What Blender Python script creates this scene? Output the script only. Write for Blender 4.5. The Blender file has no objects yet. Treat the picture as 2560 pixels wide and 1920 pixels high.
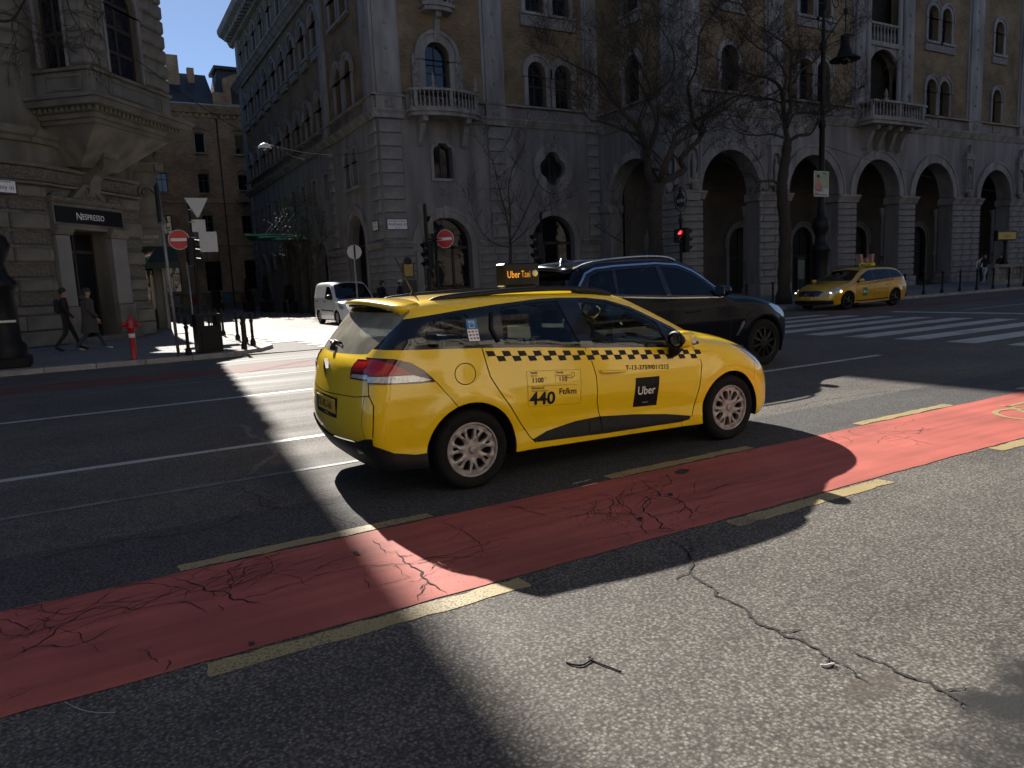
import bpy, bmesh, math, random
import numpy as np
from mathutils import Vector, Matrix, geometry

# ------------------------------------------------------------------ camera, sky, sun, exposure
SC = bpy.context.scene
COL = SC.collection
EYE = 1.534
_pitch, _roll, _yaw = math.radians(8.012), math.radians(2.613), math.radians(29.575)
_F = Vector((math.sin(_yaw)*math.cos(_pitch), math.cos(_yaw)*math.cos(_pitch), -math.sin(_pitch)))
_R0 = Vector((math.cos(_yaw), -math.sin(_yaw), 0)); _U0 = _R0.cross(_F)
_R = _R0*math.cos(_roll) - _U0*math.sin(_roll); _U = _U0*math.cos(_roll) + _R0*math.sin(_roll)
cam_d = bpy.data.cameras.new('camera'); cam = bpy.data.objects.new('camera', cam_d); COL.objects.link(cam)
cam.matrix_world = Matrix(((_R.x,_U.x,-_F.x,0),(_R.y,_U.y,-_F.y,0),(_R.z,_U.z,-_F.z,EYE),(0,0,0,1)))
cam_d.sensor_width = 36; cam_d.lens = 36*1830.37/2560; cam_d.clip_end = 2000; cam_d.clip_start = 0.05
SC.camera = cam
SUN_AZ = math.atan(0.0766)          # from +Y towards +X
SUN_EL = math.radians(33.0)
wd = bpy.data.worlds.new('World'); SC.world = wd; wd.use_nodes = True
_nt = wd.node_tree; _bg = _nt.nodes['Background']
_sky = _nt.nodes.new('ShaderNodeTexSky'); _sky.sky_type = 'NISHITA'; _sky.sun_disc = False
_sky.sun_elevation = SUN_EL; _sky.sun_rotation = SUN_AZ
_sky.air_density = 0.62; _sky.dust_density = 0.05; _sky.ozone_density = 2.0
_nt.links.new(_sky.outputs[0], _bg.inputs[0]); _bg.inputs[1].default_value = 0.05
sun_d = bpy.data.lights.new('sun', 'SUN'); sun = bpy.data.objects.new('sun', sun_d); COL.objects.link(sun)
sun_d.energy = 5.0; sun_d.angle = math.radians(0.55); sun_d.color = (1.0, 0.94, 0.86)
_sd = Vector((math.sin(SUN_AZ)*math.cos(SUN_EL), math.cos(SUN_AZ)*math.cos(SUN_EL), math.sin(SUN_EL)))
sun.rotation_euler = (-_sd).to_track_quat('-Z', 'Y').to_euler()
sun.location = _sd*150
vs = SC.view_settings
vs.view_transform = 'Standard'; vs.look = 'None'; vs.gamma = 1.0; vs.use_curve_mapping = False
vs.exposure = 1.36
SC.cycles.max_bounces = 6; SC.cycles.diffuse_bounces = 3; SC.cycles.glossy_bounces = 3
SC.cycles.transparent_max_bounces = 12; SC.cycles.transmission_bounces = 4
SC.cycles.caustics_reflective = False; SC.cycles.caustics_refractive = False
SC.cycles.sample_clamp_indirect = 4.0; SC.cycles.use_denoising = True
rnd = random.Random(7)
# ------------------------------------------------------------------ materials
MATS = {}
def _mat(name):
    m = bpy.data.materials.new(name); m.use_nodes = True; MATS[name] = m
    nt = m.node_tree; return m, nt, nt.nodes['Principled BSDF']
def _n(nt, typ, **kw):
    n = nt.nodes.new(typ)
    for k, v in kw.items(): setattr(n, k, v)
    return n
def c4(c): return (c[0], c[1], c[2], 1)
def pm(name, col, rough=0.6, var=0.25, scale=6.0, metal=0.0, spec=0.5, bump=0.0, bscale=40.0, coat=0.0, dark=None, emit=None, es=0.0, detail=5, streak=0):
    """procedural paint/stone: colour broken up by two noises, optional bump"""
    m, nt, b = _mat(name)
    tc = _n(nt, 'ShaderNodeTexCoord')
    no = _n(nt, 'ShaderNodeTexNoise'); no.inputs['Scale'].default_value = scale; no.inputs['Detail'].default_value = detail
    vec = tc.outputs['Object']
    if streak:
        mp = _n(nt, 'ShaderNodeMapping'); mp.inputs['Scale'].default_value = (1, 1, streak); nt.links.new(vec, mp.inputs[0]); vec = mp.outputs[0]
    nt.links.new(vec, no.inputs['Vector'])
    mix = _n(nt, 'ShaderNodeMix', data_type='RGBA')
    rp = _n(nt, 'ShaderNodeMapRange'); rp.inputs[1].default_value = 0.3; rp.inputs[2].default_value = 0.7
    nt.links.new(no.outputs[0], rp.inputs[0]); nt.links.new(rp.outputs[0], mix.inputs[0])
    d = dark if dark else tuple(x*(1-var) for x in col)
    mix.inputs[6].default_value = c4(d); mix.inputs[7].default_value = c4(tuple(min(1, x*(1+var*.4)) for x in col))
    nt.links.new(mix.outputs[2], b.inputs['Base Color'])
    b.inputs['Roughness'].default_value = rough; b.inputs['Metallic'].default_value = metal
    b.inputs['Specular IOR Level'].default_value = spec; b.inputs['Coat Weight'].default_value = coat
    b.inputs['Coat Roughness'].default_value = 0.04
    if bump:
        n2 = _n(nt, 'ShaderNodeTexNoise'); n2.inputs['Scale'].default_value = bscale; n2.inputs['Detail'].default_value = 4
        nt.links.new(tc.outputs['Object'], n2.inputs['Vector'])
        bp = _n(nt, 'ShaderNodeBump'); bp.inputs['Strength'].default_value = bump; bp.inputs['Distance'].default_value = 0.02
        nt.links.new(n2.outputs[0], bp.inputs['Height']); nt.links.new(bp.outputs[0], b.inputs['Normal'])
    if emit:
        b.inputs['Emission Color'].default_value = c4(emit); b.inputs['Emission Strength'].default_value = es
    return m
def flat(name, col, rough=0.5, metal=0, coat=0, spec=0.5, emit=None, es=0):
    return pm(name, col, rough, var=0.08, scale=15, metal=metal, coat=coat, spec=spec, emit=emit, es=es, detail=2)
def glass_mat(name, tint, refl=0.06, dust=None, dustw=0.0):
    """thin pane: tinted see-through with fresnel reflection and an optional dust film"""
    m = bpy.data.materials.new(name); m.use_nodes = True; MATS[name] = m
    nt = m.node_tree; nt.nodes.clear()
    out = _n(nt, 'ShaderNodeOutputMaterial'); tr = _n(nt, 'ShaderNodeBsdfTransparent'); gl = _n(nt, 'ShaderNodeBsdfGlossy')
    tr.inputs[0].default_value = c4(tint); gl.inputs['Roughness'].default_value = 0.015; gl.inputs[0].default_value = (1, 1, 1, 1)
    fr = _n(nt, 'ShaderNodeFresnel'); fr.inputs[0].default_value = 1.5
    mx = _n(nt, 'ShaderNodeMixShader'); nt.links.new(fr.outputs[0], mx.inputs[0]); nt.links.new(tr.outputs[0], mx.inputs[1]); nt.links.new(gl.outputs[0], mx.inputs[2])
    last = mx
    if dust:
        df = _n(nt, 'ShaderNodeBsdfDiffuse'); df.inputs[0].default_value = c4(dust)
        tc = _n(nt, 'ShaderNodeTexCoord'); no = _n(nt, 'ShaderNodeTexNoise'); no.inputs['Scale'].default_value = 5; nt.links.new(tc.outputs['Object'], no.inputs['Vector'])
        mr = _n(nt, 'ShaderNodeMapRange'); mr.inputs[1].default_value = .25; mr.inputs[2].default_value = .75; mr.inputs[3].default_value = dustw*.6; mr.inputs[4].default_value = dustw*1.3
        nt.links.new(no.outputs[0], mr.inputs[0])
        m2 = _n(nt, 'ShaderNodeMixShader'); nt.links.new(mr.outputs[0], m2.inputs[0]); nt.links.new(mx.outputs[0], m2.inputs[1]); nt.links.new(df.outputs[0], m2.inputs[2]); last = m2
    nt.links.new(last.outputs[0], out.inputs[0]); return m

def brick_mat(name, c1, c2, mortar, bw, bh, rough=.85, axis='XZ', bumps=0.4):
    m, nt, b = _mat(name)
    tc = _n(nt, 'ShaderNodeTexCoord'); sp = _n(nt, 'ShaderNodeSeparateXYZ'); nt.links.new(tc.outputs['Object'], sp.inputs[0])
    ad = _n(nt, 'ShaderNodeMath', operation='ADD'); nt.links.new(sp.outputs[0], ad.inputs[0]); nt.links.new(sp.outputs[1], ad.inputs[1])
    cb = _n(nt, 'ShaderNodeCombineXYZ'); nt.links.new(ad.outputs[0], cb.inputs[0]); nt.links.new(sp.outputs[2], cb.inputs[1])
    br = _n(nt, 'ShaderNodeTexBrick'); br.inputs['Scale'].default_value = 1; br.inputs['Brick Width'].default_value = bw; br.inputs['Row Height'].default_value = bh
    br.inputs['Mortar Size'].default_value = bh*.09; br.inputs['Mortar Smooth'].default_value = .3
    br.inputs['Color1'].default_value = c4(c1); br.inputs['Color2'].default_value = c4(c2); br.inputs['Mortar'].default_value = c4(mortar)
    nt.links.new(cb.outputs[0], br.inputs['Vector'])
    no = _n(nt, 'ShaderNodeTexNoise'); no.inputs['Scale'].default_value = .7; no.inputs['Detail'].default_value = 6; nt.links.new(tc.outputs['Object'], no.inputs['Vector'])
    mr = _n(nt, 'ShaderNodeMapRange'); mr.inputs[1].default_value = .3; mr.inputs[2].default_value = .7; mr.inputs[3].default_value = .6; mr.inputs[4].default_value = 1.15; nt.links.new(no.outputs[0], mr.inputs[0])
    mu = _n(nt, 'ShaderNodeMix', data_type='RGBA', blend_type='MULTIPLY'); mu.inputs[0].default_value = 1
    nt.links.new(br.outputs[0], mu.inputs[6]); nt.links.new(mr.outputs[0], mu.inputs[7]); nt.links.new(mu.outputs[2], b.inputs['Base Color'])
    bp = _n(nt, 'ShaderNodeBump'); bp.inputs['Strength'].default_value = bumps; bp.inputs['Distance'].default_value = .01; bp.invert = True
    nt.links.new(br.outputs['Fac'], bp.inputs['Height']); nt.links.new(bp.outputs[0], b.inputs['Normal'])
    b.inputs['Roughness'].default_value = rough; b.inputs['Specular IOR Level'].default_value = .2
    return m

def asphalt_mat(name, lo, hi, speck=0.5, wear=None):
    m, nt, b = _mat(name)
    tc = _n(nt, 'ShaderNodeTexCoord')
    def noise(s, d=4, r=.6):
        n = _n(nt, 'ShaderNodeTexNoise'); n.inputs['Scale'].default_value = s; n.inputs['Detail'].default_value = d; n.inputs['Roughness'].default_value = r
        nt.links.new(tc.outputs['Object'], n.inputs['Vector']); return n
    big, mid, fine = noise(.45, 5), noise(4.5, 4), noise(66, 2, .6)
    st = _n(nt, 'ShaderNodeMapping'); st.inputs['Scale'].default_value = (.12, 1.6, 1); nt.links.new(tc.outputs['Object'], st.inputs[0])
    trk = _n(nt, 'ShaderNodeTexNoise'); trk.inputs['Scale'].default_value = 1.3; trk.inputs['Detail'].default_value = 3; nt.links.new(st.outputs[0], trk.inputs['Vector'])
    def mr(src, a, c, lo2, hi2):
        r = _n(nt, 'ShaderNodeMapRange'); r.inputs[1].default_value = a; r.inputs[2].default_value = c; r.inputs[3].default_value = lo2; r.inputs[4].default_value = hi2
        nt.links.new(src, r.inputs[0]); return r.outputs[0]
    def mth(op, x, y):
        q = _n(nt, 'ShaderNodeMath', operation=op)
        for i, v in enumerate((x, y)):
            if isinstance(v, (int, float)): q.inputs[i].default_value = v
            else: nt.links.new(v, q.inputs[i])
        return q.outputs[0]
    f = mth('ADD', mth('ADD', mr(big.outputs[0], .3, .7, 0, .30), mr(mid.outputs[0], .3, .7, 0, .17)), mth('ADD', mr(fine.outputs[0], .40, .60, 0, .5), mr(trk.outputs[0], .3, .7, 0, .22)))
    mix = _n(nt, 'ShaderNodeMix', data_type='RGBA'); mix.inputs[6].default_value = c4(lo); mix.inputs[7].default_value = c4(hi)
    nt.links.new(f, mix.inputs[0])
    vo = _n(nt, 'ShaderNodeTexVoronoi'); vo.inputs['Scale'].default_value = 66; nt.links.new(tc.outputs['Object'], vo.inputs['Vector'])
    v2 = _n(nt, 'ShaderNodeTexVoronoi'); v2.inputs['Scale'].default_value = 17; nt.links.new(tc.outputs['Object'], v2.inputs['Vector'])
    sp = mth('MULTIPLY', mr(vo.outputs['Distance'], .12, .22, 1, 0), mr(vo.outputs['Color'], .72, .8, 0, 1))
    s2 = mth('MULTIPLY', mr(v2.outputs['Distance'], .10, .15, 1, 0), mr(v2.outputs['Color'], .86, .9, 0, 1))
    sp = mth('MULTIPLY', mth('MAXIMUM', sp, s2), speck)
    mx2 = _n(nt, 'ShaderNodeMix', data_type='RGBA'); nt.links.new(sp, mx2.inputs[0]); nt.links.new(mix.outputs[2], mx2.inputs[6]); mx2.inputs[7].default_value = (.30, .28, .25, 1)
    tone = mth('MULTIPLY', mr(vo.outputs['Distance'], .30, .62, 1.12, .52), mr(vo.outputs['Color'], .1, .9, .76, 1.25))
    mu = _n(nt, 'ShaderNodeMix', data_type='RGBA', blend_type='MULTIPLY'); mu.inputs[0].default_value = 1; nt.links.new(mx2.outputs[2], mu.inputs[6]); nt.links.new(tone, mu.inputs[7])
    nt.links.new(mu.outputs[2], b.inputs['Base Color'])
    hg = mth('ADD', mr(vo.outputs['Distance'], 0, .7, .7, 0), mth('MULTIPLY', fine.outputs[0], .8))
    bp = _n(nt, 'ShaderNodeBump'); bp.inputs['Strength'].default_value = .3; bp.inputs['Distance'].default_value = .003
    nt.links.new(hg, bp.inputs['Height']); nt.links.new(bp.outputs[0], b.inputs['Normal'])
    nt.links.new(mr(trk.outputs[0], .3, .7, .72, .9), b.inputs['Roughness'])
    b.inputs['Specular IOR Level'].default_value = .22
    return m

def worn_paint(name, col, under, thr=.55, rough=.65, sc=14, var=.3, streak=True):
    """road paint or coating worn through to the asphalt in spots"""
    m, nt, b = _mat(name)
    tc = _n(nt, 'ShaderNodeTexCoord')
    def noise(s, d, vec=None):
        n = _n(nt, 'ShaderNodeTexNoise'); n.inputs['Scale'].default_value = s; n.inputs['Detail'].default_value = d
        nt.links.new(vec or tc.outputs['Object'], n.inputs['Vector']); return n.outputs[0]
    mp = _n(nt, 'ShaderNodeMapping'); mp.inputs['Scale'].default_value = (.25, 3, 1); nt.links.new(tc.outputs['Object'], mp.inputs[0])
    a, f, s = noise(sc*.12, 6), noise(sc*6, 4), noise(3, 5, mp.outputs[0])
    def mr(src, x0, x1, y0, y1):
        r = _n(nt, 'ShaderNodeMapRange'); r.inputs[1].default_value = x0; r.inputs[2].default_value = x1; r.inputs[3].default_value = y0; r.inputs[4].default_value = y1
        nt.links.new(src, r.inputs[0]); return r.outputs[0]
    m1 = _n(nt, 'ShaderNodeMix', data_type='RGBA'); m1.inputs[6].default_value = c4(tuple(x*(1-var) for x in col)); m1.inputs[7].default_value = c4(tuple(min(1, x*(1+var*.5)) for x in col))
    nt.links.new(mr(a, .3, .7, 0, 1), m1.inputs[0])
    m3 = _n(nt, 'ShaderNodeMix', data_type='RGBA', blend_type='MULTIPLY'); m3.inputs[0].default_value = .8 if streak else .2
    nt.links.new(m1.outputs[2], m3.inputs[6]); nt.links.new(mr(s, .3, .6, .72, 1.08), m3.inputs[7])
    ad = _n(nt, 'ShaderNodeMath', operation='ADD'); nt.links.new(mr(a, .3, .7, 0, .45), ad.inputs[0]); nt.links.new(mr(f, .3, .7, 0, .55), ad.inputs[1])
    m2 = _n(nt, 'ShaderNodeMix', data_type='RGBA'); nt.links.new(mr(ad.outputs[0], thr, thr+.12, 0, .85), m2.inputs[0])
    nt.links.new(m3.outputs[2], m2.inputs[6]); m2.inputs[7].default_value = c4(under)
    nt.links.new(m2.outputs[2], b.inputs['Base Color'])
    bp = _n(nt, 'ShaderNodeBump'); bp.inputs['Strength'].default_value = .35; bp.inputs['Distance'].default_value = .005
    nt.links.new(f, bp.inputs['Height']); nt.links.new(bp.outputs[0], b.inputs['Normal'])
    b.inputs['Roughness'].default_value = rough; b.inputs['Specular IOR Level'].default_value = .3
    return m

# ------------------------------------------------------------------ object helpers
def tag(o, label=None, cat=None, group=None, kind=None):
    if label: o['label'] = label
    if cat: o['category'] = cat
    if group: o['group'] = group
    if kind: o['kind'] = kind
    return o
def empty(name, loc=(0, 0, 0), rz=0.0, label=None, cat=None, group=None):
    o = bpy.data.objects.new(name, None); COL.objects.link(o); o.location = loc; o.rotation_euler = (0, 0, rz); o.empty_display_size = .2
    return tag(o, label, cat, group)
def pinv(o):
    M = Matrix.LocRotScale(o.location, o.rotation_euler, o.scale)
    if o.parent: M = pworld(o.parent) @ o.matrix_parent_inverse @ M
    return M.inverted()
def pworld(o):
    M = Matrix.LocRotScale(o.location, o.rotation_euler, o.scale)
    if o.parent: M = pworld(o.parent) @ o.matrix_parent_inverse @ M
    return M
def link(name, me, parent=None, world=False, loc=None):
    o = bpy.data.objects.new(name, me); COL.objects.link(o)
    if loc is not None: o.location = loc
    if parent:
        o.parent = parent
        if world: o.matrix_parent_inverse = pinv(parent)
    return o
def copy_tree(o, parent=None):
    c = o.copy(); COL.objects.link(c)
    if parent is not None: c.parent = parent
    for ch in list(o.children): copy_tree(ch, c)
    return c
def resample(pts, closed=False, step=.03):
    out = []
    n = len(pts); rng = n if closed else n-1
    for i in range(rng):
        a, b = pts[i], pts[(i+1) % n]; d = math.dist(a, b); k = max(1, int(math.ceil(d/step)))
        for j in range(k): out.append(tuple(a[q]+(b[q]-a[q])*j/k for q in range(len(a))))
    if not closed: out.append(tuple(pts[-1]))
    return out
def spline(pts, closed=False, per=8):
    P = [np.array(q, float) for q in pts]; n = len(P); out = []
    rng = n if closed else n-1
    for i in range(rng):
        p1, p2 = P[i % n], P[(i+1) % n]
        p0 = P[(i-1) % n] if (closed or i > 0) else 2*p1-p2
        p3 = P[(i+2) % n] if (closed or i+2 < n) else 2*p2-p1
        # centripetal Catmull-Rom
        t0 = 0; t1 = t0+max(1e-6, np.linalg.norm(p1-p0))**.5; t2 = t1+max(1e-6, np.linalg.norm(p2-p1))**.5; t3 = t2+max(1e-6, np.linalg.norm(p3-p2))**.5
        for k in range(per):
            t = t1+(t2-t1)*k/per
            A1 = (t1-t)/(t1-t0)*p0+(t-t0)/(t1-t0)*p1; A2 = (t2-t)/(t2-t1)*p1+(t-t1)/(t2-t1)*p2; A3 = (t3-t)/(t3-t2)*p2+(t-t2)/(t3-t2)*p3
            B1 = (t2-t)/(t2-t0)*A1+(t-t0)/(t2-t0)*A2; B2 = (t3-t)/(t3-t1)*A2+(t-t1)/(t3-t1)*A3
            out.append(tuple((t2-t)/(t2-t1)*B1+(t-t1)/(t2-t1)*B2))
    if not closed: out.append(tuple(P[-1]))
    return out
def inpoly(P, poly):
    P = np.asarray(P, float); x, y = P[:, 0], P[:, 1]; r = np.zeros(len(P), bool); n = len(poly); j = n-1
    for i in range(n):
        xi, yi = poly[i]; xj, yj = poly[j]
        c = ((yi > y) != (yj > y)) & (x < (xj-xi)*(y-yi)/(yj-yi+1e-30)+xi)
        r ^= c; j = i
    return r
def cdt(polys, pts=()):
    V, E = [], []
    for poly in polys:
        b = len(V); V += [Vector((float(q[0]), float(q[1]))) for q in poly]; n = len(poly)
        E += [(b+i, b+(i+1) % n) for i in range(n)]
    V += [Vector((float(q[0]), float(q[1]))) for q in pts]
    r = geometry.delaunay_2d_cdt(V, E, [], 0, 1e-6)
    v = np.array([tuple(q) for q in r[0]]); f = [tuple(q) for q in r[2]]
    return v, f

class MB:
    def __init__(s): s.v = []; s.f = []; s.sm = []
    def add(s, vs_, fs, smooth=False):
        b = len(s.v); s.v += [tuple(float(c) for c in q) for q in vs_]; s.f += [tuple(i+b for i in q) for q in fs]; s.sm += [smooth]*len(fs); return s
    def box(s, c, d, rz=0.0, taper=1.0):
        hx, hy, hz = d[0]/2, d[1]/2, d[2]/2; vs_ = []
        for sz, t in ((-1, 1), (1, taper)):
            for sx, sy in ((-1, -1), (1, -1), (1, 1), (-1, 1)):
                x, y = sx*hx*t, sy*hy*t
                vs_.append((c[0]+x*math.cos(rz)-y*math.sin(rz), c[1]+x*math.sin(rz)+y*math.cos(rz), c[2]+sz*hz))
        return s.add(vs_, [(3, 2, 1, 0), (4, 5, 6, 7), (0, 1, 5, 4), (1, 2, 6, 5), (2, 3, 7, 6), (3, 0, 4, 7)])
    def bbox(s, c, d, b=.01, rz=0.0):
        """box with bevelled edges (24 corner verts)"""
        bm = bmesh.new(); bmesh.ops.create_cube(bm, size=1.0)
        for v in bm.verts: v.co = Vector((v.co.x*d[0], v.co.y*d[1], v.co.z*d[2]))
        bmesh.ops.bevel(bm, geom=list(bm.edges), offset=min(b, min(d)*.45), segments=1, affect='EDGES')
        bm.verts.index_update(); R = Matrix.Rotation(rz, 3, 'Z')
        s.add([tuple(R @ v.co + Vector(c)) for v in bm.verts], [tuple(v.index for v in f.verts) for f in bm.faces]); bm.free(); return s
    def lathe(s, prof, c=(0, 0, 0), seg=16, axis='Z', smooth=True):
        vs_ = []; n = len(prof)
        for i in range(seg):
            a = 2*math.pi*i/seg
            for r, h in prof:
                if axis == 'Z': vs_.append((c[0]+r*math.cos(a), c[1]+r*math.sin(a), c[2]+h))
                elif axis == 'Y': vs_.append((c[0]+r*math.cos(a), c[1]+h, c[2]+r*math.sin(a)))
                else: vs_.append((c[0]+h, c[1]+r*math.cos(a), c[2]+r*math.sin(a)))
        fs = []
        for i in range(seg):
            j = (i+1) % seg
            for k in range(n-1):
                q = (i*n+k, j*n+k, j*n+k+1, i*n+k+1); fs.append(q if axis != 'Y' else q[::-1])
        b = len(vs_)
        s.add(vs_, fs, smooth); return s
    def tube(s, path, rad, seg=6, smooth=True, cap=True):
        P = [Vector(q) for q in path]; n = len(P); R = rad if isinstance(rad, (list, tuple)) else [rad]*n
        vs_ = []; t0 = None; prevn = None
        for i in range(n):
            t = (P[min(i+1, n-1)]-P[max(i-1, 0)])
            t = t.normalized() if t.length > 1e-9 else Vector((0, 0, 1))
            if prevn is None:
                a = Vector((0, 0, 1)) if abs(t.z) < .9 else Vector((1, 0, 0)); nn = t.cross(a).normalized()
            else:
                nn = (prevn - t*prevn.dot(t)); nn = nn.normalized() if nn.length > 1e-6 else t.orthogonal().normalized()
            prevn = nn; bb = t.cross(nn)
            for k in range(seg):
                a = 2*math.pi*k/seg; vs_.append(P[i]+(nn*math.cos(a)+bb*math.sin(a))*R[i])
        fs = [(i*seg+k, i*seg+(k+1) % seg, (i+1)*seg+(k+1) % seg, (i+1)*seg+k) for i in range(n-1) for k in range(seg)]
        if cap: fs += [tuple(range(seg))[::-1], tuple((n-1)*seg+k for k in range(seg))]
        return s.add(vs_, fs, smooth)
    def sphere(s, c, r, seg=10, rings=6, sc=(1, 1, 1)):
        vs_ = [(c[0], c[1], c[2]+r*sc[2])]; fs = []
        for i in range(1, rings):
            a = math.pi*i/rings
            for k in range(seg):
                b = 2*math.pi*k/seg; vs_.append((c[0]+r*sc[0]*math.sin(a)*math.cos(b), c[1]+r*sc[1]*math.sin(a)*math.sin(b), c[2]+r*sc[2]*math.cos(a)))
        vs_.append((c[0], c[1], c[2]-r*sc[2])); L = len(vs_)-1
        for k in range(seg):
            fs.append((0, 1+k, 1+(k+1) % seg)); fs.append((L, L-seg+(k+1) % seg, L-seg+k))
            for i in range(rings-2): fs.append((1+i*seg+k, 1+(i+1)*seg+k, 1+(i+1)*seg+(k+1) % seg, 1+i*seg+(k+1) % seg))
        return s.add(vs_, fs, True)
    def slab(s, fr, outline, holes=(), d0=0.0, d1=.05, back=False):
        """prism with holes in a frame fr=(origin,u,n); outline/holes are (u,z) polygons; front face at d1, sides to d0"""
        polys = [outline]+list(holes); v, f = cdt(polys)
        tri = []
        if f:
            C = np.array([v[list(t)].mean(0) for t in f]); ok = inpoly(C, outline)
            for h in holes: ok &= ~inpoly(C, h)
            tri = [t for t, o in zip(f, ok) if o]
        O, u, n = Vector(fr[0]), Vector(fr[1]), Vector(fr[2]); W = lambda q, d: O+u*float(q[0])+Vector((0, 0, 1))*float(q[1])+n*d
        # orientation: u x z should equal -n or n
        flip = u.cross(Vector((0, 0, 1))).dot(n) < 0
        vs_ = [W(q, d1) for q in v]
        s.add(vs_, [(t if not flip else t[::-1]) for t in tri])
        if back: s.add([W(q, d0) for q in v], [(t[::-1] if not flip else t) for t in tri])
        for poly in polys:
            m = len(poly); ar = sum(poly[i][0]*poly[(i+1) % m][1]-poly[(i+1) % m][0]*poly[i][1] for i in range(m)); ccw = ar > 0
            if poly is not outline: ccw = not ccw
            for i in range(m):
                a, b = poly[i], poly[(i+1) % m]
                q = [W(a, d1), W(a, d0), W(b, d0), W(b, d1)]
                s.add(q, [(0, 1, 2, 3) if (ccw != flip) else (3, 2, 1, 0)])
        return s
    def mesh(s, name, mat=None):
        me = bpy.data.meshes.new(name); me.from_pydata(s.v, [], s.f); me.update()
        if any(s.sm): me.polygons.foreach_set('use_smooth', s.sm)
        if mat: me.materials.append(MATS[mat])
        return me
    def build(s, name, mat, parent=None, world=True):
        return link(name, s.mesh(name, mat), parent, world)
def arch(u0, u1, z0, zs, seg=12, rise=None):
    r = (u1-u0)/2; h = r if rise is None else rise; c = (u0+u1)/2
    return [(u0, z0), (u1, z0)]+[(c+r*math.cos(math.pi*i/seg), zs+h*math.sin(math.pi*i/seg)) for i in range(seg+1)]
def rect(u0, u1, z0, z1): return [(u0, z0), (u1, z0), (u1, z1), (u0, z1)]
def text_verts(body, size, align='LEFT', res=3, bold=0.0, sx=1.0):
    cu = bpy.data.curves.new('t', 'FONT'); cu.body = body; cu.size = size; cu.align_x = align; cu.resolution_u = res; cu.offset = bold
    ob = bpy.data.objects.new('t', cu); COL.objects.link(ob)
    dg = bpy.context.evaluated_depsgraph_get(); me = bpy.data.meshes.new_from_object(ob.evaluated_get(dg))
    v = [(q.co.x*sx, q.co.y) for q in me.vertices]; f = [tuple(p.vertices) for p in me.polygons]
    bpy.data.objects.remove(ob); bpy.data.curves.remove(cu); bpy.data.meshes.remove(me)
    return v, f
def text_on(name, body, size, fr, mat, parent, align='CENTER', d=.004, bold=0.0, world=True, sx=1.0):
    """flat lettering in a frame (origin,u,n), upright in z"""
    v, f = text_verts(body, size, align, bold=bold, sx=sx); O, u, n = Vector(fr[0]), Vector(fr[1]), Vector(fr[2])
    up = fr[3] if len(fr) > 3 else Vector((0, 0, 1)); up = Vector(up)
    return MB().add([O+u*a+up*b+n*d for a, b in v], f).build(name, mat, parent, world)
# ------------------------------------------------------------------ vehicle skins: one implicit body, panels draped on it
def sdf(poly, x, z):
    P = np.asarray(poly); A = P; B = np.roll(P, -1, 0); sh = x.shape; x = x.ravel(); z = z.ravel(); out = np.empty_like(x)
    for s in range(0, len(x), 20000):
        px = x[s:s+20000, None]; pz = z[s:s+20000, None]
        ex, ez = (B-A)[:, 0], (B-A)[:, 1]; wx, wz = px-A[:, 0], pz-A[:, 1]
        t = np.clip((wx*ex+wz*ez)/(ex*ex+ez*ez+1e-12), 0, 1); d2 = ((wx-ex*t)**2+(wz-ez*t)**2).min(1)
        c = ((A[:, 1] > pz) != (B[:, 1] > pz)) & (px < ex*(pz-A[:, 1])/(ez+1e-30)+A[:, 0])
        ins = c.sum(1) % 2 == 1
        out[s:s+20000] = np.sqrt(d2)*np.where(ins, -1, 1)
    return out.reshape(sh)
def smoothstep(a, b, x):
    t = np.clip((x-a)/(b-a), 0, 1); return t*t*(3-2*t)
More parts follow.
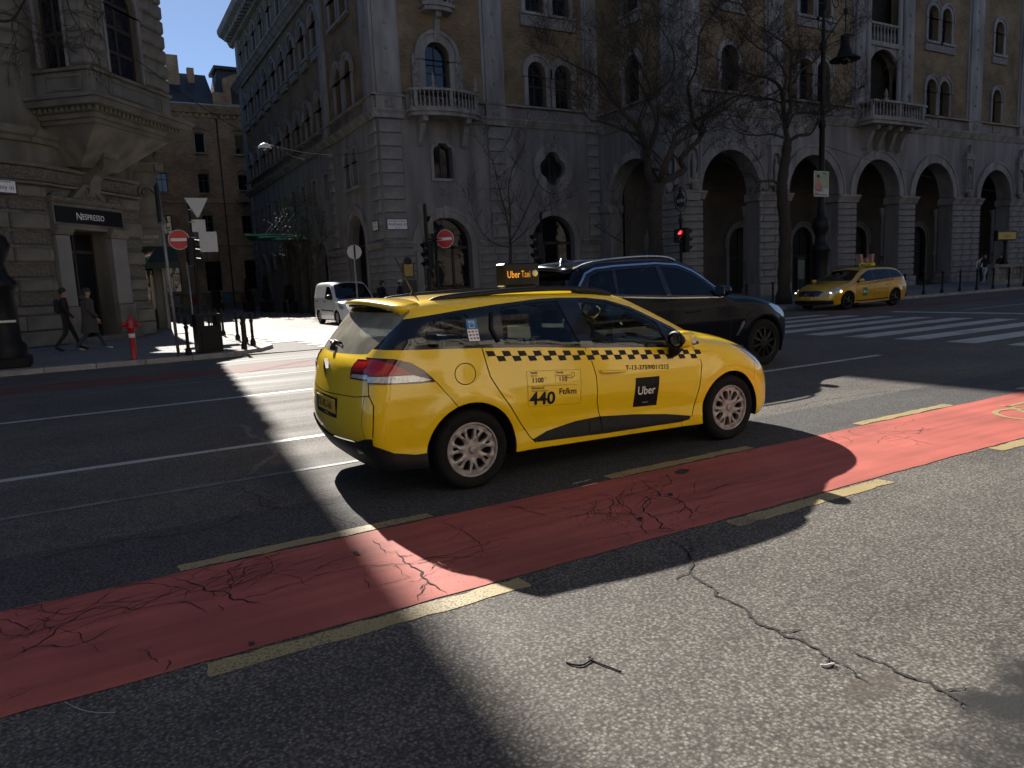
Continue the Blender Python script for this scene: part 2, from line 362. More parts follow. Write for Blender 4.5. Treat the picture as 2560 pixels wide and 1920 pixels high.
class Skin:
    def __init__(s, prof, W, hw=.86, br=.1, bf=(.2, .34), k=.14, crown=.05):
        s.prof = np.array(spline(prof, True, 5)); s.W = W; s.hw = hw; s.br = br; s.bf = bf; s.k = k; s.crown = crown
        # signed distance cached on a grid
        x0, x1, z0, z1 = s.prof[:, 0].min()-.7, s.prof[:, 0].max()+.7, -.4, s.prof[:, 1].max()+.7
        s.h = .02; s.gx = np.arange(x0, x1, s.h); s.gz = np.arange(z0, z1, s.h)
        X, Z = np.meshgrid(s.gx, s.gz, indexing='ij'); s.D = sdf(s.prof, X, Z)
    def d1(s, x, z):
        i = np.clip((x-s.gx[0])/s.h, 0, len(s.gx)-1.001); j = np.clip((z-s.gz[0])/s.h, 0, len(s.gz)-1.001)
        a = i.astype(int); b = j.astype(int); u = i-a; v = j-b; D = s.D
        return D[a, b]*(1-u)*(1-v)+D[a+1, b]*u*(1-v)+D[a, b+1]*(1-u)*v+D[a+1, b+1]*u*v
    def F(s, x, y, z):
        ay = np.abs(y); u2 = (ay/s.hw)**2
        wf = smoothstep(-.5, .6, x); bf = s.bf[0]+(s.bf[1]-s.bf[0])*smoothstep(1.0, 1.8, x)
        xe = x+wf*bf*u2-(1-wf)*s.br*u2
        a = s.d1(xe, z+s.crown*u2); b = (ay-s.W(x, z))*.95
        h = np.clip(s.k-np.abs(a-b), 0, None)/s.k
        return np.maximum(a, b)+h*h*s.k*.25
    def grad(s, P, e=.012):
        x, y, z = P.T
        g = np.stack([s.F(x+e, y, z)-s.F(x-e, y, z), s.F(x, y+e, z)-s.F(x, y-e, z), s.F(x, y, z+e)-s.F(x, y, z-e)], 1)
        return g/(np.linalg.norm(g, axis=1, keepdims=True)+1e-12)
    def solve(s, view, q, side=-1):
        a, b = np.asarray(q, float).T; n = len(a)
        rng = {'side': (0, 1.3), 'top': (.3, 2.4), 'rear': (-.6, -3.2), 'front': (.6, 3.2)}[view]
        lo, hi = np.full(n, rng[0]), np.full(n, rng[1])
        def pt(t):
            if view == 'side': return a, side*t, b
            if view == 'top': return a, b, t
            return t, a, b
        for _ in range(24):
            m = (lo+hi)/2; x, y, z = pt(m); ins = s.F(x, y, z) < 0
            lo = np.where(ins, m, lo); hi = np.where(ins, hi, m)
        x, y, z = pt((lo+hi)/2); return np.stack([x, y+0*x, z+0*x], 1)
    def drape(s, view, outline, regions, step=.035, side=-1):
        base = resample(outline, True, step); polys = [base]+[resample(r[1], True, step) for r in regions]
        o = np.array(base); (a0, b0), (a1, b1) = o.min(0), o.max(0)
        gx, gy = np.meshgrid(np.arange(a0, a1, step), np.arange(b0, b1, step), indexing='ij'); gp = np.stack([gx.ravel(), gy.ravel()], 1)
        gp = gp[inpoly(gp, base)]
        v, f = cdt(polys, gp); C = np.array([v[list(t)].mean(0) for t in f]); lab = np.where(inpoly(C, base), 0, -1)
        for i, r in enumerate(regions): lab[(lab >= 0) & inpoly(C, polys[i+1])] = i+1
        P = s.solve(view, v, side); N = s.grad(P); out = {}
        for i in range(len(regions)+1):
            nm = 'base' if i == 0 else regions[i-1][0]
            tr = [t for t, l in zip(f, lab) if l == i]
            if nm is None or not tr: continue
            out.setdefault(nm, []).extend(tr)
        return P, N, out
class Part:
    """collects draped faces with their own normals"""
    def __init__(s): s.V, s.N, s.Fc = [], [], []; s.n = 0
    def add(s, P, N, tris, off=0.0, mirror=False):
        idx = sorted({i for t in tris for i in t}); mp = {j: k for k, j in enumerate(idx)}
        V = P[idx]+N[idx]*off; Nn = N[idx].copy()
        if mirror: V = V*[1, -1, 1]; Nn = Nn*[1, -1, 1]
        F = np.array([[mp[i] for i in t] for t in tris])
        cr = np.cross(V[F[:, 1]]-V[F[:, 0]], V[F[:, 2]]-V[F[:, 0]]); fl = (cr*Nn[F].mean(1)).sum(1) < 0
        F[fl] = F[fl][:, ::-1]
        s.V.append(V); s.N.append(Nn); s.Fc.append(F+s.n); s.n += len(V); return s
    def build(s, name, mat, parent, solid=0):
        V, N, F = np.concatenate(s.V), np.concatenate(s.N), np.concatenate(s.Fc)
        me = bpy.data.meshes.new(name); me.from_pydata(V.tolist(), [], F.tolist()); me.update()
        me.polygons.foreach_set('use_smooth', [True]*len(F)); me.normals_split_custom_set_from_vertices(N.tolist())
        me.materials.append(MATS[mat]); return link(name, me, parent)
def strip(pts, w=.007):
    """thin polygon along a polyline (panel gap)"""
    P = [np.array(p) for p in resample(pts, False, .05)]; L, R = [], []
    for i, p in enumerate(P):
        t = P[min(i+1, len(P)-1)]-P[max(0, i-1)]; t = t/(np.linalg.norm(t)+1e-9); n = np.array([-t[1], t[0]])*w/2
        L.append(tuple(p+n)); R.append(tuple(p-n))
    return L+R[::-1]
def ell(cx, cz, rx, rz, n=24, a0=0, a1=360): return [(cx+rx*math.cos(math.radians(a0+(a1-a0)*i/n)), cz+rz*math.sin(math.radians(a0+(a1-a0)*i/n))) for i in range(n+(a1-a0 < 360))]
def notch_outline(top, bottom_z, arches, x0, x1):
    """side outline: given upper chain from rear-bottom to front-bottom, closed along the sill with wheel arches cut"""
    out = list(top)
    for cx, cz, r in sorted(arches, reverse=True):
        zb = bottom_z(cx); a0 = math.asin(max(-1, min(1, (zb-cz)/r)))
        pts = [(cx+r*math.cos(t), cz+r*math.sin(t)) for t in np.linspace(a0, math.pi-a0, 22)]
        out += pts
    return out
def wheel(parent, x, side, R, width, y_out, mats=('rubber', 'hubcap', 'blackhole'), style='petal', rim=.205, spin=0.0):
    """side=-1 right: outer face at y = side*y_out"""
    w = empty('wheel', (x, side*y_out, R), 0 if side < 0 else math.pi); w.parent = parent; del_keys = None
    # local: outer face looks to -y
    pr = [(rim-.012, .03), (rim+.004, .006), (rim+.03, .0), (R*.86, -.012), (R-.012, .012), (R, .05), (R+.0, width-.05), (R-.012, width-.012), (R*.86, width), (rim, width-.01)]
    t = MB().lathe([(r, h) for r, h in pr], seg=40, axis='Y'); o = t.build('tyre', mats[0], w, False)
    fr = ((0, .03, 0), (1, 0, 0), (0, -1, 0)); m = MB(); holes = []
    circ = lambda r, n=48: [(r*math.cos(2*math.pi*i/n), r*math.sin(2*math.pi*i/n)) for i in range(n)]
    if style == 'petal':
        n = 7
        for i in range(n):
            a = spin+math.pi/2+2*math.pi*i/n
            loc = [(.078, 0), (.092, .014), (.12, .024), (.152, .027), (.160, .012), (.161, -.012), (.152, -.027), (.12, -.024), (.092, -.014)]
            holes.append([(r*math.cos(a)-t2*math.sin(a), r*math.sin(a)+t2*math.cos(a)) for r, t2 in spline(loc, True, 3)])
            b = a+math.pi/n
            loc = [(.098, 0), (.118, .006), (.148, .012), (.156, 0), (.148, -.012), (.118, -.006)]
            holes.append([(r*math.cos(b)-t2*math.sin(b), r*math.sin(b)+t2*math.cos(b)) for r, t2 in spline(loc, True, 3)])
    else:
        n = 5 if style == 'five' else 10
        for i in range(n):
            a = spin+math.pi/2+2*math.pi*i/n; hw = math.pi/n*.68
            r0, r1 = rim*.34, rim*.88
            holes.append([(r0*math.cos(a+t2), r0*math.sin(a+t2)) for t2 in (-hw*.55, 0, hw*.55)]+[(r1*math.cos(a+t2), r1*math.sin(a+t2)) for t2 in (hw, hw*.5, 0, -hw*.5, -hw)])
    polys = [circ(rim)]+holes; rings = [(r*math.cos(2*math.pi*i/36), r*math.sin(2*math.pi*i/36)) for r in np.linspace(.02, rim*.97, 8) for i in range(36)]
    v, f = cdt(polys, rings); C = np.array([v[list(q)].mean(0) for q in f]); ok = inpoly(C, polys[0])
    for h in holes: ok &= ~inpoly(C, h)
    rr = np.hypot(v[:, 0], v[:, 1]); th = np.arctan2(v[:, 1], v[:, 0])-math.pi/2-spin
    dep = .022*smoothstep(.0, rim, rr)**1.2+.012*(rr < .03)*0
    if style == 'petal':
        ph = (th*7/(2*math.pi)) % 1.0; ph = np.minimum(ph, 1-ph)*2
        ridge = np.exp(-((ph*rr*math.pi/7/.038-1.0)/.33)**2)*smoothstep(.05, .1, rr)
        dep = .028-.016*ridge-.010*np.exp(-(rr/.05)**2)+.012*smoothstep(rim*.8, rim, rr)*0
    yy = dep
    V3 = [(a, float(d)-.004, b) for (a, b), d in zip(v, yy)]
    hub = MB(); hub.add(V3, [t2 for t2, k in zip(f, ok) if k], True)
    for h in holes:   # hole walls give the cap its thickness
        L = len(h)
        for i in range(L):
            a, b = h[i], h[(i+1) % L]
            hub.add([(a[0], .014, a[1]), (a[0], .05, a[1]), (b[0], .05, b[1]), (b[0], .014, b[1])], [(0, 1, 2, 3)])
    hub.lathe([(rim-.012, .04), (rim+.003, .012), (rim+.003, .004), (rim-.008, .0), (rim-.014, .016)], seg=40, axis='Y')
    ho = hub.build('hubcap' if style == 'petal' else 'rim', mats[1], w, False)
    cb = MB().lathe([(.001, -.006), (.02, -.005), (.028, .0), (.03, .02)], c=(0, .008, 0), seg=18, axis='Y'); cb.build('hub_badge', mats[1], ho, False)
    MB().lathe([(.001, .075), (rim, .075)], seg=24, axis='Y').build('brake_drum', mats[2], w, False)
    return w
def draped_text(skin, body, size, x, z, mat, parent, name, slope=0.0, side=-1, off=.004, align='LEFT', bold=0.0, shear=0.0, sx=1.0):
    v, f = text_verts(body, size, align, bold=bold); c, s_ = math.cos(slope), math.sin(slope)
    q = [(x+(a*sx)*c-b*s_+shear*b, z+a*sx*s_+b*c) for a, b in v]
    if side > 0: q = [(2*x-a, b) for a, b in q]
    P = skin.solve('side', q, side); N = skin.grad(P); P = P+N*off
    me = bpy.data.meshes.new(name); me.from_pydata(P.tolist(), [], [t if side < 0 else t[::-1] for t in f]); me.update(); me.materials.append(MATS[mat]); return link(name, me, parent)
def draped_poly(skin, polys, mat, parent, name, off=.003, side=-1, step=.03, view='side'):
    pt = Part()
    for p in polys:
        P, N, o = skin.drape(view, p, [], step, side)
        if 'base' in o: pt.add(P, N, o['base'], off)
    return pt.build(name, mat, parent)

def draped_print(skin, outline, basemat, regs, parent, name, off=.0025, side=-1, step=.03, view='side'):
    """one decal sheet printed in several colours"""
    names = [m for m, _ in regs]; P, N, o = skin.drape(view, outline, regs, step, side); tris, mi, mats = [], [], []
    for k, tr in o.items():
        m = basemat if k == 'base' else k
        if m not in mats: mats.append(m)
        tris += tr; mi += [mats.index(m)]*len(tr)
    ob = Part().add(P, N, tris, off).build(name, mats[0], parent)
    for m in mats[1:]: ob.data.materials.append(MATS[m])
    ob.data.polygons.foreach_set('material_index', mi); return ob
# ------------------------------------------------------------------ vehicle materials
def car_paint(name, col, dirt=.12, dirtcol=(.25, .2, .12), rough=.32, coat=1.0):
    m, nt, b = _mat(name)
    tc = _n(nt, 'ShaderNodeTexCoord'); no = _n(nt, 'ShaderNodeTexNoise'); no.inputs['Scale'].default_value = 3.2; no.inputs['Detail'].default_value = 7; nt.links.new(tc.outputs['Object'], no.inputs['Vector'])
    sp = _n(nt, 'ShaderNodeSeparateXYZ'); nt.links.new(tc.outputs['Object'], sp.inputs[0])
    lo = _n(nt, 'ShaderNodeMapRange'); lo.inputs[1].default_value = .55; lo.inputs[2].default_value = .2; lo.inputs[3].default_value = .25; lo.inputs[4].default_value = 1.0; nt.links.new(sp.outputs[2], lo.inputs[0])
    mr = _n(nt, 'ShaderNodeMapRange'); mr.inputs[1].default_value = .42; mr.inputs[2].default_value = .75; mr.inputs[3].default_value = 0; mr.inputs[4].default_value = dirt*2.2; nt.links.new(no.outputs[0], mr.inputs[0])
    mu = _n(nt, 'ShaderNodeMath', operation='MULTIPLY'); nt.links.new(lo.outputs[0], mu.inputs[0]); nt.links.new(mr.outputs[0], mu.inputs[1])
    mx = _n(nt, 'ShaderNodeMix', data_type='RGBA'); mx.inputs[6].default_value = c4(col); mx.inputs[7].default_value = c4(dirtcol); nt.links.new(mu.outputs[0], mx.inputs[0])
    nt.links.new(mx.outputs[2], b.inputs['Base Color'])
    b.inputs['Roughness'].default_value = rough; b.inputs['Coat Weight'].default_value = coat; b.inputs['Specular IOR Level'].default_value = .4
    cr = _n(nt, 'ShaderNodeMapRange'); cr.inputs[1].default_value = .35; cr.inputs[2].default_value = .8; cr.inputs[3].default_value = .03; cr.inputs[4].default_value = .16; nt.links.new(no.outputs[0], cr.inputs[0]); nt.links.new(cr.outputs[0], b.inputs['Coat Roughness'])
    return m
car_paint('taxi_yellow', (.95, .62, .002), .14, (.55, .35, .05))
car_paint('suv_black', (.003, .0045, .009), .02, (.01, .01, .01), .2, .3); MATS['suv_black'].node_tree.nodes['Principled BSDF'].inputs['Specular IOR Level'].default_value = .12
car_paint('cab_yellow_shade', (.45, .26, .003), .16, (.35, .22, .04))  # taxi yellow darkened: the shade at the far kerb is put into the paint
car_paint('van_white', (.66, .67, .68), .15, (.38, .36, .33), .4)
pm('rubber', (.014, .014, .015), .85, .3, 30, bump=.2, bscale=80, spec=.15)
pm('hubcap', (.38, .35, .345), .42, .35, 18, metal=.35)
pm('alloy_dark', (.03, .03, .032), .35, .3, 20, metal=.7)
flat('blackhole', (.006, .006, .006), .9)
pm('black_plastic', (.016, .016, .018), .5, .25, 25, bump=.1, bscale=150, spec=.22)
flat('gap_black', (.008, .007, .005), .8)
flat('gloss_black', (.008, .009, .012), .12, coat=.6)
flat('chrome', (.75, .77, .8), .12, metal=1)
flat('lamp_red', (.42, .004, .008), .12, coat=.8)
flat('lamp_dark', (.05, .002, .006), .1, coat=.9)
pm('lamp_clear', (.62, .62, .64), .12, .35, 60, coat=.8, metal=.25)
flat('head_clear', (.45, .5, .56), .08, coat=1, metal=.5)
flat('decal_black', (.008, .008, .010), .4, spec=.2)
flat('decal_white', (.8, .8, .8), .5)
flat('decal_grey', (.25, .25, .25), .5)
flat('decal_blue', (.02, .17, .42), .45)
flat('plate_yellow', (.72, .42, .05), .45)
flat('sign_orange', (.9, .36, .01), .4, emit=(1, .42, .02), es=.22)
flat('sign_cream', (.62, .62, .45), .5)
flat('mirror_glass', (.8, .82, .85), .03, metal=1)
flat('paper', (.62, .64, .60), .6)
pm('seat_cloth', (.035, .036, .04), .9, .3, 30)
pm('dash_grey', (.05, .052, .055), .7, .25, 20); pm('dash_top', (.24, .26, .25), .5, .25, 20)
flat('cap_red', (.4, .02, .03), .7)
flat('green_decal', (.01, .16, .07), .45)
pm('lining_grey', (.15, .15, .15), .9, .2, 8); glass_mat('car_glass', (.52, .57, .55)); glass_mat('car_glass_dark', (.10, .12, .15)); glass_mat('screen_glass', (.78, .84, .80))
glass_mat('rear_glass_dusty', (.25, .27, .27), dust=(.50, .47, .38), dustw=.38)
glass_mat('black_glass', (.03, .035, .04))
# ------------------------------------------------------------------ the yellow estate taxi
def zc(x, z): return z+.0065*x*(1.534-z)/1.25
def Z(pts): return [(x, zc(x, z)) for x, z in pts]
def taxi():
    t = empty('taxi', (3.676, 5.60, 0), math.radians(-1.2), 'bright yellow estate taxi with checker band and black fare lettering, passing the red cycle lane', 'taxi')
    prof = [(-1.98, .22), (-2.10, .34), (-2.165, .5), (-2.165, .68), (-2.135, .86), (-2.10, 1.0), (-2.05, 1.06), (-1.93, 1.21), (-1.79, 1.36), (-1.66, 1.425), (-1.3, 1.448), (-.7, 1.455), (-.2, 1.447), (.12, 1.425), (.36, 1.375), (.62, 1.27), (.88, 1.145), (1.14, 1.02), (1.36, .985), (1.66, .915), (1.9, .815), (2.05, .70), (2.12, .56), (2.14, .42), (2.12, .28), (2.03, .19), (0, .16)]
    zk = [.1, .2, .28, .38, .50, .62, .74, .86]
    wk = [.79, .835, .846, .838, .856, .866, .862, .846]
    def belt(x): return 1.0-.076*x+.004*x*x
    def W(x, z):
        b = belt(x); s_ = z-b
        low = np.interp(np.minimum(z, .86), zk, wk); k = np.clip((z-.86)/np.maximum(b-.86, .02), 0, 1)
        w = np.where(z > .86, .846-.022*k, low)
        w = w-np.clip(s_, 0, None)*.50-.05*np.clip(s_-.0, 0, .06)*5*.2
        for cx in (-1.3, 1.3):
            w = w+.014*np.exp(-(((x-cx)**2+(z-.30)**2)**.5-.40)**2/.006)*(z < .85)
        w = w+.012*np.exp(-((x+1.55)/.45)**2-((z-.86)/.13)**2)
        sc = np.exp(-((x+.25)/.75)**2)*np.exp(-((z-.47)/.07)**2); w = w-.012*sc
        return w*(1-.05*smoothstep(-1.3, -2.15, x)-.10*smoothstep(1.15, 2.1, x))
    sk = Skin(prof, W, .86, .12, (.2, .34), .13, .05)
    rear_seam = [(-1.93, .235), (-2.035, .40), (-2.05, .6), (-2.04, .8), (-2.02, .95), (-1.985, 1.05), (-1.84, 1.20), (-1.72, 1.30), (-1.66, 1.345)]
    top_seam = [(-1.66, 1.345), (-1.45, 1.368), (-1.0, 1.395), (-.5, 1.41), (-.1, 1.402), (.12, 1.375), (.34, 1.31), (.54, 1.215), (.73, 1.115), (.88, 1.035), (.99, .985), (1.1, .965), (1.3, .922), (1.47, .87), (1.62, .80)]
    front_seam = [(1.75, .70), (1.82, .58), (1.83, .45), (1.82, .3), (1.74, .2), (1.66, .18)]
    up = rear_seam+top_seam[1:]+front_seam
    out = list(up)
    for cx, r in ((1.295, .345), (-1.30, .365)):
        cz = .30; zb = .2 if cx > 0 else .235
        a0 = math.asin((zb-cz)/r); out += [(cx+r*math.cos(q), cz+r*math.sin(q)) for q in np.linspace(a0, math.pi-a0, 24)]
    belt_l = Z([(-2.15, 1.112), (-1.95, 1.10), (-1.766, 1.089), (-1.177, 1.056), (-.646, 1.015), (-.268, .979), (.623, .908), (.856, .902), (.95, .910)])
    dtop = Z([(.965, .925), (.849, .985), (.711, 1.078), (.514, 1.178), (.321, 1.272), (.091, 1.343), (-.111, 1.371), (-.362, 1.382), (-.566, 1.384), (-.987, 1.361), (-1.366, 1.331), (-1.568, 1.312), (-1.70, 1.300), (-2.15, 1.27)])
    dlo = belt_l+dtop
    dlo = [p for p in dlo]
    q_glass = spline(Z([(-1.60, 1.105), (-1.40, 1.09), (-1.215, 1.078), (-1.20, 1.10), (-1.235, 1.30), (-1.30, 1.312), (-1.50, 1.297), (-1.585, 1.22)]), True, 4)
    r_glass = Z([(-.985, 1.063), (-.945, 1.333), (-.70, 1.355), (-.40, 1.362), (-.30, 1.0), (-.62, 1.032)])
    f_glass = Z([(-.175, .99), (-.20, 1.352), (-.10, 1.355), (.09, 1.325), (.30, 1.255), (.49, 1.162), (.545, 1.13), (.60, .93)])
    v_glass = Z([(.665, .928), (.605, 1.105), (.70, 1.055), (.80, .985), (.815, .945)])
    rd = Z([(-1.177, 1.056), (-1.159, .96), (-1.133, .841), (-1.061, .715), (-.982, .596), (-.897, .461), (-.807, .334), (-.76, .285)])
    bp = Z([(-.261, .979), (-.211, .862), (-.182, .743), (-.178, .543), (-.143, .406), (-.13, .275)])
    fd = Z([(.856, .902), (.926, .807), (.942, .73), (.91, .54), (.865, .389), (.829, .275)])
    rear_door = [q for q in rd]+[bp[-1]]+bp[::-1][1:]+[(-.646, zc(-.646, 1.015))]
    front_door = bp+[fd[-1]]+fd[::-1][1:]+[(.623, zc(.623, .908))]
    trim = Z([(-.79, .312), (-.656, .362), (-.38, .402), (-.143, .408), (.212, .378), (.55, .335), (.815, .285), (.80, .256), (.70, .246), (-.087, .263), (-.264, .271), (-.587, .283), (-.745, .288)])
    # rear lamp: wraps round the corner
    lamp_o = Z([(-2.3, 1.03), (-2.109, 1.035), (-1.982, 1.044), (-1.857, 1.035), (-1.737, 1.0), (-1.643, .936), (-1.566, .85), (-1.722, .851), (-2.037, .872), (-2.3, .89)])
    lamp_r = Z([(-2.3, 1.02), (-2.06, 1.032), (-1.96, 1.03), (-1.86, .998), (-1.76, .935), (-1.735, .922), (-1.9, .925), (-2.3, .945)])
    lamp_w = Z([(-2.3, .935), (-2.06, .922), (-1.9, .918), (-1.73, .912), (-1.60, .868), (-1.66, .862), (-1.85, .868), (-2.04, .883), (-2.3, .90)])
    head = Z([(1.371, .868), (1.506, .846), (1.628, .79), (1.708, .715), (1.90, .64), (1.80, .62), (1.735, .64), (1.64, .70), (1.55, .765), (1.46, .83)])
    low_b = Z([(-2.4, .40), (-2.08, .46), (-2.0, .425), (-1.9, .375), (-1.75, .345), (-1.60, .345), (-1.60, .1), (-2.4, .1)])
    regs = [('rear_door', rear_door), ('front_door', front_door), ('pillar', dlo), ('q_glass', q_glass), ('r_glass', r_glass), ('f_glass', f_glass), ('v_glass', v_glass),
            ('trim', trim), ('lowb', low_b), ('lamp', lamp_o), ('lampr', lamp_r), ('lampw', lamp_w), ('head', head),
            ('gap1', strip(rd, .009)), ('gap2', strip(bp, .008)), ('gap3', strip(fd, .008)), ('gap4', strip(Z([(-1.566, .85), (-1.41, .645)]), .006)), ('gap5', strip(Z([(-2.03, .872), (-2.04, .8), (-2.02, .72), (-2.03, .63), (-2.04, .5)]), .007)),
            ('gap6', strip(Z([(-.25, .40), (-.262, .27)]), .005)), ('gap7', strip(Z([(1.65, .70), (1.62, .60), (1.60, .52)]), .005)), ('gap8', strip(Z([(.72, .246), (.73, .2)]), .005)),
            ('ring', [(p) for p in ell(-1.335, .878, .087, .081)]), ('flap', ell(-1.335, .878, .080, .074))]
    P, N, o = sk.drape('side', out, regs, .032)
    body, lining = Part(), Part()
    PY_ = {}
    def two(key, name, mat, off=0.0, lab=None):
        if key not in o: return
        r = []
        for mir in (False, True):
            r.append(Part().add(P, N, o[key], off, mir).build(name, mat, t))
        return r
    for mir in (False, True):
        body.add(P, N, o['base'], 0, mir)
        for k in ('base', 'rear_door', 'front_door', 'pillar', 'lowb', 'lamp', 'lampr', 'lampw', 'head'):
            if k in o: lining.add(P, N, o[k], -.03, mir)
    two('rear_door', 'rear_door', 'taxi_yellow'); two('front_door', 'front_door', 'taxi_yellow'); two('pillar', 'window_surround', 'gloss_black', -.003)
    two('q_glass', 'quarter_window', 'car_glass', -.006); two('r_glass', 'rear_door_window', 'car_glass', -.008); two('f_glass', 'front_door_window', 'screen_glass', -.008); two('v_glass', 'quarterlight', 'screen_glass', -.008)
    two('trim', 'sill_trim', 'black_plastic', .006); two('flap', 'fuel_flap', 'taxi_yellow', .001)
    lm = two('lamp', 'tail_light', 'lamp_dark', .004); gp = two('gap9', 'panel_gap', 'gap_black', -.004)
    for i, mir in enumerate((False, True)):
        Part().add(P, N, o['lampr'], .007, mir).build('red_lens', 'lamp_red', lm[i]); Part().add(P, N, o['lampw'], .007, mir).build('clear_lens', 'lamp_clear', lm[i])
    hd = two('head', 'headlight', 'head_clear', .003)
    # --- top: bonnet, windscreen, roof
    ts = np.array(resample(top_seam, False, .03)); S3 = sk.solve('side', ts)
    near = [(a, b) for a, b in zip(S3[:, 0], S3[:, 1])]; top_out = near+[(a, -b) for a, b in near[::-1]]
    fz = S3[-1]
    ws = [(x, y) for x, y in [(.36, -.55), (.42, -.56), (.70, -.60), (.92, -.66), (1.02, -.60), (1.08, -.4), (1.13, 0), (1.08, .4), (1.02, .6), (.92, .66), (.70, .60), (.42, .56), (.40, .3), (.42, 0), (.40, -.3)]]
    cut = [(1.08, -.72), (1.25, -.70), (1.62, -.60)]
    regs = [('screen', ws), ('gap10', strip([(1.05, -.69), (1.25, -.665), (1.62, -.56)], .007)), ('gap11', strip([(1.05, .69), (1.25, .665), (1.62, .56)], .007)), ('gap12', strip([(-1.57, -.62), (-1.575, 0), (-1.57, .62)], .007))]
    P2, N2, o2 = sk.drape('top', top_out, regs, .045)
    body.add(P2, N2, o2['base']); lining.add(P2, N2, o2['base'], -.03)
    Part().add(P2, N2, o2['screen'], -.004).build('windscreen', 'screen_glass', t); [Part().add(P2, N2, o2[k], -.003).build('panel_gap', 'gap_black', t) for k in o2 if k.startswith('gap')]
    # --- front: nose between the two front seams and bonnet end
    fs = np.array(resample([tuple(ts[-1])]+front_seam, False, .03)); F3 = sk.solve('side', fs); fn = [(b, c) for b, c in zip(F3[:, 1], F3[:, 2])]
    endx = float(ts[-1][0]); ye = float(abs(S3[-1, 1])); zz = sk.solve('top', np.array([(endx, y) for y in np.linspace(-ye, ye, 21)]))
    f_out = [(b, c) for b, c in fn]+[(-b, c) for b, c in fn[::-1]]+[(y, z) for y, z in zip(zz[::-1, 1][1:-1], zz[::-1, 2][1:-1])]
    grille = [(-.5, .56), (.5, .56), (.62, .66), (.3, .70), (0, .71), (-.3, .70), (-.62, .66)]
    lowg = [(-.55, .25), (.55, .25), (.62, .42), (-.62, .42)]
    P3, N3, o3 = sk.drape('front', f_out, [('grille', grille), ('grille2', lowg)], .045)
    body.add(P3, N3, o3['base']); [Part().add(P3, N3, o3[k], -.01).build('grille', 'black_plastic', t) for k in ('grille', 'grille2')]
    # --- rear: tailgate, glass, bumper
    rs = np.array(resample(rear_seam, False, .03)); R3 = sk.solve('side', rs); rn = [(b, c) for b, c in zip(R3[:, 1], R3[:, 2])]
    r_out = rn+[(-b, c) for b, c in rn[::-1]]
    yb = .96
    glass = [(-yb*.99, 1.088), (-.5, 1.055), (0, 1.045), (.5, 1.055), (yb*.99, 1.088), (yb*.99, 1.4), (-yb*.99, 1.4)]
    def lampR(z0, z1, yi, yi2): return [(-1, z0), (-1, z1), (yi, z1-.005), (yi2, (z0+z1)/2), (yi+.02, z0+.005)]
    bl = [(-1, .50), (-.72, .475), (-.6, .44), (0, .41), (.6, .44), (.72, .475), (1, .50), (1, 0), (-1, 0)]
    regs = [('glass', glass), ('lowb', bl), ('lamp', lampR(.882, 1.029, -.52, -.49)), ('lampr', lampR(.938, 1.014, -.53, -.51)), ('lampw', lampR(.893, .928, -.54, -.52))]
    regs += [('lamp2', [(-y, z) for y, z in lampR(.882, 1.029, -.52, -.49)]), ('lampr2', [(-y, z) for y, z in lampR(.938, 1.014, -.53, -.51)]), ('lampw2', [(-y, z) for y, z in lampR(.893, .928, -.54, -.52)])]
    regs += [('gap13', strip([(-.83, .79), (-.6, .765), (0, .75), (.6, .765), (.83, .79)], .007)), ('recess', [(-.30, .575), (.30, .575), (.32, .73), (-.32, .73)]), ('gap14', strip([(-.72, .79), (-.70, .6), (-.72, .47)], .005))]
    P4, N4, o4 = sk.drape('rear', r_out, regs, .04)
    body.add(P4, N4, o4['base']); lining.add(P4, N4, o4['base'], -.03); body.add(P4, N4, o4['recess'], -.02)
    Part().add(P4, N4, o4['glass'], -.004).build('rear_window', 'rear_glass_dusty', t)
    lb = Part().add(P4, N4, o4['lowb'], .012)
    for mir in (False, True): lb.add(P, N, o['lowb'], .012, mir)
    bump = lb.build('lower_bumper', 'black_plastic', t)
    for e in ('', '2'):
        rl = Part().add(P4, N4, o4['lamp'+e], .004).build('tailgate_light', 'lamp_dark', t); Part().add(P4, N4, o4['lampr'+e], .007).build('red_lens', 'lamp_red', rl); Part().add(P4, N4, o4['lampw'+e], .007).build('clear_lens', 'lamp_clear', rl)
    [Part().add(P4, N4, o4[k], -.003).build('panel_gap', 'gap_black', t) for k in o4 if k.startswith('gap')]
    body.build('body', 'taxi_yellow', t); lining.build('interior_lining', 'lining_grey', t)
    # wheel-arch liners
    for cx, r in ((1.295, .345), (-1.30, .365)):
        for s_ in (-1, 1):
            m = MB(); a = np.linspace(-.3, math.pi+.3, 20)
            pts = [(cx+r*math.cos(q), .30+r*math.sin(q)) for q in a]
            for i in range(len(pts)-1):
                (x0, z0), (x1, z1) = pts[i], pts[i+1]; y0, y1 = s_*.835, s_*.5
                m.add([(x0, y0, z0), (x1, y0, z1), (x1, y1, z1), (x0, y1, z0)], [(0, 1, 2, 3)], True)
            m.add([(x, s_*.5, z) for x, z in pts], [tuple(range(len(pts)))]); m.build('arch_liner', 'blackhole', t, False)
    MB().box((-.05, 0, .25), (3.5, 1.4, .1)).build('underbody', 'blackhole', t, False)
    # spoiler
    m = MB(); ys = np.linspace(-.63, .63, 19); sec = []
    for y in ys:
        u = abs(y)/.63; zt = float(sk.solve('top', [(-1.575, y)])[0, 2])+.004; xr = -1.885+.14*u**2; zr = 1.437-.055*u**2.2
        sec.append([(-1.572, y, zt), (-1.70, y, zt+.004-.012*u), (xr+.05, y, zr+.006), (xr, y, zr-.006), (xr+.01, y, zr-.028), (-1.72, y, zr-.055-.015*u), (-1.60, y, zt-.06-.02*u)])
    k = len(sec[0])
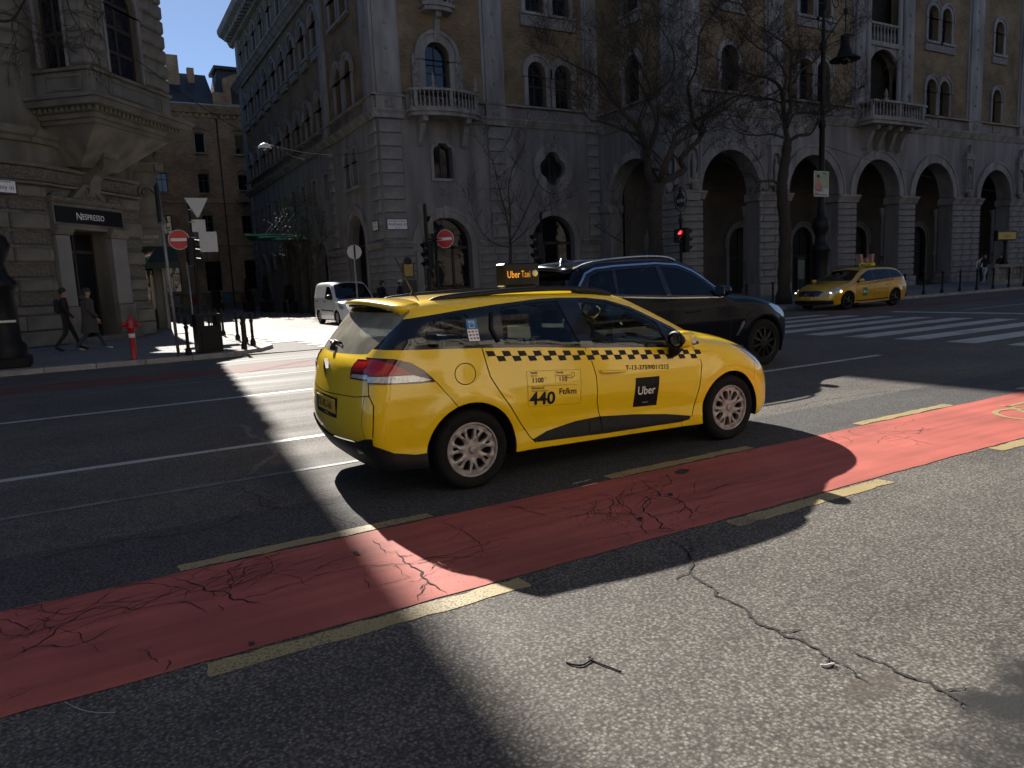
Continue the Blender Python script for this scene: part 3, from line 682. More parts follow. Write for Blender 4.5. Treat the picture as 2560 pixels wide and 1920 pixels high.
    m.add([q for s_ in sec for q in s_], [(i*k+j, i*k+(j+1) % k, (i+1)*k+(j+1) % k, (i+1)*k+j) for i in range(len(sec)-1) for j in range(k)]+[tuple(range(k))[::-1], tuple((len(sec)-1)*k+j for j in range(k))], True)
    sp = m.build('roof_spoiler', 'taxi_yellow', t, False); MB().box((-1.845, 0, 1.395), (.03, .36, .018)).build('brake_light', 'lamp_dark', sp, False)
    # roof rails
    for s_ in (-1, 1):
        m = MB(); path = [(-1.50, 1.395, .555), (-1.43, 1.424, .555), (-1.30, 1.442, .555), (-1.0, 1.458, .555), (-.6, 1.466, .555), (-.25, 1.459, .555), (0, 1.438, .555), (.12, 1.415, .555), (.20, 1.39, .552)]
        sp3 = spline([(x, s_*y, z) for x, z, y in path], False, 5); n = len(sp3); secs = []
        for i, (x, y, z) in enumerate(sp3):
            f_ = min(1, min(i, n-1-i)/6); h, w = .014+.012*f_, .010+.013*f_
            zb = z-h
            if x < -1.14 or x > -.17: zb = min(zb, float(sk.solve('top', [(x, y)])[0, 2])-.01)
            secs.append([(x, y-w, zb), (x, y-w*.9, z-h*.2), (x, y-w*.4, z+h*.5), (x, y+w*.4, z+h*.5), (x, y+w*.9, z-h*.2), (x, y+w, zb)])
        k = 6; m.add([q for s2 in secs for q in s2], [(i*k+j, (i+1)*k+j, (i+1)*k+(j+1) % k, i*k+(j+1) % k) for i in range(n-1) for j in range(k)]+[tuple(range(k)), tuple((n-1)*k+j for j in range(k))[::-1]], True)
        m.build('roof_rail', 'black_plastic', t, False)
    # aerial
    MB().lathe([(.028, 0), (.02, .025), (.008, .04)], (-1.37, 0, 1.448), 12).build('aerial_base', 'black_plastic', t, False)
    MB().tube([(-1.37, 0, 1.47), (-1.42, 0, 1.58), (-1.51, 0, 1.77)], [.006, .007, .003], 6).build('aerial', 'black_plastic', t, False)
    # roof sign
    sg = MB().bbox((-.375, .02, 1.585), (.35, .16, .20), .012).build('roof_sign', 'decal_black', t, False)
    MB().box((-.375, .02, 1.468), (.30, .12, .04)).build('sign_foot', 'black_plastic', sg, False)
    fr = ((-.525, -.06, 1.56), (1, 0, 0), (0, -1, 0)); text_on('lettering', 'Uber', .085, fr, 'sign_orange', sg, 'LEFT', .003, .0005, False, .72)
    text_on('lettering', 'Taxi', .085, ((-.385, -.06, 1.56), (1, 0, 0), (0, -1, 0)), 'sign_orange', sg, 'LEFT', .003, -.0008, False, .62)
    MB().lathe([(.001, -.004), (.028, -.004), (.028, 0)], (-.245, -.06, 1.592), 24, 'Y').build('sign_disc', 'sign_cream', sg, False)
    # mirrors
    for s_ in (-1, 1):
        m = MB(); secs = []
        for x, sy, sz, dz in ((.545, .085, .070, 0), (.58, .104, .086, 0), (.63, .104, .086, 0), (.675, .088, .07, 0), (.705, .05, .035, 0)):
            secs.append([(x+.0, s_*(.975+sy*.92*math.copysign(abs(math.cos(a))**.6, math.cos(a))), .985+dz+sz*.86*math.copysign(abs(math.sin(a))**.6, math.sin(a))) for a in np.linspace(0, 2*math.pi, 17)[:-1]])
        k = 16; m.add([q for s2 in secs for q in s2], [(i*k+j, i*k+(j+1) % k, (i+1)*k+(j+1) % k, (i+1)*k+j) for i in range(4) for j in range(k)]+[tuple(4*k+j for j in range(k))], True)
        mo = m.build('wing_mirror', 'taxi_yellow', t, False)
        g = MB().lathe([(.001, 0), (.7, 0), (.95, -.004), (1.0, .012)], (0, 0, 0), 16, 'X').build('mirror_glass', 'mirror_glass', mo, False)
        g.scale = (1, .086, .064); g.location = (.548, s_*.975, .985)
        MB().tube([(.60, s_*.94, .93), (.62, s_*.875, .88), (.64, s_*.80, .865)], [.055, .05, .055], 8).build('mirror_stalk', 'black_plastic', mo, False)
        MB().bbox((.665, s_*1.06, .965), (.06, .02, .035), .006).build('indicator', 'lamp_clear', mo, False)
        g = MB().lathe([(.078, 0), (.10, .0), (.103, .02), (.098, .05)], (0, 0, 0), 16, 'X').build('mirror_rim', 'black_plastic', mo, False)
        g.scale = (1, .93, .72); g.location = (.537, s_*.975, .985)
        # door handle, rear handle in the pillar
        hx = [-.142, -.10, -.03, .05, .094]; q = [(x, zc(x, .776-.072*(x+.142))) for x in hx]; H = sk.solve('side', q, s_)
        path = [(H[i, 0], H[i, 1]+s_*d, H[i, 2]) for i, d in enumerate((.002, .022, .026, .022, .002))]
        MB().tube(spline(path, False, 4), .0145, 8).build('door_handle', 'taxi_yellow', t, False)
        draped_poly(sk, [ell(-.02, zc(0, .768), .05, .038)], 'taxi_yellow', t, 'handle_cup', .001, s_)
        q = Z([(-1.03, 1.30), (-1.065, 1.19), (-1.035, 1.09)]); H = sk.solve('side', q, s_)
        MB().tube([(p[0], p[1]+s_*.006, p[2]) for p in H], .016, 8).build('rear_door_handle', 'black_plastic', t, False)
    # wheels
    for x in (-1.30, 1.295):
        for s_ in (-1, 1): wheel(t, x, s_, .302, .19, .842, spin=0.06 if x < 0 else .3)
    # checker band
    sq = []; n = 31
    xa, xb = -1.154, .93
    for i in range(n):
        x0 = xa+(xb-xa)*i/n*1.0; dx = (xb-xa)/n
        for row in (0, 1):
            if (i+row) % 2 == 0:
                zt = lambda x: zc(x, 1.036-.0815*(x+1.154)); a = x0; hgt = .0385; sh = .30
                z0 = zt(a)-.004-row*hgt; r0 = row*hgt*.45; 
                sq.append([(a+r0+.018, zt(a+dx)-.004-(row+1)*hgt), (a+dx+r0+.018, zt(a+dx)-.004-(row+1)*hgt), (a+dx+r0, zt(a+dx)-.004-row*hgt), (a+r0, zt(a)-.004-row*hgt)])
    zt = lambda x: zc(x, 1.036-.0815*(x+1.154))
    draped_print(sk, [(-1.16, zt(-1.16)), (.93, zt(.93)), (.985, zt(.93)-.092), (-1.12, zt(-1.12)-.088)], 'taxi_yellow', [('decal_black', q) for q in sq], t, 'checker_band', .0025)
    slope = -.071
    draped_text(sk, '440', .135, -.815, zc(-.8, .592), 'decal_black', t, 'fare_lettering', slope, bold=.0035, sx=1.14)
    draped_text(sk, 'Ft/km', .066, -.548, zc(-.55, .642), 'decal_black', t, 'fare_lettering', slope, bold=.0008, sx=1.08)
    draped_text(sk, '1100', .056, -.785, zc(-.78, .757), 'decal_black', t, 'fare_lettering', slope, bold=.0006, sx=.95)
    draped_text(sk, 'Ft', .020, -.668, zc(-.67, .775), 'decal_black', t, 'fare_lettering', slope)
    draped_text(sk, '110', .056, -.543, zc(-.54, .742), 'decal_black', t, 'fare_lettering', slope, bold=.0006, sx=.95)
    draped_text(sk, 'Ft/min', .020, -.462, zc(-.46, .756), 'decal_black', t, 'fare_lettering', slope)
    for x, z, a, b in ((-.79, .826, 'Alapdíj', 'Base fare'), (-.557, .806, 'Percdíj', 'Minute-based fare'), (-.79, .710, 'Kilométerdíj', 'Kilometer-based fare')):
        draped_text(sk, a, .022, x, zc(x, z), 'decal_black', t, 'fare_lettering', slope, bold=.0004); draped_text(sk, b, .017, x, zc(x, z-.021), 'decal_black', t, 'fare_lettering', slope)
    draped_text(sk, 'T-13-3759/011215', .054, .11, zc(.1, .765), 'decal_black', t, 'licence_lettering', slope, bold=.0006, sx=1.13)
    fine = lambda l: strip(l, .003)
    draped_poly(sk, [fine(Z([(-.81, .733), (-.37, .70)])), fine(Z([(-.825, .85), (-.33, .815)])), fine(Z([(-.82, .575), (-.345, .545)])), fine(Z([(-.822, .85), (-.825, .575)])), fine(Z([(-.33, .815), (-.345, .545)])), fine(Z([(-.57, .82), (-.57, .74)]))], 'decal_line', t, 'fare_panel', .002)
    ring = ell(-.405, zc(-.4, .782), .017, .017, 16); draped_poly(sk, [fine(ring+[ring[0]])], 'decal_black', t, 'fare_seal', .0025)
    st = draped_poly(sk, [Z([(.19, .442), (.44, .429), (.461, .679), (.21, .688)])], 'decal_black', t, 'door_sticker', .003)
    draped_text(sk, 'Uber', .098, .226, zc(.2, .545), 'decal_white', st, 'sticker_lettering', -.03, bold=.0008, off=.005, sx=.92)
    draped_poly(sk, [Z([(.285, .468), (.345, .466), (.345, .475), (.285, .477)])], 'decal_grey', st, 'sticker_line', .005)
    # window sticker
    b1 = draped_poly(sk, [Z([(-1.275, 1.112), (-1.186, 1.108), (-1.178, 1.192), (-1.268, 1.195)])], 'decal_white', t, 'card_sticker', .002); b2 = draped_poly(sk, [Z([(-1.268, 1.195), (-1.178, 1.192), (-1.170, 1.266), (-1.258, 1.268)])], 'decal_blue', b1, 'sticker_top', .002)
    draped_text(sk, 'POS', .03, -1.245, zc(-1.24, 1.236), 'decal_white', b1, 'sticker_lettering', -.04, off=.004)
    rg = Z([(-1.243, 1.205), (-1.205, 1.203), (-1.20, 1.25), (-1.238, 1.25)]); draped_poly(sk, [strip(rg+[rg[0]], .004)], 'decal_white', b1, 'sticker_symbol', .004)
    cols = ['decal_blue', 'cap_red', 'decal_grey']
    for i in range(3):
        for j in range(3):
            x, z = -1.262+.028*i, 1.172-.024*j; draped_poly(sk, [Z([(x, z), (x+.018, z-.001), (x+.018, z+.010), (x, z+.011)])], cols[(i+j) % 3], b1, 'card_mark', .004)
    # papers in the rear door window
    pp = draped_poly(sk, [Z([(-.935, 1.118), (-.735, 1.098), (-.715, 1.185), (-.91, 1.21)])], 'paper', t, 'tariff_sheet', -.014)
    for i, s2 in enumerate(('1100  440  110', '1100  880  110')): draped_text(sk, s2, .026, -.86, zc(-.85, 1.092-.026*i), 'decal_white', pp, 'tariff_lettering', -.07, off=-.012)
    draped_poly(sk, [Z([(-.935, 1.116), (-.735, 1.096), (-.722, 1.04), (-.86, 1.052), (-.925, 1.068)])], 'decal_black', pp, 'tariff_foot', -.015)
    draped_poly(sk, [Z([(-.60, 1.20), (-.40, 1.185), (-.40, 1.155), (-.60, 1.17)])], 'paper', t, 'tariff_slip', -.014)
    # badge, plate, wiper, reflector
    P5 = sk.solve('rear', [(0, .93)])[0]
    d = [(0, .075), (.038, 0), (0, -.075), (-.038, 0)]; di = [(0, .035), (.016, 0), (0, -.035), (-.016, 0)]
    m = MB(); m.slab(((P5[0], 0, P5[2]), (0, 1, 0), (-1, 0, 0)), d, [di], -.01, .02); m.build('diamond_badge', 'chrome', t, False)
    pl = MB().bbox((-2.150, 0, .655), (.012, .52, .112), .004).build('number_plate', 'plate_yellow', t, False)
    fr = ((-2.185, .0, .625), (0, -1, 0), (-1, 0, 0)); text_on('plate_lettering', 'TX AC-161', .088, ((-2.156, .018, .625), (0, -1, 0), (-1, 0, 0)), 'decal_black', pl, 'CENTER', .003, .0008, False, .98)
    MB().box((-2.1575, .238, .655), (.003, .04, .105)).build('plate_band', 'decal_blue', pl, False)
    MB().bbox((-2.145, 0, .640), (.012, .54, .16), .004).build('plate_frame', 'black_plastic', pl, False)
    text_on('dealer_lettering', 'RÉSZ AUTÓ', .02, ((-2.152, .0, .577), (0, -1, 0), (-1, 0, 0)), 'decal_white', pl, 'CENTER', .003, 0, False)
    a, b, c_ = [sk.solve('rear', [q])[0] for q in ((0, 1.075), (.06, 1.12), (.36, 1.105))]
    wp = MB(); wp.tube([a+[-.03, 0, 0], b+[-.035, 0, 0], (b+c_)/2+[-.03, 0, .01]], [.022, .015, .009], 8); wp.build('rear_wiper', 'black_plastic', t, False)
    bl_ = [sk.solve('rear', [(y, z)])[0]+[-.012, 0, 0] for y, z in ((-.08, 1.118), (.14, 1.128), (.40, 1.115))]; MB().tube(bl_, .008, 6).build('wiper_blade', 'black_plastic', t, False)
    for s_ in (-1, 1): draped_poly(sk, [[(s_*.66, .365), (s_*.56, .35), (s_*.56, .39), (s_*.66, .405)]], 'lamp_dark', t, 'reflector', .016, view='rear')
    # cabin
    for x in (-.85, .05):
        for y in (-.36, .36):
            m = MB(); m.bbox((x, y, .50), (.5, .5, .22), .05); m.bbox((x-.28, y, .80), (.15, .46, .62), .06); so = m.build('seat', 'seat_cloth', t, False)
            MB().bbox((x-.33, y, 1.19), (.10, .26, .17), .04).build('headrest', 'seat_cloth', so, False)
    m = MB(); m.bbox((.86, 0, .82), (.42, 1.44, .22), .06); m.bbox((.80, .36, .94), (.25, .42, .10), .04); m.build('dashboard', 'dash_top', t, False)
    MB().bbox((1.0, -.25, .955), (.26, .4, .01), .003).build('dash_papers', 'paper', t, False)
    a = np.linspace(0, 2*math.pi, 25); MB().tube([(.50+.06*math.sin(q), .36+.185*math.cos(q), .92+.175*math.sin(q)) for q in a], .014, 6).build('steering_wheel', 'black_plastic', t, False)
    MB().tube([(.50, .36, .92), (.70, .36, .85)], .04, 8).build('steering_column', 'black_plastic', t, False)
    MB().bbox((.60, .02, 1.0), (.02, .10, .17), .008).build('phone_holder', 'gloss_black', t, False)
    MB().bbox((.42, 0, 1.30), (.03, .22, .06), .015).build('rear_view_mirror', 'black_plastic', t, False)
    return t, sk
flat('decal_line', (.42, .26, .02), .5)
taxi_o, taxi_skin = taxi()
# ------------------------------------------------------------------ the other vehicles
def make_W(zk, wk, belt, tumble, arches, tr, tf):
    def W(x, z):
        b = belt(x); low = np.interp(np.minimum(z, zk[-1]), zk, wk)
        w = low-np.clip(z-b, 0, None)*tumble
        for cx, cz, r in arches: w = w+.016*np.exp(-(((x-cx)**2+(z-cz)**2)**.5-r-.04)**2/.006)*(z < zk[-1])
        return w*(1-tr[1]*smoothstep(tr[0], tr[0]-.9, x)-tf[1]*smoothstep(tf[0], tf[0]+.9, x))
    return W
def vehicle(name, loc, rz, label, cat, paint, prof, W, hw, br, bf, k, crown, rear_seam, top_seam, front_seam, arches, sill, dlo, panes, side_regs, screen, rear_regs, front_regs, wheel_spec, glass='black_glass', step=.05, top_regs=(), sills=None):
    t = empty(name, loc, rz, label, cat)
    sk = Skin(prof, W, hw, br, bf, k, crown)
    out = rear_seam+top_seam[1:]+front_seam
    for cx, cz, r in sorted(arches, reverse=True):
        a0 = math.asin((sill-cz)/r); out = out+[(cx+r*math.cos(q), cz+r*math.sin(q)) for q in np.linspace(a0, math.pi-a0, 20)]
    regs = [('surround', dlo)]+[('pane%d' % i, p) for i, p in enumerate(panes)]+[(n, p) for n, p, *_ in side_regs]
    P, N, o = sk.drape('side', out, regs, step)
    body, lining = Part(), Part()
    for mir in (False, True):
        body.add(P, N, o['base'], 0, mir)
        for kx in o:
            if not kx.startswith('pane'): lining.add(P, N, o[kx], -.04, mir)
        Part().add(P, N, o['surround'], -.003, mir).build('window_surround', 'gloss_black', t)
        for i in range(len(panes)): Part().add(P, N, o['pane%d' % i], -.008, mir).build('side_window', glass, t)
        for n, p, nm, mat, off in side_regs:
            if n in o: Part().add(P, N, o[n], off, mir).build(nm, mat, t)
    ts = np.array(resample(top_seam, False, .05)); S3 = sk.solve('side', ts); near = [(a, b) for a, b in zip(S3[:, 0], S3[:, 1])]
    P2, N2, o2 = sk.drape('top', near+[(a, -b) for a, b in near[::-1]], ([('screen', screen)] if screen else [])+[(n, p) for n, p, *_ in top_regs], step*1.2)
    body.add(P2, N2, o2['base']); lining.add(P2, N2, o2['base'], -.04)
    if screen: Part().add(P2, N2, o2['screen'], -.004).build('windscreen', glass if glass != 'car_glass' else 'screen_glass', t)
    for n, p, nm, mat, off in top_regs:
        if n in o2: Part().add(P2, N2, o2[n], off).build(nm, mat, t)
    fs = np.array(resample([tuple(ts[-1])]+front_seam, False, .05)); F3 = sk.solve('side', fs); fn = list(zip(F3[:, 1], F3[:, 2]))
    ex, ye = float(ts[-1][0]), float(abs(S3[-1, 1])); zz = sk.solve('top', np.array([(ex, y) for y in np.linspace(-ye, ye, 17)]))
    f_out = fn+[(-b, c) for b, c in fn[::-1]]+list(zip(zz[::-1, 1][1:-1], zz[::-1, 2][1:-1]))
    P3, N3, o3 = sk.drape('front', f_out, [(n, p) for n, p, *_ in front_regs], step)
    body.add(P3, N3, o3['base'])
    for n, p, nm, mat, off in front_regs:
        if n in o3: Part().add(P3, N3, o3[n], off).build(nm, mat, t)
    rs = np.array(resample(rear_seam, False, .05)); R3 = sk.solve('side', rs); rn = list(zip(R3[:, 1], R3[:, 2]))
    P4, N4, o4 = sk.drape('rear', rn+[(-b, c) for b, c in rn[::-1]], [(n, p) for n, p, *_ in rear_regs], step*1.2)
    body.add(P4, N4, o4['base']); lining.add(P4, N4, o4['base'], -.04)
    for n, p, nm, mat, off in rear_regs:
        if n in o4: Part().add(P4, N4, o4[n], off).build(nm, mat, t)
    # close the tail between the last roof row and the rear patch
    tz = sk.solve('top', np.array([(float(ts[0][0]), y) for y in np.linspace(-abs(S3[0, 1]), abs(S3[0, 1]), 17)])); Nt = sk.grad(tz)
    rr = sk.solve('rear', np.array([(y, rear_seam[-1][1]) for y in np.linspace(-abs(R3[-1, 1]), abs(R3[-1, 1]), 17)])); Nr = sk.grad(rr)
    mid = (tz+rr)/2
    body.add(np.concatenate([tz, rr]), np.concatenate([Nt, Nr]), [(i, i+1, 17+i+1) for i in range(16)]+[(i, 17+i+1, 17+i) for i in range(16)])
    body.build('body', paint, t); lining.build('interior_lining', 'dash_grey', t)
    R, width, yo, style, rim = wheel_spec
    for cx, cz, r in arches:
        for s_ in (-1, 1):
            wheel(t, cx, s_, R, width, yo, ('rubber', 'alloy_dark' if style != 'petal' else 'hubcap', 'blackhole'), style, rim, .2)
            m = MB(); pts = [(cx+r*math.cos(q), cz+r*math.sin(q)) for q in np.linspace(-.4, math.pi+.4, 16)]
            for i in range(15):
                (x0, z0), (x1, z1) = pts[i], pts[i+1]; y0, y1 = s_*(yo-.01), s_*(yo-.36)
                m.add([(x0, y0, z0), (x1, y0, z1), (x1, y1, z1), (x0, y1, z0)], [(0, 1, 2, 3)], True)
            m.add([(x, s_*(yo-.36), z) for x, z in pts], [tuple(range(16))]); m.build('arch_liner', 'blackhole', t, False)
    return t, sk
def simple_mirror(t, x, y, z, s_, mat, sx=.16, sy=.2, sz=.15):
    m = MB(); secs = []
    for f, w in ((0, .85), (.25, 1), (.7, .85), (1, .4)):
        secs.append([(x+sx*f, s_*(y+.5*sy*w*math.copysign(abs(math.cos(a))**.65, math.cos(a))), z+.5*sz*w*math.copysign(abs(math.sin(a))**.65, math.sin(a))) for a in np.linspace(0, 2*math.pi, 13)[:-1]])
    k = 12; m.add([q for s2 in secs for q in s2], [(i*k+j, i*k+(j+1) % k, (i+1)*k+(j+1) % k, (i+1)*k+j) for i in range(3) for j in range(k)]+[tuple(range(k)), tuple(3*k+j for j in range(k))], True)
    mo = m.build('wing_mirror', mat, t, False); MB().tube([(x+sx*.4, s_*(y-.02), z-sz*.3), (x+sx*.5, s_*(y-sy*.8), z-sz*.6)], .03, 6).build('mirror_stalk', 'black_plastic', mo, False); return mo
def gapreg(key, pts, w=.01): return (key, strip(pts, w), 'panel_gap', 'gap_black', -.004)

def suv():
    belt = lambda x: 1.19-.045*x
    W = make_W([.1, .25, .4, .6, .8, 1.0, 1.15], [.90, .955, .965, .99, 1.0, .985, .965], belt, .47, [(-1.487, .38, .42), (1.487, .38, .42)], (-1.5, .06), (1.3, .09))
    prof = [(-2.30, .3), (-2.42, .5), (-2.45, .75), (-2.42, 1.05), (-2.33, 1.22), (-2.16, 1.5), (-2.03, 1.66), (-1.8, 1.745), (-1.2, 1.79), (-.6, 1.795), (-.15, 1.77), (.2, 1.68), (.55, 1.47), (.86, 1.28), (1.05, 1.20), (1.4, 1.175), (1.85, 1.11), (2.2, 1.0), (2.36, .86), (2.41, .65), (2.40, .45), (2.32, .28), (2.2, .22), (0, .2)]
    rear_seam = [(-2.18, .32), (-2.28, .55), (-2.3, .8), (-2.27, 1.05), (-2.2, 1.2), (-2.06, 1.42), (-1.95, 1.56), (-1.88, 1.62)]
    top_seam = [(-1.88, 1.62), (-1.6, 1.68), (-1.2, 1.715), (-.6, 1.73), (-.2, 1.70), (.05, 1.635), (.3, 1.47), (.5, 1.335), (.66, 1.245), (.8, 1.205), (1.1, 1.165), (1.4, 1.115), (1.65, 1.04), (1.8, .97)]
    front_seam = [(1.93, .86), (2.02, .70), (2.03, .5), (1.98, .33), (1.9, .25)]
    dlo = [(-2.04, 1.30), (-1.35, 1.245), (-.51, 1.19), (.42, 1.155), (.56, 1.16), (.62, 1.185), (.49, 1.30), (.35, 1.41), (.12, 1.545), (-.15, 1.645), (-.54, 1.675), (-1.34, 1.655), (-1.69, 1.625), (-1.84, 1.57), (-1.96, 1.45)]
    panes = [[(-1.93, 1.33), (-1.45, 1.29), (-1.40, 1.62), (-1.66, 1.60), (-1.80, 1.55)], [(-1.40, 1.285), (-.55, 1.225), (-.58, 1.65), (-1.34, 1.62)], [(-.44, 1.22), (.40, 1.18), (.50, 1.20), (.42, 1.30), (.30, 1.395), (.08, 1.52), (-.16, 1.61), (-.48, 1.645)]]
    chrome = strip([(-2.06, 1.30), (-1.99, 1.44), (-1.86, 1.585), (-1.69, 1.648), (-1.34, 1.675), (-.54, 1.695), (-.13, 1.662), (.13, 1.56), (.36, 1.42), (.50, 1.31), (.63, 1.19)], .026)
    belts = strip([(-2.04, 1.295), (-1.35, 1.238), (-.51, 1.183), (.42, 1.148), (.58, 1.150)], .018)
    head = [(1.60, .985), (1.72, .985), (1.9, .92), (2.0, .86), (1.98, .76), (1.9, .80), (1.75, .87)]
    sr = [('chrome', chrome, 'window_chrome', 'chrome', .004), ('belts', belts, 'belt_chrome', 'chrome', .004), ('head', head, 'headlight', 'head_clear', .003), gapreg('g1', [(-.51, 1.18), (-.46, .8), (-.44, .4)]), gapreg('g2', [(.62, 1.14), (.72, .8), (.70, .4)]), gapreg('g3', [(-1.35, 1.24), (-1.3, .95), (-1.05, .7), (-.98, .42)]),
          ('vent', [(.84, .535), (.88, .535), (1.02, .72), (1.0, .755), (.96, .745)], 'fender_strip', 'chrome', .006), ('clad', [(-1.0, .2), (1.0, .2), (1.0, .38), (-1.0, .38)], 'sill_cladding', 'black_plastic', .006)]
    screen = [(.18, -.62), (.5, -.68), (.78, -.74), (.95, -.66), (1.05, -.3), (1.07, 0), (1.05, .3), (.95, .66), (.78, .74), (.5, .68), (.18, .62), (.22, 0)]
    rear = [('glass', [(-.9, 1.22), (.9, 1.22), (.9, 1.7), (-.9, 1.7)], 'rear_window', 'black_glass', -.004), ('rl', [(-1.2, .98), (-.55, .98), (-.5, 1.06), (-1.2, 1.12)], 'tail_light', 'lamp_dark', .004), ('rl2', [(1.2, .98), (.55, .98), (.5, 1.06), (1.2, 1.12)], 'tail_light', 'lamp_dark', .004)]
    front = [('g1', [(-.42, .66), (-.04, .66), (-.04, 1.0), (-.36, 1.0)], 'grille', 'gloss_black', .002), ('g2', [(.42, .66), (.04, .66), (.04, 1.0), (.36, 1.0)], 'grille', 'gloss_black', .002), ('h1', [(-.9, .80), (-.45, .80), (-.45, .93), (-.9, .95)], 'headlight', 'head_clear', .002), ('h2', [(.9, .80), (.45, .80), (.45, .93), (.9, .95)], 'headlight', 'head_clear', .002)]
    t, sk = vehicle('suv', (7.83, 9.13, 0), 0, 'glossy black SUV with chrome window trim driving beyond the yellow estate taxi', 'suv', 'suv_black', prof, W, 1.0, .14, (.2, .36), .16, .05, rear_seam, top_seam, front_seam, [(-1.487, .38, .43), (1.487, .38, .43)], .27, dlo, panes, sr, screen, rear, front, (.375, .26, .975, 'ten', .26), 'car_glass_dark')
    # roof rails, fin, spoiler, mirrors, cabin
    for s_ in (-1, 1):
        MB().tube(spline([(-1.98, s_*.66, 1.66), (-1.75, s_*.665, 1.735), (-1.2, s_*.67, 1.785), (-.6, s_*.665, 1.80), (-.25, s_*.655, 1.775), (-.1, s_*.65, 1.73)], False, 4), .017, 6).build('roof_rail', 'chrome', t, False)
        mm = simple_mirror(t, .42, 1.06, 1.245, s_, 'suv_black', .2, .24, .17); g = MB().box((.415, s_*1.06, 1.25), (.006, .19, .115)).build('mirror_glass', 'mirror_glass', mm, False)
    MB().add([(-1.75, -.03, 1.72), (-1.45, -.03, 1.76), (-1.45, .03, 1.76), (-1.75, .03, 1.72), (-1.72, 0, 1.84)], [(0, 1, 4), (1, 2, 4), (2, 3, 4), (3, 0, 4)], True).build('shark_fin', 'gloss_black', t, False)
    m = MB(); secs = []
    for y in np.linspace(-.64, .64, 11):
        u = abs(y)/.64; secs.append([(-1.80, y, 1.745-.05*u*u), (-2.24+.1*u*u, y, 1.70-.06*u*u), (-2.22+.1*u*u, y, 1.66-.06*u*u), (-1.9, y, 1.66-.06*u*u)])
    m.add([q for s2 in secs for q in s2], [(i*4+j, i*4+(j+1) % 4, (i+1)*4+(j+1) % 4, (i+1)*4+j) for i in range(10) for j in range(4)]+[(0, 1, 2, 3), (43, 42, 41, 40)], True); m.build('roof_spoiler', 'suv_black', t, False)
    for x in (-.75, .1):
        for y in (-.42, .42):
            m = MB(); m.bbox((x, y, .72), (.5, .55, .2), .05); m.bbox((x-.28, y, 1.02), (.15, .5, .6), .06); m.bbox((x-.33, y, 1.44), (.1, .28, .18), .04); m.build('seat', 'seat_cloth', t, False)
    MB().bbox((.75, 0, 1.03), (.4, 1.6, .22), .05).build('dashboard', 'dash_grey', t, False)
    MB().bbox((.45, -.62, 1.19), (.36, .02, .12), .005).build('door_card', 'paper', t, False)
    for s_ in (-1, 1): MB().tube([(-.2, s_*.99, .96), (-.05, s_*1.03, .965), (.08, s_*.99, .96)], .014, 6).build('door_handle', 'suv_black', t, False)
    return t
suv()

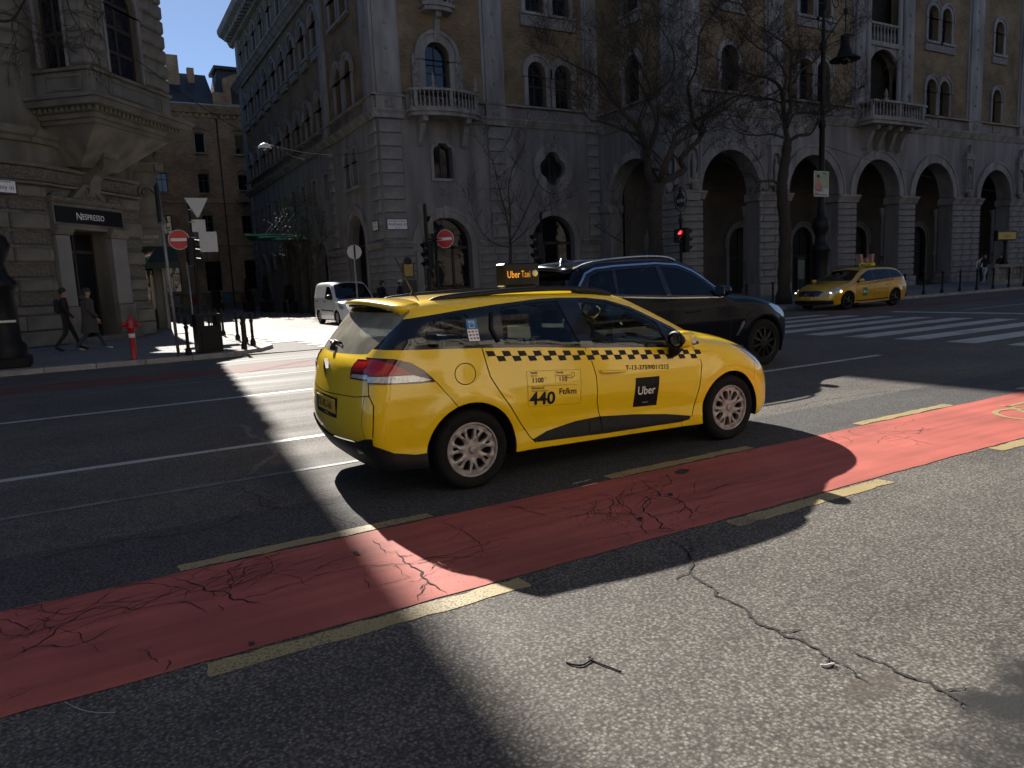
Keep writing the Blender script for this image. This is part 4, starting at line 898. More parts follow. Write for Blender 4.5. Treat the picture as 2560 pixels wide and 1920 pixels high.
def cab2():
    belt = lambda x: .965-.055*x
    W = make_W([.1, .22, .35, .55, .72, .9], [.82, .875, .88, .905, .905, .885], belt, .52, [(-1.343, .31, .35), (1.343, .31, .35)], (-1.5, .06), (1.25, .10))
    prof = [(-2.12, .24), (-2.22, .4), (-2.26, .6), (-2.22, .85), (-2.14, 1.0), (-1.98, 1.2), (-1.83, 1.35), (-1.6, 1.42), (-1.1, 1.455), (-.5, 1.46), (-.05, 1.445), (.25, 1.38), (.6, 1.23), (.9, 1.09), (1.1, 1.01), (1.4, .965), (1.8, .89), (2.12, .78), (2.3, .66), (2.38, .5), (2.38, .34), (2.3, .22), (2.15, .17), (0, .16)]
    rear_seam = [(-2.02, .25), (-2.11, .45), (-2.12, .65), (-2.1, .85), (-2.04, .98), (-1.9, 1.15), (-1.78, 1.27), (-1.72, 1.31)]
    top_seam = [(-1.72, 1.31), (-1.4, 1.36), (-1.0, 1.385), (-.5, 1.395), (-.1, 1.38), (.12, 1.33), (.4, 1.205), (.65, 1.08), (.85, .985), (1.0, .945), (1.3, .90), (1.6, .84), (1.85, .76)]
    front_seam = [(1.96, .66), (2.02, .5), (2.02, .35), (1.98, .24), (1.9, .18)]
    dlo = [(-1.86, 1.045), (-1.0, 1.0), (0, .955), (.72, .925), (.86, .925), (.84, .955), (.62, 1.075), (.38, 1.195), (.08, 1.315), (-.1, 1.345), (-.5, 1.362), (-1.0, 1.352), (-1.4, 1.325), (-1.62, 1.28), (-1.76, 1.17)]
    panes = [[(-1.74, 1.06), (-1.12, 1.03), (-1.10, 1.33), (-1.4, 1.305), (-1.6, 1.255)], [(-1.06, 1.025), (-.16, .985), (-.2, 1.325), (-1.04, 1.33)], [(-.10, .98), (.66, .945), (.74, .955), (.58, 1.06), (.36, 1.175), (.07, 1.285), (-.14, 1.32)]]
    head = [(1.62, .80), (1.8, .77), (2.0, .70), (2.04, .62), (1.9, .60), (1.72, .64)]
    sr = [('head', head, 'headlight', 'head_clear', .003), gapreg('g1', [(-.13, .96), (-.1, .6), (-.08, .28)]), gapreg('g2', [(.86, .90), (.92, .6), (.86, .26)]), gapreg('g3', [(-1.08, 1.0), (-1.04, .8), (-.85, .5), (-.78, .28)]), ('tail', [(-2.3, .98), (-1.98, .99), (-1.9, .9), (-1.98, .78), (-2.3, .76)], 'tail_light', 'lamp_red', .004), ('sill', [(-.95, .28), (.95, .26), (.95, .30), (-.95, .33)], 'sill_line', 'gap_black', .003)]
    screen = [(.30, -.56), (.5, -.58), (.75, -.66), (.95, -.68), (1.06, -.4), (1.10, 0), (1.06, .4), (.95, .68), (.75, .66), (.5, .58), (.30, .56), (.27, 0)]
    rear = [('glass', [(-.9, 1.02), (.9, 1.02), (.9, 1.4), (-.9, 1.4)], 'rear_window', 'black_glass', -.004)]
    front = [('grille', [(-.42, .50), (.42, .50), (.52, .66), (.3, .70), (-.3, .70), (-.52, .66)], 'grille', 'gloss_black', .004), ('h1', [(-.56, .55), (-.95, .57), (-.95, .70), (-.60, .665)], 'headlight', 'head_clear', .006), ('h2', [(.56, .55), (.95, .57), (.95, .70), (.60, .665)], 'headlight', 'head_clear', .006),
             ('low', [(-.86, .22), (.86, .22), (.84, .36), (-.84, .36)], 'air_intake', 'black_plastic', .004), ('c1', strip([(-.52, .665), (-.42, .50)], .02), 'grille_chrome', 'chrome', .008), ('c2', strip([(.52, .665), (.42, .50)], .02), 'grille_chrome', 'chrome', .008), ('pl', [(-.26, .40), (.26, .40), (.26, .485), (-.26, .485)], 'number_plate', 'plate_yellow', .012)]
    t, sk = vehicle('taxi', (24.43, 17.42, 0), math.pi, 'yellow taxi with shade painted into its colour and green door sticker parked at the far kerb with lamps lit', 'taxi', 'cab_yellow_shade', prof, W, .905, .12, (.2, .36), .14, .05, rear_seam, top_seam, front_seam, [(-1.343, .31, .355), (1.343, .31, .355)], .21, dlo, panes, sr, screen, rear, front, (.315, .2, .885, 'five', .21), 'car_glass_dark')
    for s_ in (-1, 1):
        simple_mirror(t, .70, .98, 1.0, s_, 'cab_yellow_shade', .17, .2, .13)
        MB().tube(spline([(-1.6, s_*.58, 1.40), (-1.4, s_*.58, 1.445), (-.7, s_*.585, 1.475), (-.2, s_*.58, 1.45), (-.05, s_*.575, 1.42)], False, 4), .015, 6).build('roof_rail', 'black_plastic', t, False)
        for x in (-.95, .03): 
            H = sk.solve('side', [(x, .80), (x+.09, .80), (x+.18, .80)], s_); MB().tube([(h[0], h[1]+s_*d, h[2]) for h, d in zip(H, (0, .025, 0))], .014, 6).build('door_handle', 'cab_yellow_shade', t, False)
        h = sk.solve('front', [(s_*.86, .655)])[0]; MB().sphere((h[0]+.012, h[1], h[2]), .055, 10, 6, (.4, 1, .8)).build('lit_lamp', 'lamp_lit_warm', t, False)
        h = sk.solve('front', [(s_*.72, .62)])[0]; MB().sphere((h[0]+.012, h[1], h[2]), .03, 8, 5, (.4, 1.6, .7)).build('running_light', 'lamp_lit_white', t, False)
        h = sk.solve('front', [(s_*.66, .355)])[0]; MB().bbox((h[0]+.01, h[1], h[2]), (.02, .2, .03), .006).build('fog_lamp', 'head_clear', t, False)
    sq = []
    for i in range(34):
        for row in (0, 1):
            if (i+row) % 2 == 0:
                x0 = -1.25+2.1*i/34; dx = 2.1/34; z0 = belt(x0)-.035-row*.032; sq.append([(x0, z0-.032), (x0+dx, z0-.035), (x0+dx, z0-.003), (x0, z0)])
    zb = lambda x: belt(x)-.033
    for s_ in (1,):
        draped_print(sk, [(-1.26, zb(-1.26)), (.86, zb(.86)), (.86, zb(.86)-.072), (-1.26, zb(-1.26)-.072)], 'cab_yellow_shade', [('decal_black', q) for q in sq], t, 'checker_band', .003, s_)
        st = draped_poly(sk, [[(.30, .44), (.56, .44), (.56, .74), (.30, .74)]], 'green_decal', t, 'door_sticker', .003, s_)
        draped_text(sk, 'Bolt', .12, .53, .56, 'decal_white', st, 'sticker_lettering', 0, s_, .006)
    sg = MB().bbox((-.95, 0, 1.53), (.16, .62, .13), .04).build('roof_sign', 'taxi_sign_yellow', t, False); MB().bbox((-.95, -.36, 1.535), (.16, .10, .12), .04).build('sign_end', 'green_decal', sg, False)
    text_on('lettering', 'Bolt Taxi', .11, ((-.87, 0, 1.50), (0, 1, 0), (1, 0, 0)), 'decal_black', sg, 'CENTER', .003, .001, False)
    text_on('lettering', 'Bolt Taxi', .035, ((-.95, .31, 1.515), (-1, 0, 0), (0, 1, 0)), 'decal_black', sg, 'CENTER', .003, 0, False)
    MB().lathe([(.001, -.006), (.03, -.006), (.035, 0)], (0, 0, 0), 14, 'X').build('bonnet_badge', 'chrome', t, False).location = tuple(sk.solve('front', [(0, .73)])[0]+np.array([.005, 0, 0]))
    h = sk.solve('front', [(0, .44)])[0]; text_on('plate_lettering', 'TXAB-481', .075, ((h[0]+.014, 0, .418), (0, 1, 0), (1, 0, 0)), 'decal_black', t, 'CENTER', .004, 0, False)
    for x in (-.75, .1):
        for y in (-.36, .36):
            m = MB(); m.bbox((x-.28, y, .85), (.15, .46, .6), .06); m.bbox((x-.33, y, 1.2), (.1, .26, .17), .04); m.build('seat', 'seat_cloth', t, False)
    return t
flat('lamp_lit_warm', (1, .8, .4), .3, emit=(1, .72, .28), es=2.2); flat('lamp_lit_white', (1, 1, 1), .3, emit=(1, .97, .9), es=2.0); flat('taxi_sign_yellow', (.75, .6, .03), .4)
cab2()

def van():
    belt = lambda x: 1.12-.02*x
    W = make_W([.1, .25, .4, .6, .9, 1.1], [.84, .885, .895, .897, .895, .88], belt, .20, [(-1.34, .31, .36), (1.34, .31, .36)], (-1.6, .04), (1.2, .10))
    prof = [(-2.08, .3), (-2.16, .45), (-2.18, .8), (-2.15, 1.3), (-2.10, 1.65), (-2.02, 1.77), (-1.8, 1.81), (-1.0, 1.825), (-.2, 1.82), (.3, 1.78), (.6, 1.66), (.95, 1.38), (1.2, 1.17), (1.4, 1.08), (1.75, 1.0), (2.02, .88), (2.18, .7), (2.23, .5), (2.22, .33), (2.12, .22), (0, .2)]
    rear_seam = [(-2.05, .3), (-2.10, .5), (-2.11, .8), (-2.09, 1.3), (-2.04, 1.62), (-2.0, 1.68)]
    top_seam = [(-2.0, 1.68), (-1.6, 1.735), (-1.0, 1.75), (-.2, 1.745), (.15, 1.70), (.4, 1.60), (.72, 1.36), (.95, 1.18), (1.1, 1.09), (1.3, 1.02), (1.55, .95), (1.78, .87)]
    front_seam = [(1.88, .76), (1.93, .6), (1.93, .42), (1.88, .27), (1.8, .22)]
    dlo = [(-.28, 1.11), (.70, 1.08), (.86, 1.10), (.90, 1.13), (.66, 1.33), (.36, 1.55), (.16, 1.62), (-.22, 1.62)]
    panes = [[(-.22, 1.13), (.72, 1.105), (.80, 1.13), (.62, 1.29), (.34, 1.51), (.15, 1.585), (-.17, 1.585)]]
    head = [(1.52, .90), (1.72, .86), (1.9, .76), (1.92, .66), (1.8, .66), (1.66, .74)]
    sr = [('head', head, 'headlight', 'head_clear', .004), gapreg('g1', [(-.33, 1.66), (-.33, .9), (-.30, .3)], .012), gapreg('g2', [(.92, 1.08), (.98, .7), (.92, .3)], .012), gapreg('g3', [(-1.35, 1.68), (-1.32, .95), (-.98, .55), (-.95, .3)], .012), ('rub', [(-.92, .60), (.90, .58), (.90, .63), (-.92, .65)], 'rub_strip', 'black_plastic', .008), ('rail', [(-2.0, 1.0), (-1.36, .985), (-1.36, 1.02), (-2.0, 1.035)], 'door_rail', 'black_plastic', .004),
          ('hd1', [(-.5, .99), (-.36, .985), (-.36, 1.02), (-.5, 1.025)], 'door_handle', 'black_plastic', .012), ('hd2', [(-.26, .985), (-.10, .98), (-.10, 1.015), (-.26, 1.02)], 'door_handle', 'black_plastic', .012)]
    screen = [(.42, -.66), (.7, -.72), (1.0, -.78), (1.22, -.70), (1.34, -.3), (1.36, 0), (1.34, .3), (1.22, .70), (1.0, .78), (.7, .72), (.42, .66), (.38, 0)]
    rear = [('glass', [(-.7, 1.15), (-.05, 1.15), (-.05, 1.55), (-.68, 1.55)], 'rear_window', 'black_glass', -.004), ('glass2', [(.7, 1.15), (.05, 1.15), (.05, 1.55), (.68, 1.55)], 'rear_window', 'black_glass', -.004)]
    front = [('grille', [(-.6, .70), (.6, .70), (.58, .78), (-.58, .78)], 'grille', 'black_plastic', .003), ('low', [(-.7, .28), (.7, .28), (.68, .46), (-.68, .46)], 'air_intake', 'black_plastic', .003), ('pl', [(-.26, .50), (.26, .50), (.26, .60), (-.26, .60)], 'number_plate', 'decal_white', .008)]
    t, sk = vehicle('van', (9.72, 31.3, .02), -math.pi/2, 'small white panel van coming out of the pedestrian side street', 'van', 'van_white', prof, W, .897, .05, (.2, .34), .13, .04, rear_seam, top_seam, front_seam, [(-1.34, .31, .36), (1.34, .31, .36)], .24, dlo, panes, sr, screen, rear, front, (.315, .2, .875, 'petal', .2), 'car_glass_dark')
    for s_ in (-1, 1): simple_mirror(t, .72, 1.0, 1.17, s_, 'black_plastic', .14, .2, .22)
    for y in (-.4, .4):
        m = MB(); m.bbox((-.1, y, .75), (.5, .5, .25), .05); m.bbox((-.35, y, 1.1), (.15, .5, .6), .06); m.bbox((-.38, y, 1.5), (.1, .26, .17), .04); m.build('seat', 'seat_cloth', t, False)
    MB().bbox((.85, 0, 1.0), (.5, 1.5, .2), .05).build('dashboard', 'dash_grey', t, False)
    return t
van()
# ------------------------------------------------------------------ ground
def G(px, py, z=0.0):
    """photo pixel (2560 wide) -> point on the plane z"""
    d = _F*1830.37+_R*(px-1280)-_U*(py-960); k = (z-EYE)/d.z; return (d.x*k, d.y*k)
def GL(l): return [G(a/1.6266, 900+b/1.6266) for a, b in l]
def GR(l): return [G(1280+a/1.6266, 900+b/1.6266) for a, b in l]
asphalt_mat('asphalt', (.027, .0255, .023), (.170, .155, .135)); asphalt_mat('asphalt_new', (.042, .041, .040), (.098, .094, .090), .25)
worn_paint('lane_red', (.36, .09, .068), (.05, .04, .035), .76, .75, 10, .26)
worn_paint('paint_white', (.42, .42, .40), (.07, .067, .063), .58, .6, 12, .2, False)
worn_paint('paint_faint', (.2, .195, .185), (.075, .072, .07), .42, .65, 12, .2, False)
worn_paint('paint_yellow', (.33, .26, .12), (.09, .08, .065), .55, .6, 14, .25, False)
flat('crack_black', (.010, .009, .008), .95); pm('tar', (.02, .02, .02), .8); pm('sealant', (.12, .115, .11), .8, .4, 20)
pm('granite_light', (.235, .218, .20), .75, .22, 2.2, bump=.15, bscale=120); pm('granite_mid', (.205, .19, .175), .75, .22, 2.2, bump=.15, bscale=120); pm('kerb_stone', (.30, .285, .27), .8, .35, 4, bump=.2, bscale=60)
pm('pavement_grey', (.15, .142, .135), .85, .3, 1.2, bump=.2, bscale=70); pm('joint', (.16, .15, .14), .95)
# large soft dark patch, oil stain and smaller dark spots put into the asphalt colour
def dark_patches(m, spots):
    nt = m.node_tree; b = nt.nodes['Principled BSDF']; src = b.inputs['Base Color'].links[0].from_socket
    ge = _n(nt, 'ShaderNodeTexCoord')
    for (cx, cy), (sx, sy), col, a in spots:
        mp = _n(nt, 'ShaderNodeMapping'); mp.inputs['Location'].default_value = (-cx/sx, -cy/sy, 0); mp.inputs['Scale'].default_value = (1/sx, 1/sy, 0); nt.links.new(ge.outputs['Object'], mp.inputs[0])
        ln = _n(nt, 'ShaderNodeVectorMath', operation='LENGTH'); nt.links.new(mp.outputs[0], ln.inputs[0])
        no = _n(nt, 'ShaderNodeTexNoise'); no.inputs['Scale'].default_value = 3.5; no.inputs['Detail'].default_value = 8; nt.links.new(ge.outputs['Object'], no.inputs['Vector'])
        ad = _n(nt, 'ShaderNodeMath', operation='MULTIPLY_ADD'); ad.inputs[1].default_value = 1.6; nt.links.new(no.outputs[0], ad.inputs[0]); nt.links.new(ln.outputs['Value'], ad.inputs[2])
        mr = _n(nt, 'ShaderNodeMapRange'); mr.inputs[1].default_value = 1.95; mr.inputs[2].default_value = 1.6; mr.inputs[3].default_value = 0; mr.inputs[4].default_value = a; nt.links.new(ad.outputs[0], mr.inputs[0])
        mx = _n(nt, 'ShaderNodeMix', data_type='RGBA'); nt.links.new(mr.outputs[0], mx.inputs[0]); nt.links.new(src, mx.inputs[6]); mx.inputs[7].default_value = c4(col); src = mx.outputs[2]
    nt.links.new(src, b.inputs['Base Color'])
dark_patches(MATS['asphalt'], [((3.0, .85), (.95, .50), (.016, .016, .016), .97), ((1.75, 1.08), (.22, .08), (.05, .04, .03), .8), ((1.2, 1.25), (.3, .12), (.03, .03, .028), .7), ((2.35, 1.55), (.15, .06), (.06, .05, .04), .6), ((1.5, 6.2), (.5, .5), (.05, .05, .05), .4)])
def sheet(name, pts, z, mat, parent=None, kind=None):
    v, f = cdt([pts]); C = np.array([v[list(t)].mean(0) for t in f]); ok = inpoly(C, pts)
    F = []
    for t, o in zip(f, ok):
        if o:
            a, b, c = v[list(t)]; F.append(t if (b[0]-a[0])*(c[1]-a[1])-(b[1]-a[1])*(c[0]-a[0]) > 0 else t[::-1])
    o = MB().add([(q[0], q[1], z) for q in v], F).build(name, mat, parent)
    if kind: o['kind'] = kind
    return o
R4 = lambda x0, x1, y0, y1: [(x0, y0), (x1, y0), (x1, y1), (x0, y1)]
ground = sheet('ground', R4(-400, 500, -300, 600), -.06, 'pavement_grey', kind='structure')
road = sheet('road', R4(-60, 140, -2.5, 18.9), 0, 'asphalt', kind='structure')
sheet('asphalt_patch', [(-60, 4.30), (140, 4.30), (140, 5.22), (-60, 5.30)], .002, 'asphalt_new', road)
lane = sheet('cycle_lane', [(-60, 3.19)]+[(x, 3.19+rnd.uniform(-.008, .008)) for x in np.arange(-3, 12, .12)]+[(140, 3.19), (140, 4.345)]+[(x, 4.345+rnd.uniform(-.008, .008)) for x in np.arange(12, -3, -.12)]+[(-60, 4.345)], .004, 'lane_red', kind='structure')
def rough_rect(x0, x1, y0, y1, a=.012, st=.08):
    b = [(x, y0+rnd.uniform(-a, a)) for x in np.arange(x0, x1, st)]+[(x1+rnd.uniform(-a, a), y) for y in np.linspace(y0, y1, 4)]+[(x, y1+rnd.uniform(-a, a)) for x in np.arange(x1, x0, -st)]+[(x0+rnd.uniform(-a, a), y) for y in np.linspace(y1, y0, 4)][:-1]
    return b
for i in range(-2, 9):
    x = .28+3.03*i; sheet('yellow_dash', rough_rect(x, x+1.55, 4.365, 4.475), .006, 'paint_yellow', road)
    x = .26+3.0*i; sheet('yellow_dash', rough_rect(x, x+1.53, 3.045, 3.165), .003, 'paint_yellow', road)
for y, x0, x1, w, mt in ((11.42, -45, 5.2, .12, 'paint_white'), (7.66, -45, 11.55, .12, 'paint_white'), (6.27, -8, 3.2, .07, 'paint_faint'), (14.0, -.2, 5.2, .08, 'paint_faint'), (12.8, 23.2, 60, .1, 'paint_white'), (17.0, 17, 22, .08, 'paint_faint')):
    sheet('lane_line', rough_rect(x0, x1, y-w/2, y+w/2, .006, .25), .004, mt, road)
for i in range(10):
    y = 5.55+1.1*i; sheet('crossing_stripe', rough_rect(14.15+rnd.uniform(-.06, .06), 20.3, y-.27, y+.27, .012, .3), .004, 'paint_white', road)
sheet('stop_line', rough_rect(22.1, 22.5, 9.6, 14.4, .01, .2), .004, 'paint_white', road)
worn_paint('lane_red_old', (.14, .05, .04), (.06, .05, .045), .55, .85, 10, .3)
sheet('cycle_lane', R4(-60, 140, 15.0, 16.25), .003, 'lane_red_old', kind='structure')
# bicycle pictogram
def ring2(cx, cy, r, w, a0=0, a1=360, n=28):
    A = [math.radians(a0+(a1-a0)*i/n) for i in range(n+1)]; return [(cx+(r+w/2)*math.cos(a), cy+(r+w/2)*math.sin(a)) for a in A]+[(cx+(r-w/2)*math.cos(a), cy+(r-w/2)*math.sin(a)) for a in A[::-1]]
bx = 7.9; pic = MB()
for c in ((bx, 3.62), (bx+.85, 3.62)):
    p = ring2(c[0], c[1], .3, .055, 0, 359); sheet('bicycle_wheel_mark', p, .0075, 'paint_yellow', road)
for a, b in (((bx, 3.62), (bx+.3, 3.98)), ((bx+.3, 3.98), (bx+.75, 3.98)), ((bx+.75, 4.05), (bx+.85, 3.62)), ((bx+.4, 3.62), (bx+.75, 3.98)), ((bx+.4, 3.62), (bx+.27, 4.05)), ((bx, 3.62), (bx+.4, 3.62))):
    sheet('bicycle_frame_mark', strip([a, b], .05), .0065, 'paint_yellow', road)
# cracks: jagged ribbons traced from the photograph
def jag(pts, it=3, amp=.16):
    P = [np.array(p) for p in pts]
    for k in range(it):
        Q = [P[0]]
        for a, b in zip(P[:-1], P[1:]):
            d = b-a; n = np.array([-d[1], d[0]]); Q += [(a+b)/2+n*rnd.uniform(-amp, amp), b]
        P = Q
    return P
def crack(pts, w=.012, z=.014, par=None, mat='crack_black', name='crack', it=3, amp=.16, taper=True):
    P = jag(pts, it, amp); n = len(P); L, R_ = [], []
    for i, p in enumerate(P):
        t = P[min(i+1, n-1)]-P[max(0, i-1)]; t = t/(np.linalg.norm(t)+1e-9); nn = np.array([-t[1], t[0]])
        k = (min(1, 4*min(i+.3, n-1-i+.3)/n) if taper else 1)*rnd.uniform(.4, 1.3)*w*.36
        L.append(p+nn*k); R_.append(p-nn*k)
    V = [(q[0], q[1], z) for a, b in zip(L, R_) for q in (a, b)]
    return MB().add(V, [(2*i, 2*i+1, 2*i+3, 2*i+2) for i in range(n-1)]).build(name, mat, par)
def crackle(pts, w, par, z=.014, br=.5, it=3):
    crack(pts, w, z, par, it=it)
    for a, b in zip(pts[:-1], pts[1:]):
        if rnd.random() < br:
            a, b = np.array(a), np.array(b); d = b-a; L = np.linalg.norm(d); ang = math.atan2(d[1], d[0])+rnd.choice((-1, 1))*rnd.uniform(.6, 1.2); l = L*rnd.uniform(.5, 1.1)
            m = (a+b)/2; crack([m, m+np.array([math.cos(ang), math.sin(ang)])*l*.5, m+np.array([math.cos(ang+.3), math.sin(ang+.3)])*l], w*.5, z, par, it=2)
for l, w in (([(700, 880), (770, 910), (830, 940), (910, 945), (950, 980), (1030, 990), (1110, 1010)], .014), ([(910, 945), (930, 900), (925, 860), (980, 830), (1060, 800), (1140, 775)], .010), ([(770, 910), (780, 880), (860, 840), (930, 810)], .007), ([(0, 1050), (100, 1020), (170, 1000), (260, 1040), (350, 1020), (450, 1005), (560, 1020), (680, 960), (770, 910)], .007),
             ([(0, 1240), (100, 1190), (170, 1150), (230, 1100), (300, 1060), (420, 1000), (560, 960), (690, 930)], .011), ([(50, 1210), (150, 1170), (215, 1165), (330, 1165)], .010), ([(670, 1272), (690, 1245), (685, 1225)], .012), ([(1190, 900), (1260, 880), (1340, 870), (1440, 850), (1540, 840), (1610, 840), (1640, 880), (1670, 895)], .006), ([(1605, 780), (1640, 820), (1690, 850), (1720, 890), (1770, 920), (1820, 955)], .016), ([(1700, 985), (1720, 940), (1745, 905)], .007),
             ([(1490, 890), (1500, 920), (1505, 940)], .007), ([(1760, 645), (1800, 665), (1850, 690), (1900, 710), (1950, 745), (1970, 760), (2040, 730)], .007), ([(1900, 765), (1960, 760), (2000, 800)], .005), ([(720, 985), (790, 1000), (850, 1040)], .006), ([(890, 1000), (900, 1030)], .008), ([(560, 1180), (600, 1190), (615, 1220), (640, 1240)], .006), ([(160, 1040), (200, 1060), (205, 1110), (160, 1140)], .006), ([(0, 1010), (130, 1020), (300, 960), (470, 930), (620, 900), (700, 880)], .005), ([(0, 1395), (70, 1370), (130, 1340)], .005), ([(1520, 735), (1545, 760), (1570, 800)], .007)):
    crackle(GL(l), w, road, .0075, .3, 2)
for l, w in (([(0, 840), (150, 815), (400, 760), (700, 715), (900, 670), (1000, 620), (1090, 600)], .014), ([(1000, 490), (1010, 540), (1060, 560), (1090, 600), (1130, 605), (1250, 600), (1400, 575), (1600, 545)], .012), ([(1330, 610), (1370, 650), (1450, 680)], .010), ([(990, 600), (960, 640), (930, 660)], .008), ([(230, 660), (240, 700), (200, 750)], .007), ([(0, 605), (150, 585), (400, 560), (620, 540)], .008), ([(1130, 605), (1110, 580), (1060, 570)], .008)):
    crackle(GL(l), w, road, .0045, .3)
for l, w in (([(490, 480), (540, 505), (585, 535), (600, 560), (640, 560), (690, 580), (720, 610), (715, 650), (790, 675)], .013), ([(540, 550), (560, 570), (530, 600), (555, 630), (590, 650), (600, 690), (640, 690), (680, 715)], .013), ([(515, 650), (530, 690), (570, 720)], .009), ([(490, 480), (450, 540), (440, 590), (500, 640), (515, 650)], .006), ([(270, 560), (330, 620), (400, 640), (470, 660), (515, 650)], .006), ([(760, 480), (740, 530), (700, 560)], .005), ([(470, 755), (475, 700)], .006), ([(1420, 280), (1500, 300), (1600, 320), (1700, 345), (1790, 360)], .007), ([(1560, 290), (1600, 260), (1680, 225)], .004), ([(340, 530), (420, 560), (470, 620), (530, 640)], .005), ([(980, 425), (1060, 445), (1120, 470)], .005), ([(820, 400), (880, 390), (960, 405), (1090, 400)], .005), ([(640, 470), (600, 500), (560, 500)], .005), ([(720, 610), (830, 640)], .005)):
    crackle(GR(l), w, road, .0075, .3, 2)
for l, w in (([(690, 700), (725, 745), (735, 830), (765, 900), (830, 960), (900, 990), (1010, 1080), (1120, 1130), (1250, 1180), (1340, 1240), (1440, 1290)], .024), ([(610, 735), (680, 755), (720, 790), (735, 840)], .011), ([(1340, 1180), (1450, 1215), (1560, 1270), (1700, 1310), (1790, 1370), (1860, 1410)], .022), ([(170, 500), (230, 480), (260, 455), (330, 440), (400, 420), (480, 410), (560, 390), (700, 370), (900, 350)], .012), ([(1030, 215), (1150, 190), (1300, 160), (1700, 120), (2000, 90)], .012), ([(430, 400), (500, 390), (620, 380), (760, 345)], .009), ([(1240, 180), (1300, 195), (1360, 200)], .008)):
    crackle(GR(l), w, road, .0045, .25)
crack(GL([(980, 265), (1010, 290), (1060, 320), (1100, 350), (1130, 375), (1050, 430), (1000, 470)]), .09, .0035, road, 'sealant', 'sealant_strip', 2, .1, False)
for l in ([(660, 458), (690, 447), (725, 450), (705, 465), (672, 466)], [(505, 650), (518, 642), (534, 645), (525, 660)], [(630, 548), (650, 545), (655, 556), (640, 560)]): sheet('pothole', GR(l), .009, 'tar', road)
sheet('pothole', GL([(1435, 785), (1452, 783), (1467, 798), (1448, 800)]), .009, 'tar', road)
for l in ([(1010, 1155), (1035, 1152), (1038, 1165), (1015, 1168)],): sheet('tar_spot', GL(l), .009, 'tar', road)

def cluster(c, rx, ry, n, seed):
    R_ = random.Random(seed)
    for k in range(n):
        p = np.array([c[0]+R_.gauss(0, rx*.5), c[1]+max(-ry, min(ry, R_.gauss(0, ry*.5)))]); a = R_.choice((.15, -.2, .5, 2.6))+R_.gauss(0, .2); P = [p]
        for i in range(R_.randint(2, 5)): a += R_.gauss(0, .28); p = p+np.array([math.cos(a), math.sin(a)])*R_.uniform(.07, .2); P.append(np.array([p[0], min(4.32, max(3.21, p[1]))]))
        crack(P, R_.uniform(.004, .0085), .0072, road, it=2)
cluster(GL([(160, 1110)])[0], .30, .42, 22, 1); cluster(GL([(880, 930)])[0], .34, .36, 22, 2); cluster(GR([(540, 600)])[0], .55, .4, 30, 3); cluster(GL([(1700, 850)])[0], .3, .35, 10, 4); cluster(GR([(1550, 300)])[0], .6, .3, 12, 5)
# --- pavements, kerbs and paving
def arc(cx, cy, r, a0, a1, n=10): return [(cx+r*math.cos(math.radians(a0+(a1-a0)*i/n)), cy+r*math.sin(math.radians(a0+(a1-a0)*i/n))) for i in range(n+1)]
def raised(name, pts, z, mat, kind='structure'):
    o = MB(); v, f = cdt([pts]); C = np.array([v[list(t)].mean(0) for t in f]); ok = inpoly(C, pts)
    F = []
    for t, k in zip(f, ok):
        if k:
            a, b, c = v[list(t)]; F.append(t if (b[0]-a[0])*(c[1]-a[1])-(b[1]-a[1])*(c[0]-a[0]) > 0 else t[::-1])
    o.add([(q[0], q[1], z) for q in v], F); n = len(pts)
    for i in range(n):
        a, b = pts[i], pts[(i+1) % n]; o.add([(a[0], a[1], z), (a[0], a[1], -.05), (b[0], b[1], -.05), (b[0], b[1], z)], [(0, 1, 2, 3)])
    ob = o.build(name, mat); ob['kind'] = kind; return ob
kerb_path = [(-40, 18.9), (2.1, 18.9)]+arc(2.1, 21.1, 2.2, -90, 0, 9)[1:]+[(4.3, 31)]
pav_l = raised('pavement', [(-60, 19.08), (2.1, 19.08)]+arc(2.1, 21.1, 2.02, -90, 0, 9)[1:]+[(4.12, 80), (-60, 80)], .10, 'pavement_grey')
plaza = raised('side_street', [(4.32, 18.9), (12.4, 18.9), (12.4, 90), (4.32, 90)]+arc(2.1, 21.1, 2.22, 0, -60, 6), .018, 'joint')
pav_r = raised('pavement', [(12.6, 19.1), (140, 19.1), (140, 90), (12.6, 90)], .10, 'pavement_grey')
raised('pavement', [(-60, -60), (140, -60), (140, -2.5), (-60, -2.5)], .10, 'pavement_grey')
def kerbs(path, parent, z=.105, w=.17, L=1.0, h=.16):
    P = resample(path, False, .02); d = 0; seg = [P[0]]
    out = [P[0]]
    for a, b in zip(P[:-1], P[1:]):
        d += math.dist(a, b)
        if d >= L: out.append(b); d = 0
    for a, b in zip(out[:-1], out[1:]):
        l = math.dist(a, b)-.012; ang = math.atan2(b[1]-a[1], b[0]-a[0]); m = ((a[0]+b[0])/2-math.sin(ang)*w/2, (a[1]+b[1])/2+math.cos(ang)*w/2)
        MB().bbox((m[0], m[1], z-h/2), (l, w, h), .012, ang).build('kerb_stone', 'kerb_stone', parent)
kerbs([(-9, 18.9), (2.1, 18.9)]+arc(2.1, 21.1, 2.2, -90, 0, 12)[1:]+[(4.3, 26)], pav_l, .112)
kerbs([(12.6, 18.92), (48, 18.92)], pav_r, .112, L=1.2)
slabm = {}
def slab_piece(parent, x, y, sx, sy, z, mat, name='paving_slab', rz=0):
    key = (round(sx, 2), round(sy, 2), mat)
    if key not in slabm: slabm[key] = MB().bbox((0, 0, -.015), (sx, sy, .03), .004).mesh('paving_slab', mat)
    o = link(name, slabm[key], parent, True); o.location = (x, y, z+rnd.uniform(-.0015, .0015)); return o
